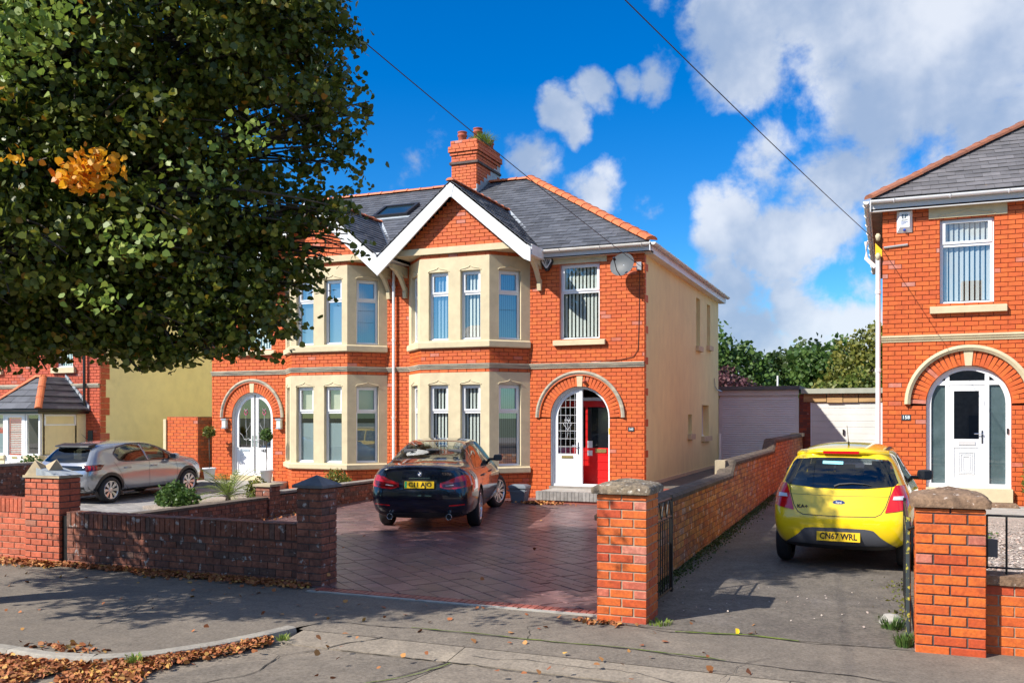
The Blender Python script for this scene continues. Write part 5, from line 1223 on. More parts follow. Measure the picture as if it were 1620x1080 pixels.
m = MB().mat('room'); m.wbox(-2.5,.2,31.1,31.2,.2,2.7); m.build('inside', gb)
m = MB().mat('upvc'); m.box(FG,-2.36,-2.31,-.1,.0,.2,2.48); m.box(FG,-.36,-.2,-.1,.0,.2,2.48); m.build('door_frame', gb)
for k in range(11):
    z = .28+k*.2; m = MB().mat('garage_white'); q = [(-.05,z),(-.035,z+.012),(-.035,z+.188),(-.05,z+.2),(-.07,z+.2),(-.07,z)]
    a = [FG.p(-2.31,n_,zz) for n_, zz in q]; b_ = [FG.p(-.36,n_,zz) for n_, zz in q]
    for i in range(len(q)): j = (i+1) % len(q); m.face([a[i], b_[i], b_[j], a[j]])
    m.build('door_panel', gb)
m = MB().mat('trim_black'); m.box(FG,-1.37,-1.32,-.035,.02,1.45,1.62); m.build('handle', gb)
m = MB().mat('white_paint'); m.tube([(-3.6,33,3.0),(-3.6,33,3.45)], .03, 8); vp = m.build('vent_pipe', None, origin=(-3.6,33,3.0)); tag(vp, 'small grey vent pipe sticking up from the shutter garage roof', 'pipe')

# ================================================================ walls, piers, gates
def mini_wall(t, fr, u0, u1, z0, z1, bk, core, thick=.22, soldiers=0.0, sn=0.02, zf=None, both=True, off=0.0):
    core.box(fr, u0, u1, -thick, 0, z0, z1)
    zt = z1-soldiers
    bk.wall(fr, u0, u1, z0, zt, off=off, jit=.002)
    if soldiers:
        u = u0
        while u < u1-.03: bk.add(fr, u+.005, min(u+.0815, u1)-.003, zt+.006, z1, d=sn*random.uniform(.7,1.2)); u += .0815
def pier(name, label, x0, x1, y0, y1, z0, z1, bmat, mmat, capfn, group=None, ch=.0862):
    t = thing(name, label, 'gate pier', ((x0+x1)/2, (y0+y1)/2, z0), group=group)
    core = MB().mat(mmat); core.wbox(x0, x1, y0, y1, z0, z1); core.build('core', t)
    bk = Bricks(bmat, .010); w, d = x1-x0, y1-y0
    k = 0; z = z0
    while z < z1-.02:
        zt = min(z+ch, z1); j = .0065
        for (fr, L, own) in ((F(x0,y0), w, True), (F(x1,y0,0,1), d, False), (F(x1,y1,-1,0), w, True), (F(x0,y1,0,-1), d, False)):
            a, b_ = (-.010, L+.010) if own else (0, L)
            ns = max(1, round(L/.237)); cuts = [i*L/ns for i in range(ns+1)] if (k % 2 == 0) == own else [0]+[L/ns*(i+.5) for i in range(ns)]+[L]
            cuts[0] = a; cuts[-1] = b_
            for p, q in zip(cuts, cuts[1:]):
                bk.add(fr, p+(j if p != a else 0)+random.uniform(0,.003), q-(j if q != b_ else 0)-random.uniform(0,.003), z+j, zt-j+random.uniform(-.001,.001), d=.010+random.uniform(-.0015,.0025))
        z = zt; k += 1
    bk.flush(t, limit=300); capfn(t, x0, x1, y0, y1, z1); return t
def cap_rough(mat, over=.05, h0=.07, h1=.19, seedv=0):
    def f(t, x0, x1, y0, y1, z):
        m = MB().mat(mat); rnd = random.Random(seedv); N_ = 16; cx, cy = (x0+x1)/2, (y0+y1)/2; hx, hy = (x1-x0)/2+over, (y1-y0)/2+over
        def j(a): return rnd.uniform(-a, a)
        vs = []; n = N_+1
        for b_ in range(n):
            for a in range(n):
                u = a/N_*2-1; v = b_/N_*2-1; e = max(abs(u), abs(v)); hh = h0+(h1-h0)*(1-e)**.85 if e < 1 else h0*.8
                vs.append((cx+u*hx+j(.004), cy+v*hy+j(.004), z+hh+j(.007)))
        fs = [(b_*n+a, b_*n+a+1, (b_+1)*n+a+1, (b_+1)*n+a) for b_ in range(N_) for a in range(N_)]
        ring = [a for a in range(n)]+[b_*n+N_ for b_ in range(1, n)]+[N_*n+a for a in range(N_-1, -1, -1)]+[b_*n for b_ in range(N_-1, 0, -1)]
        base = len(vs)
        for i in ring: x, y, zz = vs[i]; vs.append((cx+(x-cx)*.985, cy+(y-cy)*.985, z+.004))
        for i in range(len(ring)): i2 = (i+1) % len(ring); fs.append((ring[i2], ring[i], base+i, base+i2))
        m.sm = True; m.faces(vs, fs); m.build('cap_stone', t)
    return f
def cap_pyramid(mat, over=.04, h0=.05, h1=.17):
    def f(t, x0, x1, y0, y1, z):
        m = MB().mat(mat); X0,X1,Y0,Y1 = x0-over,x1+over,y0-over,y1+over; c = ((x0+x1)/2,(y0+y1)/2,z+h1)
        b4 = [(X0,Y0,z+.004),(X1,Y0,z+.004),(X1,Y1,z+.004),(X0,Y1,z+.004)]; t4 = [(a,b_,z+h0) for a,b_,_ in b4]
        for i in range(4): j = (i+1) % 4; m.face([b4[i],b4[j],t4[j],t4[i]]); m.face([t4[i],t4[j],c])
        m.face(b4[::-1]); m.build('cap_stone', t)
    return f
def cap_gablet(t, x0, x1, y0, y1, z):   # four gablets round a low pyramid, one bigger plinth
    m = MB().mat('cap_sand'); X0,X1,Y0,Y1 = x0-.03,x1+.03,y0-.03,y1+.03; m.wbox(X0,X1,Y0,Y1,z+.004,z+.035)
    xm = x0+.38; hgt = .21
    A = [(X0+.02,Y0+.02),(xm,Y0+.02),(xm,Y1-.02),(X0+.02,Y1-.02)]; cx, cy = (X0+xm)/2, (Y0+Y1)/2; zb = z+.036
    m.mat('cap_sand')
    for (p, q) in ((A[0],A[1]),(A[1],A[2]),(A[2],A[3]),(A[3],A[0])):
        mid = ((p[0]+q[0])/2, (p[1]+q[1])/2); m.face([(*p,zb),(*q,zb),(*mid,zb+hgt)]); m.face([(*p,zb),(*mid,zb+hgt),(cx,cy,zb+.13)]); m.face([(*q,zb),(cx,cy,zb+.13),(*mid,zb+hgt)])
    m.build('cap_stone', t, fix=False)
    m = MB().mat('lead'); m.face([(xm-.15,Y0,z+.14),(xm-.15,Y1,z+.14),(X1,Y1,z+.04),(X1,Y0,z+.04)]); m.face([(xm-.15,Y0,z+.036),(xm-.15,Y0,z+.14),(X1,Y0,z+.04)]); m.build('cap_fillet', t, fix=False)
pier('gate_pier', 'lit orange brick pier with lichened cap between the two driveways', -2.655, -2.175, 8.66, 9.12, -.02, 1.25, 'brick_pier', 'mortar_pale', cap_rough('cap_lichen', .055, .075, .15, 1))
pier('gate_pier', 'right hand orange brick pier with brown weathered cap beside black railings', .215, .735, 8.55, 9.05, -.02, 1.235, 'brick_pier', 'mortar_dark', cap_rough('cap_brown', .05, .085, .165, 2))
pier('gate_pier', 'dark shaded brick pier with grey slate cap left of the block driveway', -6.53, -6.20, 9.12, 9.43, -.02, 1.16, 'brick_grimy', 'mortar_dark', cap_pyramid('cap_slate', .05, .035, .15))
pier('gate_pier', 'half shaded red brick pier at left with pointed gablet coping', -11.10, -10.47, 9.18, 9.52, -.02, 1.165, 'brick_front', 'mortar_dark', cap_gablet)
# front walls
def garden_wall(name, label, fr, u0, u1, z0, z1, bmat, mmat, sold=.17, thick=.22, extra=None, loc=None, limit=300):
    t = thing(name, label, 'wall', loc or tuple(fr.p((u0+u1)/2, 0, z0))); core = MB().mat(mmat); bk = Bricks(bmat, .010)
    mini_wall(t, fr, u0, u1, z0, z1, bk, core, thick, sold)
    core.build('core', t); 
    if extra: extra(t, bk)
    bk.flush(t, limit=limit); return t
def crown(fr, u0, u1, thick, z, bmat):
    def f(t, bk):
        m = MB().mat(bmat); u = u0
        while u < u1-.03: w = min(.075, u1-u); m.box(fr, u+.004, u+w, -thick-.0, .018, z+.003, z+.016+random.uniform(-.004,.006)); u += .0815
        m.build('coping_tops', t, kind='stuff', fix=False)
    return f
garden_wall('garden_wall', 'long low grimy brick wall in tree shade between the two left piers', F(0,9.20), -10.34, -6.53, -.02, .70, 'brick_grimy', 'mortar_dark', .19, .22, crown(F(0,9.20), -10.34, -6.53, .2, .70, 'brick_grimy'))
garden_wall('garden_wall', 'sunlit red brick wall at the left edge with upright coping bricks', F(0,9.26), -19.0, -11.10, -.02, .85, 'brick_front', 'mortar_pale', .19, .22, crown(F(0,9.26), -19, -11.10, .2, .85, 'brick_front'))
m = MB().mat('iron_black'); m.wbox(-10.46,-10.35,9.22,9.34,0,.66); ps = m.build('slot_shade', None, origin=(-10.4,9.28,0)); tag(ps, 'black block put in for the shade of the narrow slot between left pier and grimy wall', 'post')  # black block stands in for the darkness of an open slot
# party wall (low) with a little pier
def flat_cope(fr, u0, u1, thick, z, mat, h=.05):
    def f(t, bk):
        u = u0
        while u < u1-.02: w = min(.6, u1-u); m = MB().mat(mat); m.box(fr, u+.003, u+w-.003, -thick-.03, .03, z, z+h); m.build('coping', t); u += w
    return f
FPW = F(-11.10, 9.52, 0, 1)
garden_wall('party_wall', 'low dark brick wall dividing the grey drive from the block driveway', FPW, 0, 5.0, .0, .42, 'brick_grimy', 'mortar_dark', 0, .2, flat_cope(FPW, 0, 5.0, .2, .42, 'coping_dark', .045))
FPW2 = F(-11.10, 14.84, 0, 1)
garden_wall('party_wall', 'rear length of low brick wall running from the small pier to the bay', FPW2, 0, 4.5, .0, .47, 'brick_grimy', 'mortar_dark', 0, .2, flat_cope(FPW2, 0, 4.5, .2, .50, 'stone_grey', .045))
pier('small_pier', 'small brick pier midway along the low party wall', -11.36, -11.05, 14.52, 14.84, .05, .66, 'brick_grimy', 'mortar_dark', cap_pyramid('cap_sand', .05, .05, .07))
# boundary wall left of the silver car
FLW = F(-17.95, 9.5, 0, 1)
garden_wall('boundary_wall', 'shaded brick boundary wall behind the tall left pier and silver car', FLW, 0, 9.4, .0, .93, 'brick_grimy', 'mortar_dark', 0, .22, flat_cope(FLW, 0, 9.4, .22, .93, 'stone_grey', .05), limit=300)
# tall brick wall and wooden side gate
FT = F(0, 20.3); t = garden_wall('side_wall', 'tall orange brick wall beside the wooden side gate', FT, -18.98, -17.88, .1, 2.02, 'brick_orange', 'mortar_dark', 0, .22, limit=300)
FT2 = F(-17.88, 20.3, 0, 1); bq = Bricks('brick_old'); bq.wall(FT2, 0, .6, .1, 2.02); bq.flush(t); m = MB().mat('mortar_dark'); m.wbox(-18.1,-17.88,20.52,20.9,.1,2.02); m.build('return', t)
pp = MB().mat('stone_cream'); pp.wbox(-19.08,-18.985,20.25,20.35,.1,1.95); o = pp.build('wall_post', None, origin=(-19.03,20.3,.1)); tag(o, 'slim cream post at the left end of the tall orange wall', 'post')
wg = thing('side_gate', 'dark brown wooden side gate between tall wall and semis', 'gate', (-17.4, 20.85, .1))
for k in range(7):
    m = MB().mat('gate_wood'); a = -17.87+k*.131; m.wbox(a, a+.124, 20.84, 20.865, .16, 1.96-.0*k); m.build('plank', wg)
m = MB().mat('gate_wood'); m.wbox(-17.87,-16.96,20.80,20.838,1.62,1.74); m.wbox(-17.87,-16.96,20.80,20.838,.5,.62); m.build('rail', wg); m = MB().mat('chrome'); m.wbox(-17.10,-17.0,20.74,20.79,1.05,1.09); m.build('latch', wg)
# dividing wall between the two drives, stepping up towards the back
FD = F(-2.58, 11.75, 0, 1)
dv = thing('dividing_wall', 'long weathered brick wall stepping up between block and tarmac driveways', 'wall', (-2.6, 18, 0))
bk = Bricks('brick_divide', .010); core = MB().mat('mortar_dark')
def ztop(u): return .93 if u < 4.9 else (1.14 if u < 11.3 else 1.38)
SEG = [(-2.6,4.9,.93),(4.9,11.3,1.14),(11.3,19.0,1.38)]
for a, b_, zt_ in SEG:
    if a < 0: a = 0.0
    core.box(FD, a, b_, -.22, 0, 0, zt_); bk.wall(FD, a, b_, .0, zt_, jit=.003)
core.box(F(-2.58,9.12,0,1), 0.0, 2.63, -.22, 0, 0, .93); bk.wall(F(-2.58,9.12,0,1), 0, 2.63, .0, .93)
bk.wall(F(-2.80,30.7,0,-1), 0, 21.5, .0, .93, ch=.0862)
core.build('core', dv)
cop = [(-.3,0)]
def cope(u0, u1, za, zb, mt):
    L = u1-u0; n = max(1, int(L/.46))
    for i in range(n):
        a = u0+L*i/n; b_ = u0+L*(i+1)/n; z0_ = za+(zb-za)*i/n; z1_ = za+(zb-za)*(i+1)/n; m = MB().mat(mt)
        pr = [(.035,.0),(.04,.05),(.0,.085),(-.11,.10),(-.22,.085),(-.26,.05),(-.255,.0)]
        A_ = [FD.p(a+.003,n_,z0_+zz) for n_, zz in pr]; B_ = [FD.p(b_-.003,n_,z1_+zz) for n_, zz in pr]; k = len(pr)
        for q in range(k): q2 = (q+1) % k; m.face([A_[q], A_[q2], B_[q2], B_[q]])
        m.face(A_[::-1]); m.face(B_); m.build('coping', dv)
cope(-2.63,4.6,.93,.93,'coping_dark'); cope(4.6,4.95,.93,1.15,'coping_dark'); m = MB().mat('cap_sand'); m.box(FD, 4.72, 4.96, -.30, -.12, .95, 1.235); m.build('pale_block', dv); cope(4.95,10.9,1.15,1.15,'coping_dark'); cope(10.9,11.35,1.15,1.40,'coping_dark'); cope(11.35,18.6,1.39,1.39,'coping_dark')
bk.flush(dv, limit=300)
m = MB().mat('stone_cream'); m.box(FD, 18.2, 19.0, -.3, .06, 1.395, 1.50); m.build('end_stone', dv)
# left gate folded back against the wall
def railing_bar(m, a, b_, r): m.tube([a, b_], r, 6)
gt = thing('iron_gate', 'open black iron gate folded back beside the lichened pier', 'gate', (-2.2, 9.3, 0)); X = -2.25
y0, y1, zb, za, zc = 9.16, 10.12, .06, 1.02, 1.18
for (p, q, r) in (((X,y0,zb),(X,y0,1.14),.022),((X,y1,zb),(X,y1,1.14),.018),((X,y0,zb+.04),(X,y1,zb+.04),.014),((X,y0,.90),(X,y1,.90),.013)):
    m = MB().mat('iron_black'); railing_bar(m, p, q, r); m.build('frame_bar', gt)
m = MB().mat('iron_black'); m.tube([(X,y0+(y1-y0)*i/12,1.10) for i in range(13)], .013, 6); m.build('frame_bar', gt)
for k in range(1, 9):
    m = MB().mat('iron_black'); y = y0+(y1-y0)*k/9; m.tube([(X,y,zb+.04),(X,y,.90)], .007, 5); m.build('bar', gt)
for k in range(4):
    m = MB().mat('iron_black'); y = y0+(y1-y0)*(k+.5)/4; m.tube([(X,y-.12,.90),(X,y-.05,1.04),(X,y,1.09),(X,y+.05,1.04),(X,y+.12,.90)], .008, 5); m.build('scroll', gt)
g2 = thing('iron_gate', 'flaking black and yellow gate edge-on beside the right pier', 'gate', (.19, 9.2, 0)); X = .155
for k, (p, q, r) in enumerate((((X,8.80,.05),(X,8.80,1.12),.020),((X,10.9,.05),(X,10.9,1.12),.016),((X,8.80,.10),(X,10.9,.10),.013),((X,8.80,.92),(X,10.9,.92),.013),((X,8.80,1.08),(X,10.9,1.08),.013))):
    m = MB().mat('iron_flaky' if k == 0 else 'iron_black'); railing_bar(m, p, q, r); m.build('frame_bar', g2)
for k in range(1, 17): m = MB().mat('iron_black'); y = 8.8+2.1*k/17; m.tube([(X,y,.1),(X,y,1.08)], .007, 5); m.build('bar', g2)
m = MB().mat('iron_black'); m.tube([(X+.0,8.78,1.02),(X+.07,8.74,1.05),(X+.06,8.74,.96)], .02, 6); m.build('latch', g2)
# right front wall with railings
FR_ = F(0, 8.72)
def rcope(t, bk):
    u = .75
    while u < 4.0: m = MB().mat('cap_brown'); m.box(FR_, u+.004, u+.296, -.28, .03, .585, .66+random.uniform(-.004,.004)); m.build('coping', t); u += .30
garden_wall('garden_wall', 'low orange brick wall under the black railings at right edge', FR_, .735, 4.0, -.02, .585, 'brick_pier', 'mortar_pale', 0, .22, rcope)
rl = thing('railing', 'black iron railing panel on the low wall at right edge', 'railing', (2.0, 8.85, .66))
for (p, q, r) in (((.775,8.83,.70),(.775,8.83,1.165),.010),((.775,8.83,1.16),(4.0,8.83,1.16),.011),((.775,8.83,.715),(4.0,8.83,.715),.010)):
    m = MB().mat('iron_black'); m.tube([p, q], r, 6); m.build('rail', rl)
for k in range(1, 22): m = MB().mat('iron_black'); x = .775+.15*k; m.tube([(x,8.83,.62 if k % 3 == 1 else .715),(x,8.83,1.16)], .009, 6); m.build('bar', rl)
m = MB().mat('felt'); m.wbox(.76,.86,8.84,8.90,.80,.95); m.build('bracket', rl)
# ================================================================ cars
# local frame: x forward from the rear bumper, y to the left, z up; built at the root's origin
def cage_body(st, paint, wheels, wr, wy, cut_w=.34, levels=3, wins=()):
    """st: list of stations, each 9 points (x,y,z) from floor centre to roof centre on the +y side"""
    n = 9; vs = []; idx = []
    for s in st:
        row = []
        for i, (x, y, z) in enumerate(s):
            if i in (0, n-1): vs.append((x, 0, z)); row.append((len(vs)-1, len(vs)-1))
            else: vs.append((x, y, z)); a = len(vs)-1; vs.append((x, -y, z)); row.append((a, a+1))
        idx.append(row)
    fs = []
    for k in range(len(st)-1):
        for i in range(n-1):
            for sd in (0, 1):
                q = (idx[k][i][sd], idx[k+1][i][sd], idx[k+1][i+1][sd], idx[k][i+1][sd]); fs.append(q if sd else q[::-1])
    for k, fl in ((0, False), (len(st)-1, True)):
        r = idx[k]
        # cap: strips across, first and last are triangles sharing the centre vertices
        q = [(r[0][0], r[1][0], r[1][1])]
        for i in range(1, n-2): q.append((r[i][0], r[i+1][0], r[i+1][1], r[i][1]))
        q.append((r[n-2][0], r[n-1][0], r[n-2][1]))
        for f in q: fs.append(f if fl else f[::-1])
    me = bpy.data.meshes.new('body'); me.from_pydata(vs, [], fs); me.materials.append(M[paint]); me.materials.append(M['trim_black'])
    bm = bmesh.new(); bm.from_mesh(me); bmesh.ops.recalc_face_normals(bm, faces=bm.faces); bm.to_mesh(me); bm.free()
    o = bpy.data.objects.new('body', me); COL.objects.link(o)
    sm = o.modifiers.new('s', 'SUBSURF'); sm.levels = levels; sm.render_levels = levels
    dg = bpy.context.evaluated_depsgraph_get(); dg.update()
    m1 = bpy.data.meshes.new_from_object(o.evaluated_get(dg)); o.modifiers.clear(); o.data = m1
    bmx = bmesh.new(); bmx.from_mesh(m1); bvh = BVHTree.FromBMesh(bmx); bmx.free()
    # wheel wells
    cutb = MB().mat('trim_black')
    for (wx, wz) in wheels:
        for sd in (1, -1):
            k = 40; ya, yb_ = sd*(wy-.24), sd*(wy+.4)
            A_ = [(wx+cut_w*math.cos(2*math.pi*i/k), ya, wz+cut_w*math.sin(2*math.pi*i/k)) for i in range(k)]; B_ = [(x, yb_, z) for x, _, z in A_]
            cutb.face(A_); cutb.face(B_[::-1])
            for i in range(k): j = (i+1) % k; cutb.face([A_[i], A_[j], B_[j], B_[i]])
    cm = cutb.mesh('cutter'); c = bpy.data.objects.new('cutter', cm); COL.objects.link(c)
    extra = []
    for (axis, lo, hi, a0, a1) in wins:      # cabin openings: prisms right through the greenhouse
        q = list(lo)+list(hi)[::-1]; wb = MB().mat('trim_black')
        if axis == 'x': A_ = [(a0, p[0], p[1]) for p in q]; B_ = [(a1, p[0], p[1]) for p in q]
        else: A_ = [(p[0], a0, p[1]) for p in q]; B_ = [(p[0], a1, p[1]) for p in q]
        wb.face(A_); wb.face(B_[::-1])
        for i in range(len(q)): j = (i+1) % len(q); wb.face([A_[i], A_[j], B_[j], B_[i]])
        wo_ = bpy.data.objects.new('cutter', wb.mesh('cutter')); COL.objects.link(wo_); extra.append(wo_)
        bw = o.modifiers.new('w', 'BOOLEAN'); bw.object = wo_; bw.operation = 'DIFFERENCE'; bw.solver = 'EXACT'
    bo = o.modifiers.new('b', 'BOOLEAN'); bo.object = c; bo.operation = 'DIFFERENCE'; bo.solver = 'EXACT'
    dg = bpy.context.evaluated_depsgraph_get(); dg.update(); m2 = bpy.data.meshes.new_from_object(o.evaluated_get(dg))
    bpy.data.objects.remove(c); bpy.data.objects.remove(o)
    for e_ in extra: bpy.data.objects.remove(e_)
    m2.materials.clear(); m2.materials.append(M[paint]); m2.materials.append(M['trim_black'])
    for p in m2.polygons:
        cx_, cy_, cz_ = p.center; inside = False
        for (wx, wz) in wheels:
            d = math.hypot(cx_-wx, cz_-wz)
            if abs(cy_) > wy-.26 and d < cut_w+.004 and (abs(p.normal.y) < .35 or abs(cy_) < wy-.22): inside = True
        if not inside and wins:
            nr_ = bvh.find_nearest(p.center); far = max((m2.vertices[v].co-bvh.find_nearest(m2.vertices[v].co)[0]).length for v in p.vertices)
            if far > .012: inside = True
        p.material_index = 1 if inside else 0; p.use_smooth = not inside
        if p.center.z < .2: p.material_index = 1
    return m2, bvh
def cast(bvh, p, d):
    d = Vector(d).normalized(); h = bvh.ray_cast(Vector(p), d)
    return (h[0], h[1]) if h[0] is not None else (None, None)
def patch(b, bvh, lo, hi, d, n=16, m=4, off=.004, smooth=True):
    """quad patch between two polylines of 3-D points, dropped on to the body along d"""
    def samp(P, t):
        L = [0]; 
        for a, c in zip(P, P[1:]): L.append(L[-1]+(Vector(c)-Vector(a)).length)
        s = t*L[-1]
        for i in range(len(P)-1):
            if s <= L[i+1]+1e-9:
                k = (s-L[i])/max(1e-9, L[i+1]-L[i]); return Vector(P[i]).lerp(Vector(P[i+1]), k)
        return Vector(P[-1])
    g = []; 
    for j in range(m+1):
        row = []
        for i in range(n+1):
            p = samp(lo, i/n).lerp(samp(hi, i/n), j/m); h, nr = cast(bvh, p-Vector(d).normalized()*3, d)
            if h is None: row.append(None)
            else:
                if nr.dot(Vector(d)) > 0: nr = -nr
                row.append(h+nr*off)
        g.append(row)
    vs = []; ix = {}
    for j, row in enumerate(g):
        for i, q in enumerate(row):
            if q is not None: ix[(i, j)] = len(vs); vs.append(tuple(q))
    fs = []
    for j in range(m):
        for i in range(n):
            k = [(i,j),(i+1,j),(i+1,j+1),(i,j+1)]
            if all(c in ix for c in k):
                P_ = [Vector(vs[ix[c]]) for c in k]
                if max((P_[0]-P_[2]).length, (P_[1]-P_[3]).length) < .6: fs.append(tuple(ix[c] for c in k))
    b.sm = smooth; b.faces(vs, fs); b.sm = False
def seam(b, bvh, pts, d, w=.008, off=.002, step=.04):
    P_ = [Vector(pts[0])]
    for a, c in zip(pts, pts[1:]):
        a = Vector(a); c = Vector(c); k = max(1, int((c-a).length/step))
        for i in range(1, k+1): P_.append(a.lerp(c, i/k))
    dv = Vector(d).normalized(); L_, R_ = [], []
    for i, p in enumerate(P_):
        t = (P_[min(i+1, len(P_)-1)]-P_[max(i-1, 0)]).normalized(); s = t.cross(dv).normalized()*w/2
        for lst, q in ((L_, p+s), (R_, p-s)):
            h, nr = cast(bvh, q-dv*3, dv)
            if h is not None and nr.dot(dv) > 0: nr = -nr
            lst.append(None if h is None else h+nr*off)
    for i in range(len(P_)-1):
        q = [L_[i], L_[i+1], R_[i+1], R_[i]]
        if all(x is not None for x in q) and (q[0]-q[1]).length < .3: b.face(q)
def wheel(root, x, y, z, rt, rr, sd, spokes, w=.20, style='multi', steer=0.0, rimmat='rim'):
    W_ = Matrix.Translation((x, y, z)) @ Matrix.Rotation(steer, 4, 'Z') @ Matrix.Diagonal((1, sd, 1, 1))
    t = MB().mat('tyre'); t.sm = True
    t.lathe((0,0,0), [(rr,-w/2),(rt-.035,-w/2),(rt-.008,-w/2+.03),(rt,-w/2+.06),(rt,w/2-.06),(rt-.008,w/2-.03),(rt-.04,w/2),(rr+.015,w/2+.004),(rr,w/2-.01)], 36, 'y')
    t.sm = False; me = t.mesh('wheel'); o = child(me, 'wheel', root, W_)
    r = MB().mat(rimmat); r.sm = True; r.lathe((0,0,0), [(rr+.002,-w/2+.02),(rr+.002,w/2-.012),(rr-.012,w/2),(rr-.022,w/2-.008),(rr-.03,w/2-.05)], 36, 'y'); r.sm = False
    r.lathe((0,0,0), [(.0,w/2-.02),(.035,w/2-.02),(.06,w/2-.03),(.065,w/2-.05)], 20, 'y')
    for k in range(spokes):
        a0 = 2*math.pi*k/spokes
        for da, wd in (((-.10, .011), (.10, .011)) if style == 'twin' else ((0, .030),) if style == 'blade' else ((0, .014),)):
            a = a0+da; ri, ro = .05, rr-.015; q = []
            for (rad, hw, dep) in ((ri, wd*(1.0 if style != 'blade' else .55), w/2-.03), (ro, wd*(1.0 if style != 'blade' else 1.45), w/2-.012)):
                c = Vector((rad*math.cos(a0+da*(.5 if rad == ri else 1)), 0, rad*math.sin(a0+da*(.5 if rad == ri else 1)))); s = Vector((-math.sin(a), 0, math.cos(a)))*hw
                q.append((c+s+Vector((0,dep,0)), c-s+Vector((0,dep,0)), c-s*1.1+Vector((0,dep-.03,0)), c+s*1.1+Vector((0,dep-.03,0))))
            A_, B_ = q
            for i in range(4): j = (i+1) % 4; r.face([A_[i], B_[i], B_[j], A_[j]])
            r.face(list(A_)); r.face(list(B_)[::-1])
    ro_ = bpy.data.objects.new('rim', r.mesh('rim')); COL.objects.link(ro_); ro_.parent = o
    d = MB().mat('rim_dark'); d.lathe((0,0,0), [(0,-.02),(rr-.02,-.02),(rr-.015,.06)], 24, 'y'); do = bpy.data.objects.new('brake', d.mesh('brake')); COL.objects.link(do); do.parent = o
    return o
def archtrim(root, bvh, wx, wz, r0, r1, wy, mat, sides=(1,-1), name='wheel_arch'):
    for sd in sides:
        b = MB().mat(mat); k = 26; a0, a1 = -.12*math.pi, 1.12*math.pi; I, O = [], []
        for i in range(k+1):
            a = a0+(a1-a0)*i/k
            for lst, rr in ((I, r0), (O, r1)):
                p = Vector((wx+rr*math.cos(a), sd*2, wz+rr*math.sin(a))); h, nr = cast(bvh, p, (0,-sd,0))
                lst.append((Vector((p.x, sd*(abs(h.y) if h is not None and abs(h.y) > wy-.25 else wy-.05), p.z))) if True else None)
        for i in range(k+1):   # keep the lip smooth
            I[i].y = sd*max(abs(I[i].y), abs(O[i].y)-.01)+sd*.012; O[i].y += sd*.006
        for i in range(k): b.face([I[i], I[i+1], O[i+1], O[i]]); b.face([I[i+1], I[i], I[i]-Vector((0,sd*.10,0)), I[i+1]-Vector((0,sd*.10,0))])
        b.build(name, root, local=True, fix=False)
def mirror_part(root, x, sd, z, y, paint, sz=(.13,.20,.13), lens='car_glass'):
    b = MB().mat(paint); b.sm = True; cx_, cy_, cz_ = x, sd*(y+sz[1]/2+.05), z
    vs = []; fs = []; nu, nv = 12, 8
    for j in range(nv+1):
        t = math.pi*j/nv
        for i in range(nu):
            a = 2*math.pi*i/nu
            X_ = math.copysign(abs(math.cos(t))**.7, math.cos(t)); rr = math.sin(t)**.6
            yy = math.copysign(abs(math.cos(a))**.6, math.cos(a)); zz = math.copysign(abs(math.sin(a))**.6, math.sin(a))
            vs.append((cx_+X_*sz[0]/2, cy_+rr*yy*sz[1]/2, cz_+rr*zz*sz[2]/2))
    for j in range(nv):
        for i in range(nu): i2 = (i+1) % nu; fs.append((j*nu+i, j*nu+i2, (j+1)*nu+i2, (j+1)*nu+i))
    b.faces(vs, fs); b.sm = False; b.mat('trim_black'); b.tube([(cx_, sd*(y-.04), z-sz[2]*.25), (cx_, cy_-sd*sz[1]*.3, cz_-sz[2]*.25)], .025, 8)
    o = b.build('wing_mirror', root, local=True)
    g = MB().mat(lens); g.face([(cx_-sz[0]/2-.004, cy_+a*sz[1]*.40, cz_+c*sz[2]*.38) for a, c in ((-1,-1),(1,-1),(1,1),(-1,1))]); go = g.build('mirror_glass', o, local=True, fix=False)
def plate(root, x, z, txt, w=.52, h=.111, tilt=0.0, green=False, mat='plate_yellow', y0=0):
    n = Vector((-math.cos(tilt), 0, math.sin(tilt))); up = Vector((math.sin(tilt), 0, math.cos(tilt))); c = Vector((x, y0, z)); rt = Vector((0,-1,0))
    b = MB().mat(mat); q = [c+rt*(s*w/2)+up*(t*h/2) for s, t in ((-1,-1),(1,-1),(1,1),(-1,1))]; b.hexa([q[0]-n*.008, q[1]-n*.008, q[1]+n*0, q[0]+n*0, q[3]-n*.008, q[2]-n*.008, q[2], q[3]]) if False else None
    o_ = [p-n*.01 for p in q]; b.face(q); [b.face([q[(i+1)%4], q[i], o_[i], o_[(i+1)%4]]) for i in range(4)]
    p = b.build('number_plate', root, local=True)
    t = put_text(txt, h*.92, p, 'ink', tuple(c+n*.002+rt*(.015 if green else 0)), rt, up, width=w*(.78 if green else .86), name='lettering')
    if green: g = MB().mat('leaf_flag'); e = [c+n*.0015+rt*(s*w)+up*(t_*h) for s, t_ in ((-.49,-.45),(-.42,-.45),(-.42,.45),(-.49,.45))]; g.face(e); g.build('green_flash', p, local=True, fix=False)
    return p
mk('leaf_flag', (.02,.35,.16), rough=.4)
def gpanel(root, name, mat, bvh, lo, hi, d, n=16, m=6, off=.005, label=None):
    b = MB().mat(mat); patch(b, bvh, lo, hi, d, n, m, off); o = b.build(name, root, local=True, fix=True)
    if label: o['label'] = label
    return o
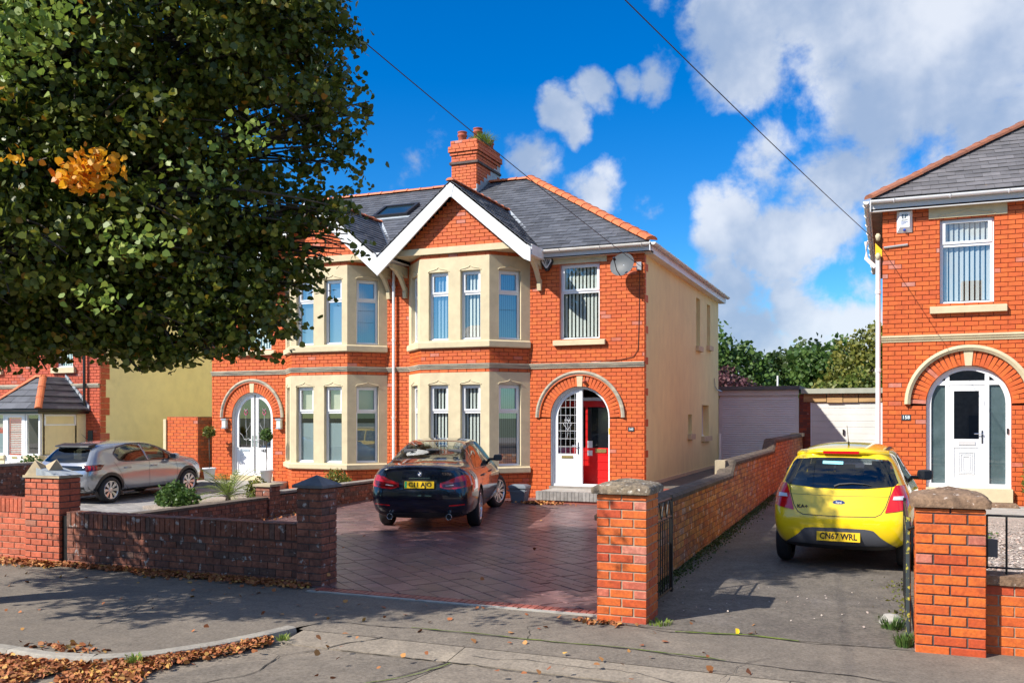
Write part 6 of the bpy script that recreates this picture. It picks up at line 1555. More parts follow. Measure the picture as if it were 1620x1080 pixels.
def seats(root, rows, z0, zs, w=.46, hz=.20):
    for (x, ys) in rows:
        for y in ys:
            b = MB().mat('seat'); b.sm = False
            b.hexa([(x,y-w/2,z0),(x,y+w/2,z0),(x+.14,y+w/2,z0),(x+.14,y-w/2,z0),(x-.10,y-w/2+.03,zs),(x-.10,y+w/2-.03,zs),(x-.02,y+w/2-.03,zs),(x-.02,y-w/2+.03,zs)][:4][::-1]+[(x-.10,y-w/2+.03,zs),(x-.10,y+w/2-.03,zs),(x-.02,y+w/2-.03,zs),(x-.02,y-w/2+.03,zs)][::-1])
            st_ = b.build('seat', root, local=True)
            h = MB().mat('seat'); h.wbox(x-.15, x-.05, y-.12, y+.12, zs+.03, zs+hz); h.tube([(x-.08,y-.05,zs-.02),(x-.10,y-.05,zs+.05)], .008, 5); h.tube([(x-.08,y+.05,zs-.02),(x-.10,y+.05,zs+.05)], .008, 5); h.build('headrest', st_, local=True)
def sidey(pts, y=0): return [(x, y, z) for x, z in pts]
def reary(pts, x=0): return [(x, y, z) for y, z in pts]

# ---------------------------------------------------------------- dark saloon
car = thing('saloon_car', 'glossy dark navy saloon parked on the block driveway before the bay', 'car')
ST = [
 [(.14,0,.24),(.14,.55,.24),(.05,.66,.36),(.02,.68,.58),(.07,.66,.80),(.08,.62,.95),(.09,.56,1.03),(.10,.40,1.05),(.09,0,1.06)],
 [(.22,0,.22),(.22,.72,.22),(.10,.84,.36),(.07,.865,.58),(.13,.85,.80),(.15,.79,.96),(.15,.71,1.05),(.17,.48,1.085),(.15,0,1.095)],
 [(.50,0,.20),(.50,.78,.20),(.46,.91,.36),(.44,.93,.60),(.46,.92,.83),(.50,.85,.97),(.52,.76,1.06),(.55,.50,1.10),(.55,0,1.115)],
 [(.90,0,.20),(.90,.80,.20),(.90,.925,.34),(.90,.935,.60),(.90,.925,.82),(.92,.865,.955),(.90,.73,1.09),(.88,.56,1.135),(.86,0,1.15)],
 [(1.30,0,.20),(1.30,.80,.20),(1.30,.92,.32),(1.30,.93,.60),(1.30,.925,.80),(1.30,.865,.945),(1.32,.69,1.23),(1.30,.55,1.30),(1.28,0,1.325)],
 [(1.75,0,.20),(1.75,.80,.20),(1.75,.91,.30),(1.75,.925,.60),(1.75,.92,.80),(1.75,.865,.94),(1.76,.655,1.345),(1.74,.54,1.41),(1.72,0,1.44)],
 [(2.35,0,.20),(2.35,.80,.20),(2.35,.91,.30),(2.35,.925,.60),(2.35,.92,.79),(2.35,.87,.93),(2.35,.645,1.38),(2.35,.54,1.45),(2.35,0,1.475)],
 [(2.90,0,.20),(2.90,.80,.20),(2.90,.91,.30),(2.90,.925,.60),(2.90,.92,.78),(2.90,.87,.92),(2.88,.64,1.34),(2.90,.53,1.41),(2.92,0,1.44)],
 [(3.35,0,.20),(3.35,.80,.20),(3.35,.91,.32),(3.35,.925,.60),(3.35,.92,.77),(3.35,.87,.91),(3.35,.70,1.16),(3.35,.57,1.22),(3.38,0,1.25)],
 [(3.80,0,.20),(3.80,.80,.20),(3.80,.92,.34),(3.80,.93,.60),(3.80,.91,.78),(3.80,.86,.88),(3.80,.76,.97),(3.80,.55,1.0),(3.82,0,1.01)],
 [(4.30,0,.20),(4.30,.78,.20),(4.30,.91,.35),(4.30,.92,.58),(4.30,.89,.73),(4.30,.83,.82),(4.30,.72,.88),(4.30,.50,.91),(4.32,0,.92)],
 [(4.72,0,.22),(4.72,.68,.22),(4.74,.82,.35),(4.74,.83,.54),(4.74,.78,.67),(4.74,.71,.74),(4.73,.62,.78),(4.73,.42,.80),(4.74,0,.81)],
 [(4.86,0,.26),(4.86,.50,.26),(4.92,.62,.36),(4.93,.63,.52),(4.92,.58,.62),(4.90,.52,.68),(4.88,.46,.71),(4.88,.30,.72),(4.89,0,.73)]]
WX = ((1.10,.335),(4.075,.335))
RW = ([(-.66,1.135),(-.4,1.15),(0,1.158),(.4,1.15),(.66,1.135)], [(-.52,1.375),(-.3,1.405),(0,1.415),(.3,1.405),(.52,1.375)])
FW = ([(-.66,1.08),(0,1.10),(.66,1.08)], [(-.52,1.37),(0,1.40),(.52,1.37)])
S1 = ([(.98,1.0),(1.2,.985),(1.6,.975),(2.02,.97)], [(1.22,1.15),(1.40,1.27),(1.70,1.355),(2.02,1.385)])
S2 = ([(2.09,.968),(2.6,.962),(3.1,.955),(3.42,.955)], [(2.09,1.385),(2.5,1.375),(2.85,1.32),(3.3,1.06)])
me, bvh = cage_body(ST, 'paint_navy', WX, .335, .93, cut_w=.375, wins=[('x',*RW,-1,2.2),('x',*FW,2.15,6),('y',*S1,-2,2),('y',*S2,-2,2)])
bo = child(me, 'body', car, Matrix())
seats(car, [(1.35,(-.42,0,.42)),(2.45,(-.42,.42))], .6, 1.12, .40, .17)
RDIR = (1,0,0)
# rear glass and roof reflections
gpanel(car, 'rear_window', 'car_window_blue', bvh, reary([(-.66,1.135),(-.4,1.15),(0,1.158),(.4,1.15),(.66,1.135)]), reary([(-.52,1.375),(-.3,1.405),(0,1.415),(.3,1.405),(.52,1.375)]), RDIR, 20, 10)
for sd in (1, -1):
    d = (0,-sd,0)
    gpanel(car, 'side_window', 'car_window', bvh, sidey([(.98,1.0),(1.2,.985),(1.6,.975),(2.02,.97)]), sidey([(1.22,1.15),(1.40,1.27),(1.70,1.355),(2.02,1.385)]), d, 16, 6)
    gpanel(car, 'side_window', 'car_window', bvh, sidey([(2.09,.968),(2.6,.962),(3.1,.955),(3.42,.955)]), sidey([(2.09,1.385),(2.5,1.375),(2.85,1.32),(3.3,1.06)]), d, 16, 6)
    b = MB().mat('chrome')
    seam(b, bvh, sidey([(.93,.985),(1.2,.968),(1.6,.957),(2.05,.952),(2.6,.945),(3.1,.94),(3.45,.945)]), d, .014, .008)
    seam(b, bvh, sidey([(.93,.985),(1.15,1.13),(1.38,1.29),(1.70,1.375),(2.05,1.402),(2.5,1.392),(2.88,1.335),(3.32,1.07),(3.45,.945)]), d, .012, .008)
    b.build('window_trim', car, local=True, fix=False)
    b = MB().mat('ink')
    seam(b, bvh, sidey([(1.42,.30),(1.44,.50),(1.35,.72),(1.32,.95)]), d); seam(b, bvh, sidey([(2.06,.28),(2.06,.95)]), d); seam(b, bvh, sidey([(3.18,.28),(3.30,.60),(3.38,.93)]), d); seam(b, bvh, sidey([(1.45,.29),(3.2,.29)]), d)
    b.build('door_gap', car, local=True, fix=False)
    for hx in (1.55, 2.62):
        h_, nr = cast(bvh, (hx, sd*2, .84), (0,-sd,0)); b = MB().mat('paint_navy'); b.sm = True; b.tube([(hx-.12,h_.y-sd*.0,.84),(hx-.09,h_.y+sd*.03,.845),(hx+.09,h_.y+sd*.03,.845),(hx+.12,h_.y,.84)], .014, 8); b.build('door_handle', car, local=True)
    # tail lamp wrapping round the corner
    dd = (.55,-sd*.84,0) ; l_ = []
    lo = [(0,sd*.36,.735),(0,sd*.50,.70),(0,sd*.64,.71),(0,sd*.80,.74)]; hi = [(0,sd*.36,.80),(0,sd*.50,.84),(0,sd*.64,.90),(0,sd*.80,.925)]
    o1 = gpanel(car, 'tail_lamp', 'lamp_red', bvh, lo, hi, RDIR, 14, 6, .010)
    b = MB().mat('lamp_red'); patch(b, bvh, [(.13,sd*.83,.735),(.36,sd*.9,.77),(.48,sd*.9,.80)], [(.13,sd*.83,.925),(.36,sd*.9,.91),(.48,sd*.9,.86)], (0,-sd,0), 8, 5, .009); b.build('lamp_side', o1, local=True, fix=False)
    gpanel(o1, 'lamp_band', 'lamp_dark', bvh, [(0,sd*.40,.735),(0,sd*.55,.73),(0,sd*.79,.76)], [(0,sd*.40,.775),(0,sd*.55,.80),(0,sd*.79,.835)], RDIR, 10, 3, .014)
    gpanel(o1, 'lamp_strip', 'lamp_clear', bvh, [(0,sd*.46,.752),(0,sd*.60,.765)], [(0,sd*.46,.760),(0,sd*.60,.775)], RDIR, 6, 1, .018)
    gpanel(car, 'reflector', 'lamp_red', bvh, reary([(sd*.52,.435),(sd*.79,.455)]), reary([(sd*.52,.452),(sd*.79,.478)]), RDIR, 8, 1, .006)
    ex_ = MB().mat('chrome'); ex_.sm = True; ex_.lathe((.02,sd*.52,.27), [(.036,.12),(.044,0),(.048,-.004),(.050,0),(.050,.12)], 18, 'x'); ex_.sm = False; ex_.mat('ink'); ex_.lathe((.06,sd*.52,.27), [(0,0),(.040,0)], 14, 'x'); ex_.build('exhaust', car, local=True)
    wheel(car, 1.10, sd*.815, .335, .335, .235, sd, 10, .22, 'twin'); wheel(car, 4.075, sd*.815, .335, .335, .235, sd, 10, .22, 'twin', steer=R(-24))
    mirror_part(car, 3.18, sd, 1.05, .84, 'paint_navy')
b = MB().mat('ink')
seam(b, bvh, reary([(-.62,1.03),(-.60,.96),(-.44,.82),(-.42,.735),(-.34,.69),(0,.685),(.34,.69),(.42,.735),(.44,.82),(.60,.96),(.62,1.03)]), RDIR, .010); b.build('boot_gap', car, local=True, fix=False)
b = MB().mat('trim_black'); patch(b, bvh, reary([(-.72,.24),(0,.24),(.72,.24)]), reary([(-.74,.33),(-.4,.33),(0,.33),(.4,.33),(.74,.33)]), RDIR, 20, 3, .004); b.build('rear_diffuser', car, local=True, fix=False)
b = MB().mat('chrome'); patch(b, bvh, reary([(-.20,.868),(0,.868),(.20,.868)]), reary([(-.18,.882),(0,.884),(.18,.882)]), RDIR, 8, 1, .016); b.build('boot_strip', car, local=True, fix=False)
h_, nr = cast(bvh, (-2,0,.76), RDIR); gx0 = h_.x
b = MB().mat('trim_black'); patch(b, bvh, reary([(-.29,.70),(.29,.70)]), reary([(-.31,.85),(.31,.85)]), RDIR, 8, 3, .003); b.build('plate_recess', car, local=True, fix=False)
plate(car, gx0-.025, .775, 'C11 AJO', .52, .111, tilt=.08, green=True)
# round badge: quartered blue and white in a dark ring
h_, nr = cast(bvh, (-2,0,.945), RDIR); bx_ = h_.x-.008
bd = MB().mat('trim_black'); bd.lathe((bx_,0,.945), [(0,0),(.041,0),(.041,.01)], 24, 'x'); bdo = bd.build('badge', car, local=True)
for q in range(4):
    b = MB().mat('badge_white' if q % 2 else 'badge_blue'); pts = [(bx_-.002,0,.945)]+[(bx_-.002, .027*math.cos(math.pi/2*q+math.pi/2*i/6), .945+.027*math.sin(math.pi/2*q+math.pi/2*i/6)) for i in range(7)]; b.face(pts); b.build('quarter', bdo, local=True, fix=False)
b = MB().mat('chrome'); b.sm = True; b.lathe((bx_-.002,0,.945), [(.038,0),(.041,-.003),(.043,.003)], 24, 'x'); b.build('badge_ring', bdo, local=True)
h_, nr = cast(bvh, (-2,-.50,.945), RDIR); t_ = put_text('530e', .062, car, 'chrome', (h_.x-.004,-.47,.945), (0,-1,0), (0,0,1), width=.17)
b = MB().mat('paint_navy'); b.sm = True; b.faces([(1.72,0,1.53),(1.66,.0,1.525),(1.60,.012,1.46),(1.60,-.012,1.46),(1.86,0,1.462)], [(1,2,3),(0,1,3,4),(0,4,2,1)]); b.build('aerial_fin', car, local=True)
gpanel(car, 'windscreen', 'car_window', bvh, reary([(-.66,1.08),(0,1.10),(.66,1.08)]), reary([(-.52,1.39),(0,1.42),(.52,1.39)]), (-1,0,0), 12, 6)
for sd in (1,-1): gpanel(car, 'headlamp', 'lamp_clear', bvh, reary([(sd*.45,.62),(sd*.74,.64)]), reary([(sd*.45,.69),(sd*.74,.72)]), (-1,0,0), 8, 2)
ch_ = math.radians(90+16.5)     # heading: nose 19 degrees left of the street normal
cpos = Vector((-7.26, 13.52, .06)); car.location = cpos; car.scale = (1,.965,1.05); car.rotation_euler = (0, -R(.7), ch_)

# ---------------------------------------------------------------- yellow hatchback
car = thing('hatchback_car', 'bright yellow small hatchback on the tarmac drive by the right pier', 'car')
ST = [
 [(.14,0,.28),(.14,.50,.28),(.04,.60,.40),(.02,.64,.62),(.12,.62,.86),(.17,.56,1.02),(.28,.48,1.22),(.42,.38,1.40),(.44,0,1.43)],
 [(.20,0,.24),(.20,.66,.24),(.09,.76,.40),(.07,.80,.62),(.17,.785,.86),(.22,.71,1.02),(.33,.62,1.24),(.46,.50,1.43),(.48,0,1.465)],
 [(.45,0,.22),(.45,.72,.22),(.40,.835,.40),(.38,.855,.64),(.42,.845,.86),(.44,.775,1.01),(.52,.665,1.26),(.62,.54,1.45),(.64,0,1.49)],
 [(.85,0,.22),(.85,.74,.22),(.85,.845,.38),(.85,.86,.64),(.85,.85,.85),(.85,.785,.99),(.88,.655,1.29),(.92,.55,1.47),(.92,0,1.51)],
 [(1.35,0,.22),(1.35,.74,.22),(1.35,.83,.34),(1.35,.845,.62),(1.35,.84,.84),(1.35,.785,.97),(1.36,.64,1.31),(1.38,.55,1.485),(1.38,0,1.525)],
 [(1.90,0,.22),(1.90,.74,.22),(1.90,.83,.34),(1.90,.845,.62),(1.90,.84,.83),(1.90,.785,.95),(1.90,.63,1.31),(1.90,.54,1.475),(1.90,0,1.515)],
 [(2.35,0,.22),(2.35,.74,.22),(2.35,.83,.34),(2.35,.845,.62),(2.35,.84,.82),(2.35,.785,.94),(2.34,.63,1.26),(2.34,.53,1.41),(2.36,0,1.45)],
 [(2.75,0,.22),(2.75,.74,.22),(2.75,.835,.36),(2.75,.85,.62),(2.75,.84,.82),(2.75,.785,.93),(2.74,.68,1.10),(2.74,.56,1.20),(2.78,0,1.24)],
 [(3.10,0,.22),(3.10,.74,.22),(3.10,.84,.38),(3.10,.85,.60),(3.10,.83,.80),(3.10,.77,.90),(3.10,.68,.98),(3.10,.50,1.02),(3.12,0,1.03)],
 [(3.55,0,.22),(3.55,.70,.22),(3.55,.80,.38),(3.55,.81,.58),(3.55,.78,.74),(3.55,.70,.83),(3.55,.60,.88),(3.55,.42,.90),(3.57,0,.91)],
 [(3.84,0,.26),(3.84,.50,.26),(3.88,.60,.38),(3.90,.60,.55),(3.87,.56,.68),(3.84,.50,.74),(3.80,.44,.77),(3.80,.28,.78),(3.81,0,.79)]]
WX = ((.70,.295),(3.19,.295))
RW = ([(-.69,1.06),(-.64,1.02),(-.3,.985),(0,.98),(.3,.985),(.64,1.02),(.69,1.06)], [(-.60,1.29),(-.56,1.325),(-.3,1.345),(0,1.35),(.3,1.345),(.56,1.325),(.60,1.29)])
FW = ([(-.62,1.08),(0,1.10),(.62,1.08)], [(-.52,1.36),(0,1.40),(.52,1.36)])
S1 = ([(.80,1.06),(1.0,1.02),(1.38,1.005),(1.62,1.0)], [(.86,1.20),(1.02,1.31),(1.35,1.36),(1.62,1.365)])
S2 = ([(1.69,.998),(2.0,.985),(2.4,.975),(2.72,.972)], [(1.69,1.365),(2.0,1.355),(2.28,1.29),(2.66,1.05)])
me, bvh = cage_body(ST, 'paint_yellow', WX, .295, .85, cut_w=.335, wins=[('x',*RW,-1,1.6),('x',*FW,1.55,6),('y',*S1,-2,2),('y',*S2,-2,2)])
seats(car, [(1.0,(-.36,0,.36)),(1.95,(-.38,.38))], .6, 1.06, .34, .18)
child(me, 'body', car, Matrix())
gpanel(car, 'rear_window', 'car_window_blue', bvh, reary([(-.69,1.06),(-.64,1.02),(-.3,.985),(0,.98),(.3,.985),(.64,1.02),(.69,1.06)]), reary([(-.60,1.29),(-.56,1.325),(-.3,1.345),(0,1.35),(.3,1.345),(.56,1.325),(.60,1.29)]), RDIR, 24, 10)
b = MB().mat('paint_yellow'); b.sm = False
# roof spoiler lip with the high stop lamp
sp_ = [(-.58,1.385),(-.3,1.415),(0,1.42),(.3,1.415),(.58,1.385)]; tp = []
for y, z in sp_:
    h_, nr = cast(bvh, (-2,y,z-.03), RDIR); tp.append(h_)
rows = [[(h.x-.005,h.y,h.z) for h in tp], [(h.x-.055,h.y*.98,h.z+.028) for h in tp], [(h.x-.045,h.y*.98,h.z+.048) for h in tp], [(h.x+.16,h.y*.95,h.z+.075) for h in tp]]
b.sm = True
for k in range(3):
    for i in range(len(tp)-1): b.face([rows[k][i], rows[k][i+1], rows[k+1][i+1], rows[k+1][i]])
b.sm = False
for i in (0, len(tp)-1): b.face([rows[k][i] for k in range(4)])
spo = b.build('roof_spoiler', car, local=True)
h0 = rows[1][2]; b = MB().mat('lamp_red'); b.wbox(h0[0]-.004,h0[0]+.03,-.22,.22,h0[2]-.022,h0[2]+.012); b.build('stop_lamp', car, local=True)
for sd in (1, -1):
    d = (0,-sd,0)
    gpanel(car, 'side_window', 'car_window', bvh, sidey([(.80,1.06),(1.0,1.02),(1.38,1.005),(1.62,1.0)]), sidey([(.86,1.20),(1.02,1.31),(1.35,1.36),(1.62,1.365)]), d, 12, 6)
    gpanel(car, 'side_window', 'car_window', bvh, sidey([(1.69,.998),(2.0,.985),(2.4,.975),(2.72,.972)]), sidey([(1.69,1.365),(2.0,1.355),(2.28,1.29),(2.66,1.05)]), d, 12, 6)
    b = MB().mat('ink'); seam(b, bvh, sidey([(1.02,.36),(.98,.60),(.90,.85),(.88,1.0)]), d); seam(b, bvh, sidey([(1.66,.30),(1.66,1.0)]), d); seam(b, bvh, sidey([(2.62,.30),(2.66,.6),(2.70,.95)]), d); seam(b, bvh, sidey([(1.06,.30),(2.6,.30)]), d); b.build('door_gap', car, local=True, fix=False)
    for hx in (1.18, 1.98):
        h_, nr = cast(bvh, (hx, sd*2, .88), (0,-sd,0)); b = MB().mat('paint_yellow'); b.sm = True; b.tube([(hx-.10,h_.y,.88),(hx-.07,h_.y+sd*.03,.885),(hx+.07,h_.y+sd*.03,.885),(hx+.10,h_.y,.88)], .014, 8); b.build('door_handle', car, local=True)
    lo = [(0,sd*.575,.73),(0,sd*.66,.76),(0,sd*.775,.79)]; hi = [(0,sd*.64,1.0),(0,sd*.69,1.02),(0,sd*.765,1.0)]
    o1 = gpanel(car, 'tail_lamp', 'lamp_red', bvh, [(0,sd*.545,.715),(0,sd*.68,.735),(0,sd*.795,.765)], [(0,sd*.60,.90),(0,sd*.655,1.035),(0,sd*.755,1.03)], RDIR, 10, 8, .010)
    b = MB().mat('lamp_red'); patch(b, bvh, [(.17,sd*.83,.775),(.26,sd*.9,.80),(.35,sd*.9,.84)], [(.26,sd*.83,.985),(.31,sd*.9,.975),(.36,sd*.9,.94)], (0,-sd,0), 6, 5, .009); b.build('lamp_side', o1, local=True, fix=False)
    gpanel(o1, 'clear_lens', 'lamp_clear', bvh, [(0,sd*.63,.865),(0,sd*.745,.865)], [(0,sd*.64,.905),(0,sd*.745,.91)], RDIR, 6, 2, .016)
    b = MB().mat('trim_black'); patch(b, bvh, [(.62,sd*.50,2),(2.2,sd*.50,2)], [(.62,sd*.535,2),(2.2,sd*.535,2)], (0,0,-1), 20, 1, .006); b.build('roof_strip', car, local=True, fix=False)
    wheel(car, .70, sd*.745, .295, .295, .195, sd, 8, .185, 'blade', rimmat='rim_dark'); wheel(car, 3.19, sd*.745, .295, .295, .195, sd, 8, .185, 'blade', rimmat='rim_dark')
    mirror_part(car, 2.52, sd, 1.03, .77, 'trim_black', sz=(.14,.22,.15))
# bumper insert, hatch outline
b = MB().mat('trim_grey'); patch(b, bvh, reary([(-.64,.27),(-.4,.26),(0,.25),(.4,.26),(.64,.27)]), reary([(-.66,.315),(-.50,.42),(-.42,.50),(-.34,.515),(0,.52),(.34,.515),(.42,.50),(.50,.42),(.66,.315)]), RDIR, 28, 6, .006); b.build('rear_bumper_insert', car, local=True, fix=False)
b = MB().mat('trim_black'); patch(b, bvh, reary([(-.66,.27),(0,.25),(.66,.27)]), reary([(-.66,.32),(0,.30),(.66,.32)]), RDIR, 16, 2, .010); b.build('bumper_lip', car, local=True, fix=False)
b = MB().mat('ink'); seam(b, bvh, reary([(-.62,1.02),(-.60,.93),(-.55,.78),(-.50,.70),(-.43,.665),(0,.655),(.43,.665),(.50,.70),(.55,.78),(.60,.93),(.62,1.02)]), RDIR, .009); seam(b, bvh, reary([(-.60,.905),(0,.895),(.60,.905)]), RDIR, .004, .002); b.build('hatch_gap', car, local=True, fix=False)
h_, nr = cast(bvh, (-2,0,.42), RDIR); plate(car, h_.x-.025, .415, 'CN67 WRL', .52, .111, tilt=.05)
h_, nr = cast(bvh, (-2,0,.82), RDIR); b = MB().mat('chrome'); b.lathe((h_.x-.006,0,.82), [(0,0),(.065,0),(.065,.012)], 28, 'x')
for i, v in enumerate(b.v): b.v[i] = (v[0], v[1]*1.15, .82+(v[2]-.82)*.5)
bo_ = b.build('badge', car, local=True); b = MB().mat('badge_blue'); b.lathe((h_.x-.008,0,.82), [(0,0),(.058,0),(.058,.004)], 28, 'x')
for i, v in enumerate(b.v): b.v[i] = (v[0], v[1]*1.15, .82+(v[2]-.82)*.46)
b.build('badge_face', bo_, local=True); put_text('Ford', .036, bo_, 'badge_white', (h_.x-.0095,0,.82), (0,-1,0), (0,0,1))
h_, nr = cast(bvh, (-2,.44,.75), RDIR); put_text('KA+', .062, car, 'ink', (h_.x-.004,.44,.76), (0,-1,0), (0,0,1), width=.13)
h_, nr = cast(bvh, (-2,.0,1.30), RDIR); gz = h_.x
h2, _ = cast(bvh, (-2,.12,1.295), RDIR)
b = MB().mat('sticker_blue'); patch(b, bvh, reary([(-.03,1.265),(.22,1.27)]), reary([(-.03,1.30),(.22,1.305)]), RDIR, 6, 1, .008); stk = b.build('sticker', car, local=True, fix=False)
nrm = h2-Vector((gz,0,0)); put_text('DEALER CARS', .024, stk, 'badge_blue', (h2.x-.020,.095,1.285), (0,-1,0), (.45,0,.9)) if False else None
b = MB().mat('trim_black'); pts = []
for y, z in ((.06,1.01),(.0,1.035),(-.15,1.05),(-.30,1.045),(-.38,1.03)):
    h_, nr = cast(bvh, (-2,y,z), RDIR); pts.append(h_-Vector((.02,0,0)))
b.tube(pts, [.016,.013,.010,.008,.005], 6); b.build('rear_wiper', car, local=True)
b = MB().mat('trim_black'); b.tube([(.80,-.05,1.505),(.60,-.05+.0,1.74)], [.005,.003], 5); b.tube([(.82,-.05,1.49),(.79,-.05,1.53)], .012, 6); b.build('roof_aerial', car, local=True)
gpanel(car, 'windscreen', 'car_window', bvh, reary([(-.62,1.08),(0,1.10),(.62,1.08)]), reary([(-.52,1.38),(0,1.42),(.52,1.38)]), (-1,0,0), 12, 6)
for sd in (1,-1): gpanel(car, 'headlamp', 'lamp_clear', bvh, reary([(sd*.40,.60),(sd*.66,.64)]), reary([(sd*.42,.68),(sd*.66,.76)]), (-1,0,0), 8, 2)
car.location = (-.60, 12.22, .06); car.scale = (1,1,1.05); car.rotation_euler = (0, -R(.5), R(90-3.5))

# ---------------------------------------------------------------- silver hatchback
car = thing('hatchback_car', 'silver grey five door hatchback parked side-on on the left drive', 'car')
ST = [
 [(.12,0,.30),(.12,.52,.30),(.05,.62,.42),(.03,.66,.62),(.06,.64,.82),(.14,.60,.95),(.30,.52,1.12),(.48,.40,1.29),(.50,0,1.32)],
 [(.20,0,.26),(.20,.68,.26),(.10,.79,.42),(.08,.83,.62),(.11,.82,.82),(.19,.76,.96),(.35,.66,1.15),(.50,.52,1.33),(.52,0,1.36)],
 [(.45,0,.22),(.45,.74,.22),(.40,.86,.40),(.38,.88,.62),(.40,.87,.82),(.46,.80,.96),(.56,.68,1.18),(.66,.55,1.36),(.68,0,1.395)],
 [(.85,0,.22),(.85,.76,.22),(.85,.865,.38),(.85,.885,.62),(.85,.865,.82),(.87,.79,.945),(.92,.66,1.22),(.96,.55,1.39),(.98,0,1.425)],
 [(1.40,0,.22),(1.40,.76,.22),(1.40,.84,.32),(1.40,.85,.55),(1.40,.86,.80),(1.40,.79,.93),(1.42,.65,1.25),(1.45,.55,1.405),(1.45,0,1.435)],
 [(2.00,0,.22),(2.00,.76,.22),(2.00,.84,.32),(2.00,.85,.55),(2.00,.865,.79),(2.00,.80,.91),(2.00,.64,1.25),(2.00,.54,1.39),(2.00,0,1.42)],
 [(2.45,0,.22),(2.45,.76,.22),(2.45,.84,.32),(2.45,.855,.56),(2.45,.865,.79),(2.45,.80,.90),(2.44,.65,1.18),(2.44,.54,1.31),(2.46,0,1.35)],
 [(2.85,0,.22),(2.85,.76,.22),(2.85,.85,.34),(2.85,.87,.58),(2.85,.865,.78),(2.85,.80,.89),(2.84,.70,1.03),(2.84,.58,1.11),(2.88,0,1.15)],
 [(3.20,0,.22),(3.20,.76,.22),(3.20,.86,.36),(3.20,.88,.60),(3.20,.86,.78),(3.20,.80,.88),(3.20,.70,.96),(3.20,.50,.99),(3.22,0,1.0)],
 [(3.65,0,.22),(3.65,.72,.22),(3.65,.83,.38),(3.65,.85,.60),(3.65,.82,.76),(3.65,.76,.84),(3.65,.66,.90),(3.65,.46,.92),(3.67,0,.93)],
 [(3.98,0,.24),(3.98,.52,.24),(4.02,.64,.38),(4.04,.65,.56),(4.02,.61,.68),(3.98,.55,.75),(3.94,.48,.79),(3.94,.32,.80),(3.95,0,.81)]]
WX = ((.70,.31),(3.24,.31))
RW = ([(-.66,.985),(-.4,.96),(0,.955),(.4,.96),(.66,.985)], [(-.52,1.25),(-.3,1.27),(0,1.275),(.3,1.27),(.52,1.25)])
FW = ([(-.62,1.06),(0,1.08),(.62,1.06)], [(-.52,1.28),(0,1.32),(.52,1.28)])
S1 = ([(1.04,.985),(1.20,.958),(1.5,.95),(1.90,.942)], [(.95,1.16),(1.10,1.25),(1.45,1.315),(1.80,1.32)])
S2 = ([(1.98,.94),(2.3,.932),(2.6,.925),(2.84,.925)], [(1.88,1.32),(2.15,1.29),(2.45,1.18),(2.76,1.0)])
me, bvh = cage_body(ST, 'paint_silver', WX, .31, .87, cut_w=.345, wins=[('x',*RW,-1,1.6),('x',*FW,1.55,6),('y',*S1,-2,2),('y',*S2,-2,2)])
seats(car, [(1.25,(-.36,.36)),(2.1,(-.38,.38))], .6, 1.0, .40, .18)
child(me, 'body', car, Matrix())
gpanel(car, 'rear_window', 'car_window_blue', bvh, reary([(-.66,.985),(-.4,.96),(0,.955),(.4,.96),(.66,.985)]), reary([(-.52,1.25),(-.3,1.27),(0,1.275),(.3,1.27),(.52,1.25)]), RDIR, 16, 8)
b = MB().mat('trim_black'); tp = [cast(bvh, (-2,y,1.285), RDIR)[0] for y in (-.52,-.3,0,.3,.52)]
rows = [[(h.x,h.y,h.z) for h in tp], [(h.x-.13,h.y,h.z+.02) for h in tp], [(h.x-.12,h.y,h.z+.05) for h in tp], [(h.x+.15,h.y,h.z+.10) for h in tp]]
for k in range(3):
    for i in range(4): b.face([rows[k][i], rows[k][i+1], rows[k+1][i+1], rows[k+1][i]])
for i in (0,4): b.face([rows[k][i] for k in range(4)])
b.build('roof_spoiler', car, local=True)
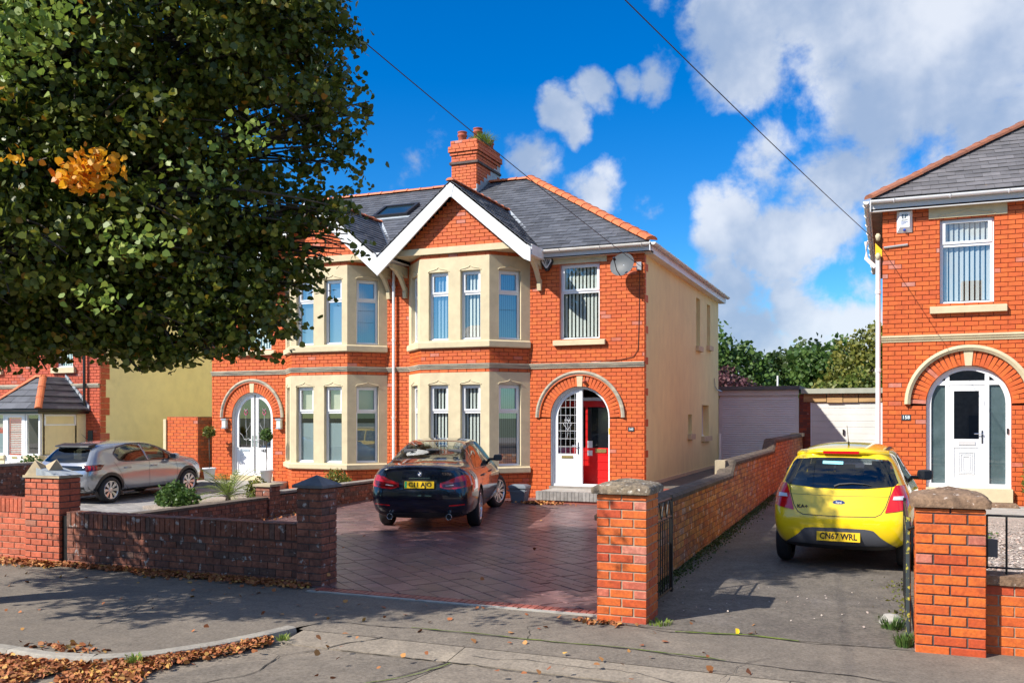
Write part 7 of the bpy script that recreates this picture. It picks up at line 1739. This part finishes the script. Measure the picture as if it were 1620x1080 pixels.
for sd in (1, -1):
    d = (0,-sd,0)
    gpanel(car, 'side_window', 'car_window', bvh, sidey([(1.04,.985),(1.20,.958),(1.5,.95),(1.90,.942)]), sidey([(.95,1.16),(1.10,1.25),(1.45,1.315),(1.80,1.32)]), d, 14, 6) if 'car_glass_green' in M else gpanel(car, 'side_window', 'car_window', bvh, sidey([(1.04,.985),(1.20,.958),(1.5,.95),(1.90,.942)]), sidey([(.95,1.16),(1.10,1.25),(1.45,1.315),(1.80,1.32)]), d, 14, 6)
    gpanel(car, 'side_window', 'car_window', bvh, sidey([(1.98,.94),(2.3,.932),(2.6,.925),(2.84,.925)]), sidey([(1.88,1.32),(2.15,1.29),(2.45,1.18),(2.76,1.0)]), d, 14, 6)
    b = MB().mat('trim_black'); seam(b, bvh, sidey([(1.02,.975),(1.2,.945),(1.6,.935),(1.95,.93),(2.3,.922),(2.86,.912)]), d, .018, .007); seam(b, bvh, sidey([(1.02,.975),(.92,1.13),(1.08,1.27),(1.45,1.335),(1.85,1.34),(2.15,1.31),(2.48,1.20),(2.82,1.0)]), d, .022, .007); b.build('window_trim', car, local=True, fix=False)
    b = MB().mat('ink'); seam(b, bvh, sidey([(1.26,.30),(1.12,.42),(1.02,.66),(.90,.86),(.86,.95)]), d); seam(b, bvh, sidey([(1.93,.28),(1.90,.7),(1.95,.93)]), d); seam(b, bvh, sidey([(2.80,.30),(2.84,.6),(2.82,.90)]), d); seam(b, bvh, sidey([(1.26,.29),(2.8,.29)]), d); b.build('door_gap', car, local=True, fix=False)
    for hx in (1.22, 2.06):
        h_, nr = cast(bvh, (hx, sd*2, .80), (0,-sd,0)); b = MB().mat('paint_silver'); b.sm = True; b.tube([(hx-.11,h_.y,.80),(hx-.07,h_.y+sd*.03,.805),(hx+.07,h_.y+sd*.03,.805),(hx+.11,h_.y,.80)], .015, 8); b.sm = False; b.mat('ink'); b.wbox(hx-.07,hx+.07,h_.y-.003,h_.y+.003,.78,.80); b.build('door_handle', car, local=True)
    o1 = gpanel(car, 'tail_lamp', 'lamp_dark', bvh, [(.10,sd*.8,.77),(.28,sd*.9,.775),(.42,sd*.9,.80)], [(.13,sd*.8,.90),(.30,sd*.9,.91),(.55,sd*.9,.905)], (0,-sd,0), 10, 5, .010)
    for k in range(3): gpanel(o1, 'lamp_claw', 'lamp_red', bvh, [(.14+k*.07,sd*.9,.80),(.18+k*.07,sd*.9,.80)], [(.155+k*.07,sd*.9,.885),(.20+k*.07,sd*.9,.885)], (0,-sd,0), 3, 4, .016)
    archtrim(car, bvh, .70, .31, .345, .415, .87, 'trim_black', (sd,)); archtrim(car, bvh, 3.24, .31, .345, .415, .87, 'trim_black', (sd,))
    b = MB().mat('trim_black'); patch(b, bvh, sidey([(1.06,.225),(2.88,.225)]), sidey([(1.08,.285),(2.86,.285)]), d, 16, 2, .012); b.build('sill_trim', car, local=True, fix=False)
    wheel(car, .70, sd*.785, .31, .31, .215, sd, 8, .195, 'blade'); wheel(car, 3.24, sd*.785, .31, .31, .215, sd, 8, .195, 'blade')
    mirror_part(car, 2.66, sd, 1.0, .79, 'paint_silver', sz=(.15,.22,.14))
gpanel(car, 'lamp_bar', 'black_glass', bvh, reary([(-.74,.79),(0,.79),(.74,.79)]), reary([(-.74,.89),(0,.89),(.74,.89)]), RDIR, 16, 3, .006)
b = MB().mat('trim_black'); patch(b, bvh, reary([(-.72,.27),(0,.27),(.72,.27)]), reary([(-.76,.42),(0,.42),(.76,.42)]), RDIR, 16, 3, .006); b.build('rear_bumper_insert', car, local=True, fix=False)
b = MB().mat('trim_black'); b.tube([(.86,-.0,1.43),(.66,-.0,1.60)], [.006,.003], 5); b.build('roof_aerial', car, local=True)
gpanel(car, 'windscreen', 'car_window', bvh, reary([(-.62,1.06),(0,1.08),(.62,1.06)]), reary([(-.52,1.30),(0,1.34),(.52,1.30)]), (-1,0,0), 12, 6)
car.location = (-16.70, 14.62, .095); car.rotation_euler = (0, -R(.9), R(90)); car.scale = (.955,.955,.955)
# ================================================================ bin, pots, plants
bn = thing('waste_caddy', 'small grey lidded waste bin beside the bay, right of the dark saloon', 'bin', (-7.52, 18.66, .12))
def taper(m, cx, cy, z0, z1, a0, b0, a1, b1):
    m.hexa([(cx-a0,cy-b0,z0),(cx+a0,cy-b0,z0),(cx+a0,cy+b0,z0),(cx-a0,cy+b0,z0),(cx-a1,cy-b1,z1),(cx+a1,cy-b1,z1),(cx+a1,cy+b1,z1),(cx-a1,cy+b1,z1)])
m = MB().mat('bin_grey'); taper(m, -7.52, 18.66, .13, .46, .145, .12, .19, .15); m.build('tub', bn)
m = MB().mat('bin_grey'); taper(m, -7.52, 18.66, .455, .505, .21, .17, .205, .165); taper(m, -7.52, 18.66, .505, .53, .195, .155, .15, .12); m.build('lid', bn)
m = MB().mat('bin_grey'); m.tube([(-7.72,18.60,.42),(-7.745,18.50,.40),(-7.6,18.47,.38),(-7.4,18.47,.38),(-7.30,18.50,.40),(-7.32,18.60,.42)], .010, 6); m.build('handle', bn)
def potted(name, label, x, y, z, hs, pot, group, hr=.22, leaf='leaf_olive', n=900, hpot=.34):
    t = thing(name, label, 'potted tree', (x, y, z), group=group)
    m = MB().mat(pot); m.sm = True; m.lathe((x,y,z), [(.0,0),(.115,0),(.16,hpot-.03),(.18,hpot-.03),(.18,hpot),(.15,hpot),(.14,hpot-.05)], 22); m.build('pot', t)
    m = MB().mat('twig'); m.tube([(x,y,z+hpot-.05),(x+.01,y,z+hpot+.3),(x-.01,y,z+hs)], .014, 6)
    for k in range(7):
        a = k*.9; m.tube([(x,y,z+hs-.1),(x+.14*math.cos(a),y+.14*math.sin(a),z+hs+.06)], .006, 4)
    m.mat('grass_soil'); m.lathe((x,y,z+hpot-.045), [(0,0),(.145,0)], 16); m.build('stem', t)
    p = shell_points([(x,y,z+hs+.05,hr),(x+hr*.5,y,z+hs+.0,hr*.6),(x-hr*.5,y,z+hs+.08,hr*.55)], n, .2); leaf_obj('crown', p, .055, leaf, t); return t
potted('potted_tree', 'thin standard tree in white pot left of the double doors', -16.62, 19.30, .33, 1.25, 'pot_white', 'standard trees in white pots', .17, 'leaf_olive', 420)
potted('potted_tree', 'rounder standard tree in white pot right of the double doors', -14.72, 19.22, .33, 1.18, 'pot_white', 'standard trees in white pots', .165, 'leaf_green', 520)
def bush(name, label, blobs, n, size, leaf, cat='bush', asp=.62, inner=.4):
    cx = blobs[0]; t = thing(name, label, cat, (cx[0], cx[1], .05)); leaf_obj('foliage', shell_points(blobs, n, inner), size, leaf, t, asp=asp)
    m = MB().mat('twig')
    for k in range(9): a = k*.7+.2; m.tube([(cx[0],cx[1],.03),(cx[0]+cx[3]*.6*math.cos(a),cx[1]+cx[3]*.6*math.sin(a),cx[2]+cx[3]*.3)], .012, 4)
    m.build('stems', t); return t
bush('shrub', 'bright green laurel bush beside the front wheel of the silver car', [(-13.75,14.9,.33,.33),(-13.4,14.85,.28,.27),(-14.05,15.0,.26,.24)], 2600, .058, 'leaf_green')
bush('shrub', 'small olive green bush in front of the grey doorstep', [(-13.2,16.9,.36,.27),(-13.0,17.0,.3,.22)], 1100, .05, 'leaf_olive')
bush('shrub', 'rounded yellow green bush below the left bay window', [(-12.05,18.35,.50,.30),(-11.8,18.3,.42,.24)], 1500, .045, 'leaf_olive')
bush('shrub', 'small round green topiary in front of the porch at far left', [(-20.6,17.2,.75,.30),(-20.3,17.2,.72,.2)], 1000, .05, 'leaf_green')
m = MB().mat('gravel'); m.wbox(-14.3,-11.4,14.6,18.8,.02,.17); m.build('flower_bed', None, kind='structure')
def palm(label, x, y, z, nf, L, leafmat, seed=3):
    rnd = random.Random(seed); t = thing('fan_palm', label, 'palm', (x, y, z)); m = MB().mat(leafmat); s = MB().mat('twig')
    s.tube([(x,y,z-.05),(x,y,z+.12)], [.07,.05], 8)
    for k in range(nf):
        a = k*2.4+rnd.uniform(-.3,.3); el = rnd.uniform(.25,1.2); d = Vector((math.cos(a)*math.cos(el), math.sin(a)*math.cos(el), math.sin(el))); l = L*rnd.uniform(.7,1.1)
        pts = []; p = Vector((x,y,z+.1)); dd = d.copy()
        for i in range(9): pts.append(p.copy()); p += dd*l/8; dd.z -= .13; dd.normalize()
        s.tube(pts, .006, 4)
        for i in range(2, 9):
            for sd in (-1, 1):
                dr_ = (pts[i]-pts[i-1]).normalized(); sv = dr_.cross(Vector((0,0,1))).normalized()*sd; lf = .17*(1-.35*abs(i-5)/4)
                tip = pts[i]+(sv*.85+dr_*.6).normalized()*lf+Vector((0,0,-.03)); w_ = dr_*.012
                m.face([pts[i]-w_, pts[i]+w_, tip]); q = pts[i]-dr_*l/16; tip2 = q+(sv*.85+dr_*.6).normalized()*lf; m.face([q-w_, q+w_, tip2])
    s.build('stems', t); m.build('fronds', t, fix=False)
palm('feathery yellow green palm in the bed by the low party wall', -13.35, 16.1, .15, 30, .85, 'leaf_bright')
# blue pot by the right-hand door
t = thing('flower_pot', 'blue flower pot with green plant at the far right by the door', 'flower pot', (2.42, 18.45, .40))
m = MB().mat('pot_blue'); m.sm = True; m.lathe((2.42,18.45,.40), [(0,0),(.13,0),(.19,.27),(.21,.27),(.21,.31),(.17,.31),(.16,.26)], 22); m.build('pot', t)
leaf_obj('foliage', shell_points([(2.42,18.45,.98,.24),(2.36,18.45,.80,.2)], 700, .2), .06, 'leaf_olive', t)
# violet flowers at the gravel edge
t = thing('flower_clump', 'small violet flowers at the edge of the gravel garden', 'flowers', (.95,14.5,.3))
leaf_obj('petals', np.stack([.95+.16*np.random.randn(160), 14.5+.3*np.random.randn(160), .36+.03*np.random.rand(160)], 1), .035, 'flower', t)
leaf_obj('leaves', np.stack([.93+.2*np.random.randn(160), 14.5+.3*np.random.randn(160), .33+.03*np.random.rand(160)], 1), .05, 'leaf_green', t)
# tuft on the chimney
def tuft(name, label, x, y, z, r, h, n, mat, cat='weed', kind=None, parent=None):
    rnd = random.Random(int(x*100+y*10)); m = MB().mat(mat)
    for k in range(n):
        a = rnd.uniform(0, 6.28); rr = r*math.sqrt(rnd.random()); b_ = Vector((x+rr*math.cos(a), y+rr*math.sin(a), z)); lean = Vector((math.cos(a), math.sin(a), 0))*rnd.uniform(.1,.9)*h; hh = h*rnd.uniform(.5,1.1)
        s_ = Vector((-math.sin(a), math.cos(a), 0))*.006*(1+h); mid = b_+lean*.4+Vector((0,0,hh*.7)); tip = b_+lean*1.1+Vector((0,0,hh*.95)); m.face([b_-s_, b_+s_, mid+s_*.7, mid-s_*.7]); m.face([mid-s_*.7, mid+s_*.7, tip])
    o = m.build(name, None, origin=(x,y,z), fix=False); 
    if label: tag(o, label, cat)
    if kind: o['kind'] = kind
    return o
tuft('chimney_weed', 'bright green weed tuft growing on the chimney top', -11.0, 24.35, 9.93, .30, .34, 420, 'leaf_bright')
tuft('weed_tuft', 'grass tuft at the foot of the right hand brick pier', .12, 8.68, .0, .07, .14, 90, 'leaf_green')
tuft('weed_tuft', 'small grass tuft by the iron gate edge near the right pier', .02, 9.35, .0, .10, .13, 90, 'leaf_green')
tuft('weed_tuft', 'low weeds at the foot of the lichened pier corner', -2.05, 8.72, .0, .12, .05, 80, 'leaf_bright')
tuft('weed_tuft', 'small weeds growing at the end of the kerb', -5.12, 6.93, -.03, .06, .05, 40, 'leaf_bright')
tuft('weed_tuft', 'green weed growing out of the curved kerb gutter', -5.75, 5.78, .0, .08, .05, 60, 'leaf_bright')
t = bpy.data.objects.new('loose_stone', None); bpy.data.objects.remove(t)
m = MB().mat('concrete_pale'); m.sm = True; m.lathe((.02,9.55,.0), [(0,.11),(.07,.10),(.11,.05),(.12,0)], 10); o = m.build('loose_stone', None, origin=(.02,9.55,0)); tag(o, 'pale loose stone on the tarmac beside the right gate', 'stone')
m = MB().mat('plate_yellow'); m.faces([(-1.31,8.59,.004),(-1.29,8.60,.004),(-1.285,8.61,.05),(-1.315,8.60,.055),(-1.275,8.59,.025)], [(0,1,4,2,3)]); o = m.build('fallen_leaf', None, origin=(-1.3,8.6,0), fix=False); tag(o, 'single bright yellow leaf standing on the drive entrance', 'leaf')

# leaf litter: drifts in the gutter, along the walls, stray ones
def litter(name, pts, size=.055, mat='leaf_dead', **k): return leaf_obj(name, np.array(pts), size, mat, flat=.6, kind='stuff', **k)
P_ = []
kl = resample([(x, y, 0) for x, y in KERB[1:-1]], .03)
for p in kl:
    if p.x < -10.5: continue
    dens_ = 70 if p.y < 6.2 else 20
    for k in range(dens_):
        dn_ = abs(random.gauss(0, .30 if p.y < 6.0 else .10)); P_.append((p.x+random.uniform(-.03,.03)+(dn_ if p.x > -6.2 else 0)*.6, p.y-.04-dn_*(1 if p.x < -5.6 else .5), -.055+random.uniform(0,.03)+.03*math.exp(-dn_*8)))
litter('leaf_drift', P_, .042)
P_ = [(random.uniform(-13,-6.6), 9.18-abs(random.gauss(0,.09)), random.uniform(.01,.04)) for k in range(2600)] + [(random.uniform(-13,-10.3), 9.10-abs(random.gauss(0,.14)), random.uniform(.01,.05)) for k in range(1100)]
P_ += [(random.uniform(-9,-6.3), 9.12-abs(random.gauss(0,.12)), random.uniform(.01,.04)) for k in range(700)]
litter('leaf_drift', P_, .048)
P_ = [(random.uniform(-12,-1), random.uniform(5.8,9.1), .012) for k in range(150)] + [(random.gauss(-2.6,.15), 8.6-abs(random.gauss(0,.08)), .02) for k in range(70)] + [(random.gauss(-7.0,.28), 18.60+random.uniform(-.25,.08), .14+random.uniform(0,.04)) for k in range(420)]
P_ += [(random.uniform(-10.8,-8.2), random.uniform(17.6,18.9), .13) for k in range(220)] + [(random.gauss(-10.8,.12), random.uniform(10.5,18.5), .04+.0125*5) for k in range(160)] + [(random.uniform(-10.5,-3), random.uniform(9.2,18), .03+.1) for k in range(20)]
P_ += [(random.gauss(-6.6,.2), random.gauss(5.85,.06), .01) for k in range(90)]
litter('stray_leaves', P_, .05)
P_ = [(random.uniform(-2.45,.1), random.uniform(9.2,14), .03) for k in range(160)]
litter('drive_crumbs', P_, .022, 'stones')
gv = [(-2.53+abs(random.gauss(0,.10)), random.uniform(9.2,22), .012+random.uniform(0,.04)+.012*3) for k in range(3500)]
leaf_obj('edge_moss', np.array([(x, y, zdr(x, y)+random.uniform(0,.02)) for x, y, z in gv]), .026, 'leaf_dark', kind='stuff')
leaf_obj('edge_moss', np.array([(.15-abs(random.gauss(0,.10)), y_, zdr(0, y_)+random.uniform(0,.02)) for y_ in np.random.uniform(9.2,12,110)]), .03, 'leaf_olive', kind='stuff')

# ================================================================ the big street tree
def limb(m, a, b_, r0, r1, n=7, wob=.25, seg=9):
    a = Vector(a); b_ = Vector(b_); pts = []; L = (b_-a).length
    o1 = Vector([random.uniform(-1,1) for _ in range(3)])*wob*L*.25
    for i in range(n+1): t = i/n; pts.append(a.lerp(b_, t)+o1*math.sin(math.pi*t)+Vector((0,0,L*.06*math.sin(math.pi*t))))
    m.tube(pts, [r0+(r1-r0)*i/n for i in range(n+1)], seg, caps=False); return pts
def pix(x, y, z):
    u = (x-810)/1447; v = (660-y)/1447; s_, c_ = math.sin(YAW), math.cos(YAW)
    return Vector(((-s_+u*c_)*z, (c_+u*s_)*z, 2+v*z))
TREE = (-9.45, 6.55)
# crown masses: centre x, y, z, radius (metres in the world)
CROWN = [(-9.40,6.40,5.9,2.45),(-7.10,6.90,6.1,1.95),(-6.25,7.30,5.8,1.35),(-5.75,7.20,6.25,.85),(-5.45,7.55,5.35,.68),(-6.55,7.0,4.25,1.15),(-7.9,6.6,4.2,1.35),(-9.6,6.6,4.0,1.5),
         (-5.35,7.5,5.90,.42),(-5.72,7.55,4.15,.48),(-5.1,7.70,4.05,.20),(-7.2,6.9,3.2,.62),(-6.35,7.25,3.25,.56),(-8.2,6.6,3.1,.60),(-5.95,7.4,3.35,.45),(-9.2,6.4,3.1,.7),(-8.6,8.2,5.2,1.8),(-10.6,7.6,5.4,2.0),(-7.9,5.9,7.2,1.6),(-9.6,6.2,7.9,1.7),(-11.6,5.9,5.2,1.7),(-10.6,5.0,4.6,1.5),(-7.5,8.3,6.6,1.5),
         (-7.62,6.16,2.98,.55),(-7.29,6.51,3.03,.5),(-6.79,6.72,2.97,.5),(-6.42,7.09,3.0,.55),(-6.03,7.36,3.01,.5),(-7.57,6.4,3.58,.7),(-6.95,6.65,3.52,.7),(-5.74,7.58,3.14,.42),(-7.86,6.49,4.05,.8),(-8.43,6.26,3.12,.7),(-5.72,7.74,3.54,.40),(-5.5,7.81,4.12,.28),(-6.95,7.3,4.14,.9),(-6.28,7.47,3.67,.7),(-5.12,8.06,5.22,.30),(-5.3,7.95,5.0,.35),(-5.45,7.92,5.9,.42),(-5.36,7.96,4.73,.3),(-5.10,7.98,3.78,.10),(-5.22,7.92,3.70,.12),
         (-7.9,6.2,2.78,.35),(-7.45,6.35,2.72,.32),(-7.0,6.6,2.75,.35),(-6.65,6.8,2.70,.30),(-6.3,7.0,2.75,.34),(-6.0,7.25,2.78,.3),(-8.2,5.0,3.5,.9),(-9.4,4.6,3.7,1.1),(-10.6,5.2,3.5,1.0),(-8.7,4.5,4.7,1.1),(-11.8,5.5,3.9,1.1),(-7.4,5.35,3.9,.6),(-6.95,5.65,3.45,.5),(-8.6,7.4,3.5,.9),(-9.6,7.4,3.4,.9),(-8.2,7.6,3.3,.7),(-10.4,6.3,3.4,.8)]
t = thing('street_tree', 'large broad leaved tree at the left with one orange patch of leaves', 'tree', (TREE[0], TREE[1], 0))
tm = MB().mat('bark'); tm.sm = True
tr = [(-9.45,6.55,-.05),(-9.46,6.55,.15),(-9.48,6.52,.9),(-9.42,6.5,1.9),(-9.40,6.48,2.8),(-9.38,6.45,3.8),(-9.4,6.4,5.2),(-9.45,6.35,6.6)]
tm.tube(tr, [.36,.27,.23,.21,.20,.17,.12,.05], 14, caps=False); tm.build('trunk', t, fix=False)
bmh = MB().mat('bark'); bmh.sm = True; tips = []
for (x, y, z, r) in CROWN:
    base = Vector(tr[min(6, max(5, int(3+(z-2.6)/1.3)))]); pts = limb(bmh, base, base.lerp(Vector((x, y, z)), 1.0 if r > .6 else .85), .09 if r > 1 else .03, .02 if r > 1 else .005, 8, .35)
    for k in range(int(6+r*9)):
        d = Vector((random.gauss(0,1), random.gauss(0,1), random.gauss(0,.8))).normalized(); st_ = pts[random.randint(3, 8)]; e = Vector((x,y,z))+d*r*random.uniform(.7,.98)
        q = limb(bmh, st_, e, .022, .006, 5, .3, 5); tips.append(e)
bmh.build('branches', t, kind=None, fix=False)
cl = shell_points([(x, y, z, r*.93) for x, y, z, r in CROWN], 6600, .35)
# tips that hang below the crown
pts_all = []
for c in cl:
    k = random.randint(22, 48); s_ = random.uniform(.09, .21); d = np.random.randn(3)*np.array([.7,.7,.35]); d /= np.linalg.norm(d)
    tt = np.random.rand(k)[:, None]-.5; pts_all.append(c + d*tt*s_*3.2 + np.random.randn(k, 3)*np.array([s_*.42, s_*.42, s_*.30]))
pts_all = np.concatenate(pts_all)
# outliers near the lower rim thinned so the underside stays scalloped
pts_all = pts_all[pts_all[:, 2] > 2.50+.10*np.sin(pts_all[:, 0]*5.0)]
oc = np.array([tuple(pix(x, y, z)) for x, y, z in ((150,262,7.1),(185,255,7.15),(170,285,7.15),(130,270,7.2))]) if False else None
OC = Vector((-7.05, 4.55, 4.15))
leaf_obj('crown', pts_all, .060, 'leaf_tree', t, jitter=.35, asp=.66, droop=.35)
ORANGE = [(-5.83,5.40,3.97,.09,80),(-5.74,5.45,4.02,.08,60),(-5.91,5.38,3.93,.08,50),(-5.83,5.42,3.85,.08,45),(-6.05,5.32,3.92,.06,18),(-6.40,5.2,4.05,.06,14)]
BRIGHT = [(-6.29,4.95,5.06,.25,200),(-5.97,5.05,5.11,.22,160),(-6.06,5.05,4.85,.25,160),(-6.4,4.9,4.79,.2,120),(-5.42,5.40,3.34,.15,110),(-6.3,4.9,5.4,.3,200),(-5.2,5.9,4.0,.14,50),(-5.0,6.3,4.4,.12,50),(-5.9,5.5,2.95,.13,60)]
# the orange patch: one twig of turned leaves on the face of the crown
op = []
for (x, y, zz, r, n_) in ORANGE:
    op.append(np.array([x, y, zz])+np.random.randn(n_, 3)*np.array([r, r, r*.7]))
leaf_obj('orange_leaves', np.concatenate(op), .056, 'leaf_orange', t, asp=.66, droop=.5)
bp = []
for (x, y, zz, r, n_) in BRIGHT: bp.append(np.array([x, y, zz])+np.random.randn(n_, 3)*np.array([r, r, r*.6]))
leaf_obj('painted_sunlit_leaves', np.concatenate(bp), .056, 'leaf_bright', t, asp=.66, droop=.4)  # brighter green leaf colour stands in for sunlight on the crown

# ================================================================ trees beyond the gardens
def far_tree(label, blobs, n, size, leaf, name='garden_tree'):
    x, y, z, r = blobs[0]; t = thing(name, label, 'tree', (x, y, 0), group='trees beyond the garages')
    m = MB().mat('bark'); m.tube([(x,y,-.1),(x,y,z*.5),(x+.2,y,z)], [.25,.18,.06], 8, caps=False)
    for (a, b_, c, d) in blobs: m.tube([(x,y,z*.4),(a,b_,c)], [.10,.03], 6, caps=False)
    m.build('trunk', t, fix=False); leaf_obj('crown', shell_points(blobs, n, .45), size, leaf, t); return t
far_tree('rounded mid green tree just right of the cream side wall', [(-8.1,44,3.7,2.5),(-6.4,44,4.2,1.35),(-9.4,44,4.0,2.2),(-5.9,43.5,3.0,1.3)], 9000, .20, 'leaf_green')
far_tree('dark red leaved tree low behind the shutter garage', [(-6.6,40,3.0,1.15),(-5.7,40,2.7,.95),(-7.4,40,2.8,1.0),(-5.0,40,2.4,.6)], 5000, .12, 'leaf_purple')
far_tree('broad dark green tree in the middle behind the garages', [(-4.6,48,3.4,2.2),(-3.6,48,3.6,2.2),(-5.4,48,3.0,2.0),(-3.0,47,2.4,2.0)], 9000, .22, 'leaf_dark')
far_tree('dense green tree behind the white garage door', [(-2.6,46,3.6,2.1),(-1.7,46,3.4,1.9),(-3.4,46,3.0,1.8)], 8000, .20, 'leaf_green')
far_tree('yellow green open tree close to the right house', [(-.9,40,3.9,1.5),(-.5,40,4.9,.95),(-1.5,40,3.1,1.3),(.4,40,4.2,1.6)], 5200, .15, 'leaf_olive')
far_tree('low yellow green shrub tree above the white garage', [(-1.9,38,2.7,.8),(-1.1,38,3.0,.9),(-2.6,38,2.3,.6)], 2600, .13, 'leaf_bright2')
# tall hedge line far beyond so the horizon stays green
hp = []
for k in range(60): hp.append((-60+k*2.1, 70+4*math.sin(k), 2.0+random.uniform(-.6,.9), 2.6))
o = leaf_obj('distant_trees', shell_points(hp, 26000, .5), .42, 'leaf_dark', kind='stuff')
# ================================================================ overhead cables
POLE = Vector((-5.3, -6.2, 7.35))
def cable(name, label, a, b_, sag, r=.0065):
    a = Vector(a); b_ = Vector(b_); pts = [a.lerp(b_, i/40)+Vector((0,0,-sag*4*(i/40)*(1-i/40))) for i in range(41)]
    m = MB().mat('cable'); m.tube(pts, r, 5); o = m.build(name, None, origin=tuple(a)); tag(o, label, 'cable', 'overhead telephone cables'); return o
cable('overhead_cable', 'thin black overhead cable running to the corner of the semis', (-5.06,19.72,5.32), POLE, .22)
cable('overhead_cable', 'thin black overhead cable running to the corner of the right house', (-.2,18.74,5.32), POLE, .22)

# ================================================================ the other side of the street (mirrored in glass and paint)
def opposite(label, x0, x1, wallm):
    t = thing('opposite_house', label, 'house', ((x0+x1)/2, -15, 0), group='houses across the street')
    m = MB().mat(wallm); m.wbox(x0, x1, -24, -15, -.16, 5.4); m.build('walls', t)
    m = MB().mat('slate'); m.face([(x0-.3,-14.7,5.4),(x1+.3,-14.7,5.4),(x1-3,-19.5,8.4),(x0+3,-19.5,8.4)]); m.face([(x0-.3,-24.3,5.4),(x1+.3,-24.3,5.4),(x1-3,-19.5,8.4),(x0+3,-19.5,8.4)]); m.face([(x0-.3,-14.7,5.4),(x0-.3,-24.3,5.4),(x0+3,-19.5,8.4)]); m.face([(x1+.3,-14.7,5.4),(x1+.3,-24.3,5.4),(x1-3,-19.5,8.4)]); m.build('roof', t, fix=False)
    m = MB().mat('brick_orange'); m.wbox((x0+x1)/2-.5,(x0+x1)/2+.5,-20,-19,7.6,9.6); m.build('chimney', t)
    for cx_ in (x0+1.6, x1-1.6):
        for z_ in (.8, 3.4):
            m = MB().mat('upvc'); m.wbox(cx_-.7, cx_+.7, -15.0, -14.93, z_, z_+1.4); w = m.build('window', t); m = MB().mat('black_glass'); m.wbox(cx_-.62, cx_+.62, -14.95, -14.92, z_+.08, z_+1.32); m.build('pane', w)
    m = MB().mat('slate'); m.wbox((x0+x1)/2-.45,(x0+x1)/2+.45,-15.0,-14.94,0,2.1); m.build('door', t)
opposite('grey house across the street, leftmost of three', -30, -19.5, 'stone_grey'); opposite('cream house across the street, middle of three', -15.5, -5, 'render_cream'); opposite('grey house across the street, rightmost of three', -1, 9.5, 'stone_grey')
for i_, (tx_, ty_, th_, tr_) in enumerate(((-17.5,-11,4.2,2.4),(-3.2,-12,4.4,2.3),(12,-11,4.6,2.6))):
    far_tree(('leafy tree across the street by the grey house at left','leafy tree across the street between the cream and grey houses','leafy tree across the street at the right')[i_], [(tx_,ty_,th_,tr_),(tx_+1.4,ty_,th_-.7,tr_*.7),(tx_-1.3,ty_+.4,th_-.5,tr_*.7)], 3500, .28, ('leaf_dark','leaf_green','leaf_olive')[i_], name='street_tree')
sheet('opposite_pavement', [(-60,-14.9),(60,-14.9),(60,-7.0),(-60,-7.0)], 0.02, 'asphalt')

tp_ = thing('telegraph_pole', 'tall wooden telegraph pole across the street carrying the two cables', 'pole', (POLE.x, POLE.y-.2, -.07))
m = MB().mat('bark'); m.sm = True; m.tube([(POLE.x,POLE.y-.15,-.1),(POLE.x,POLE.y-.15,7.6)], [.15,.11], 14); m.build('shaft', tp_)
m = MB().mat('steel'); m.tube([(POLE.x-.3,POLE.y-.02,7.35),(POLE.x+.3,POLE.y-.02,7.35)], .03, 8); m.build('cross_bar', tp_)
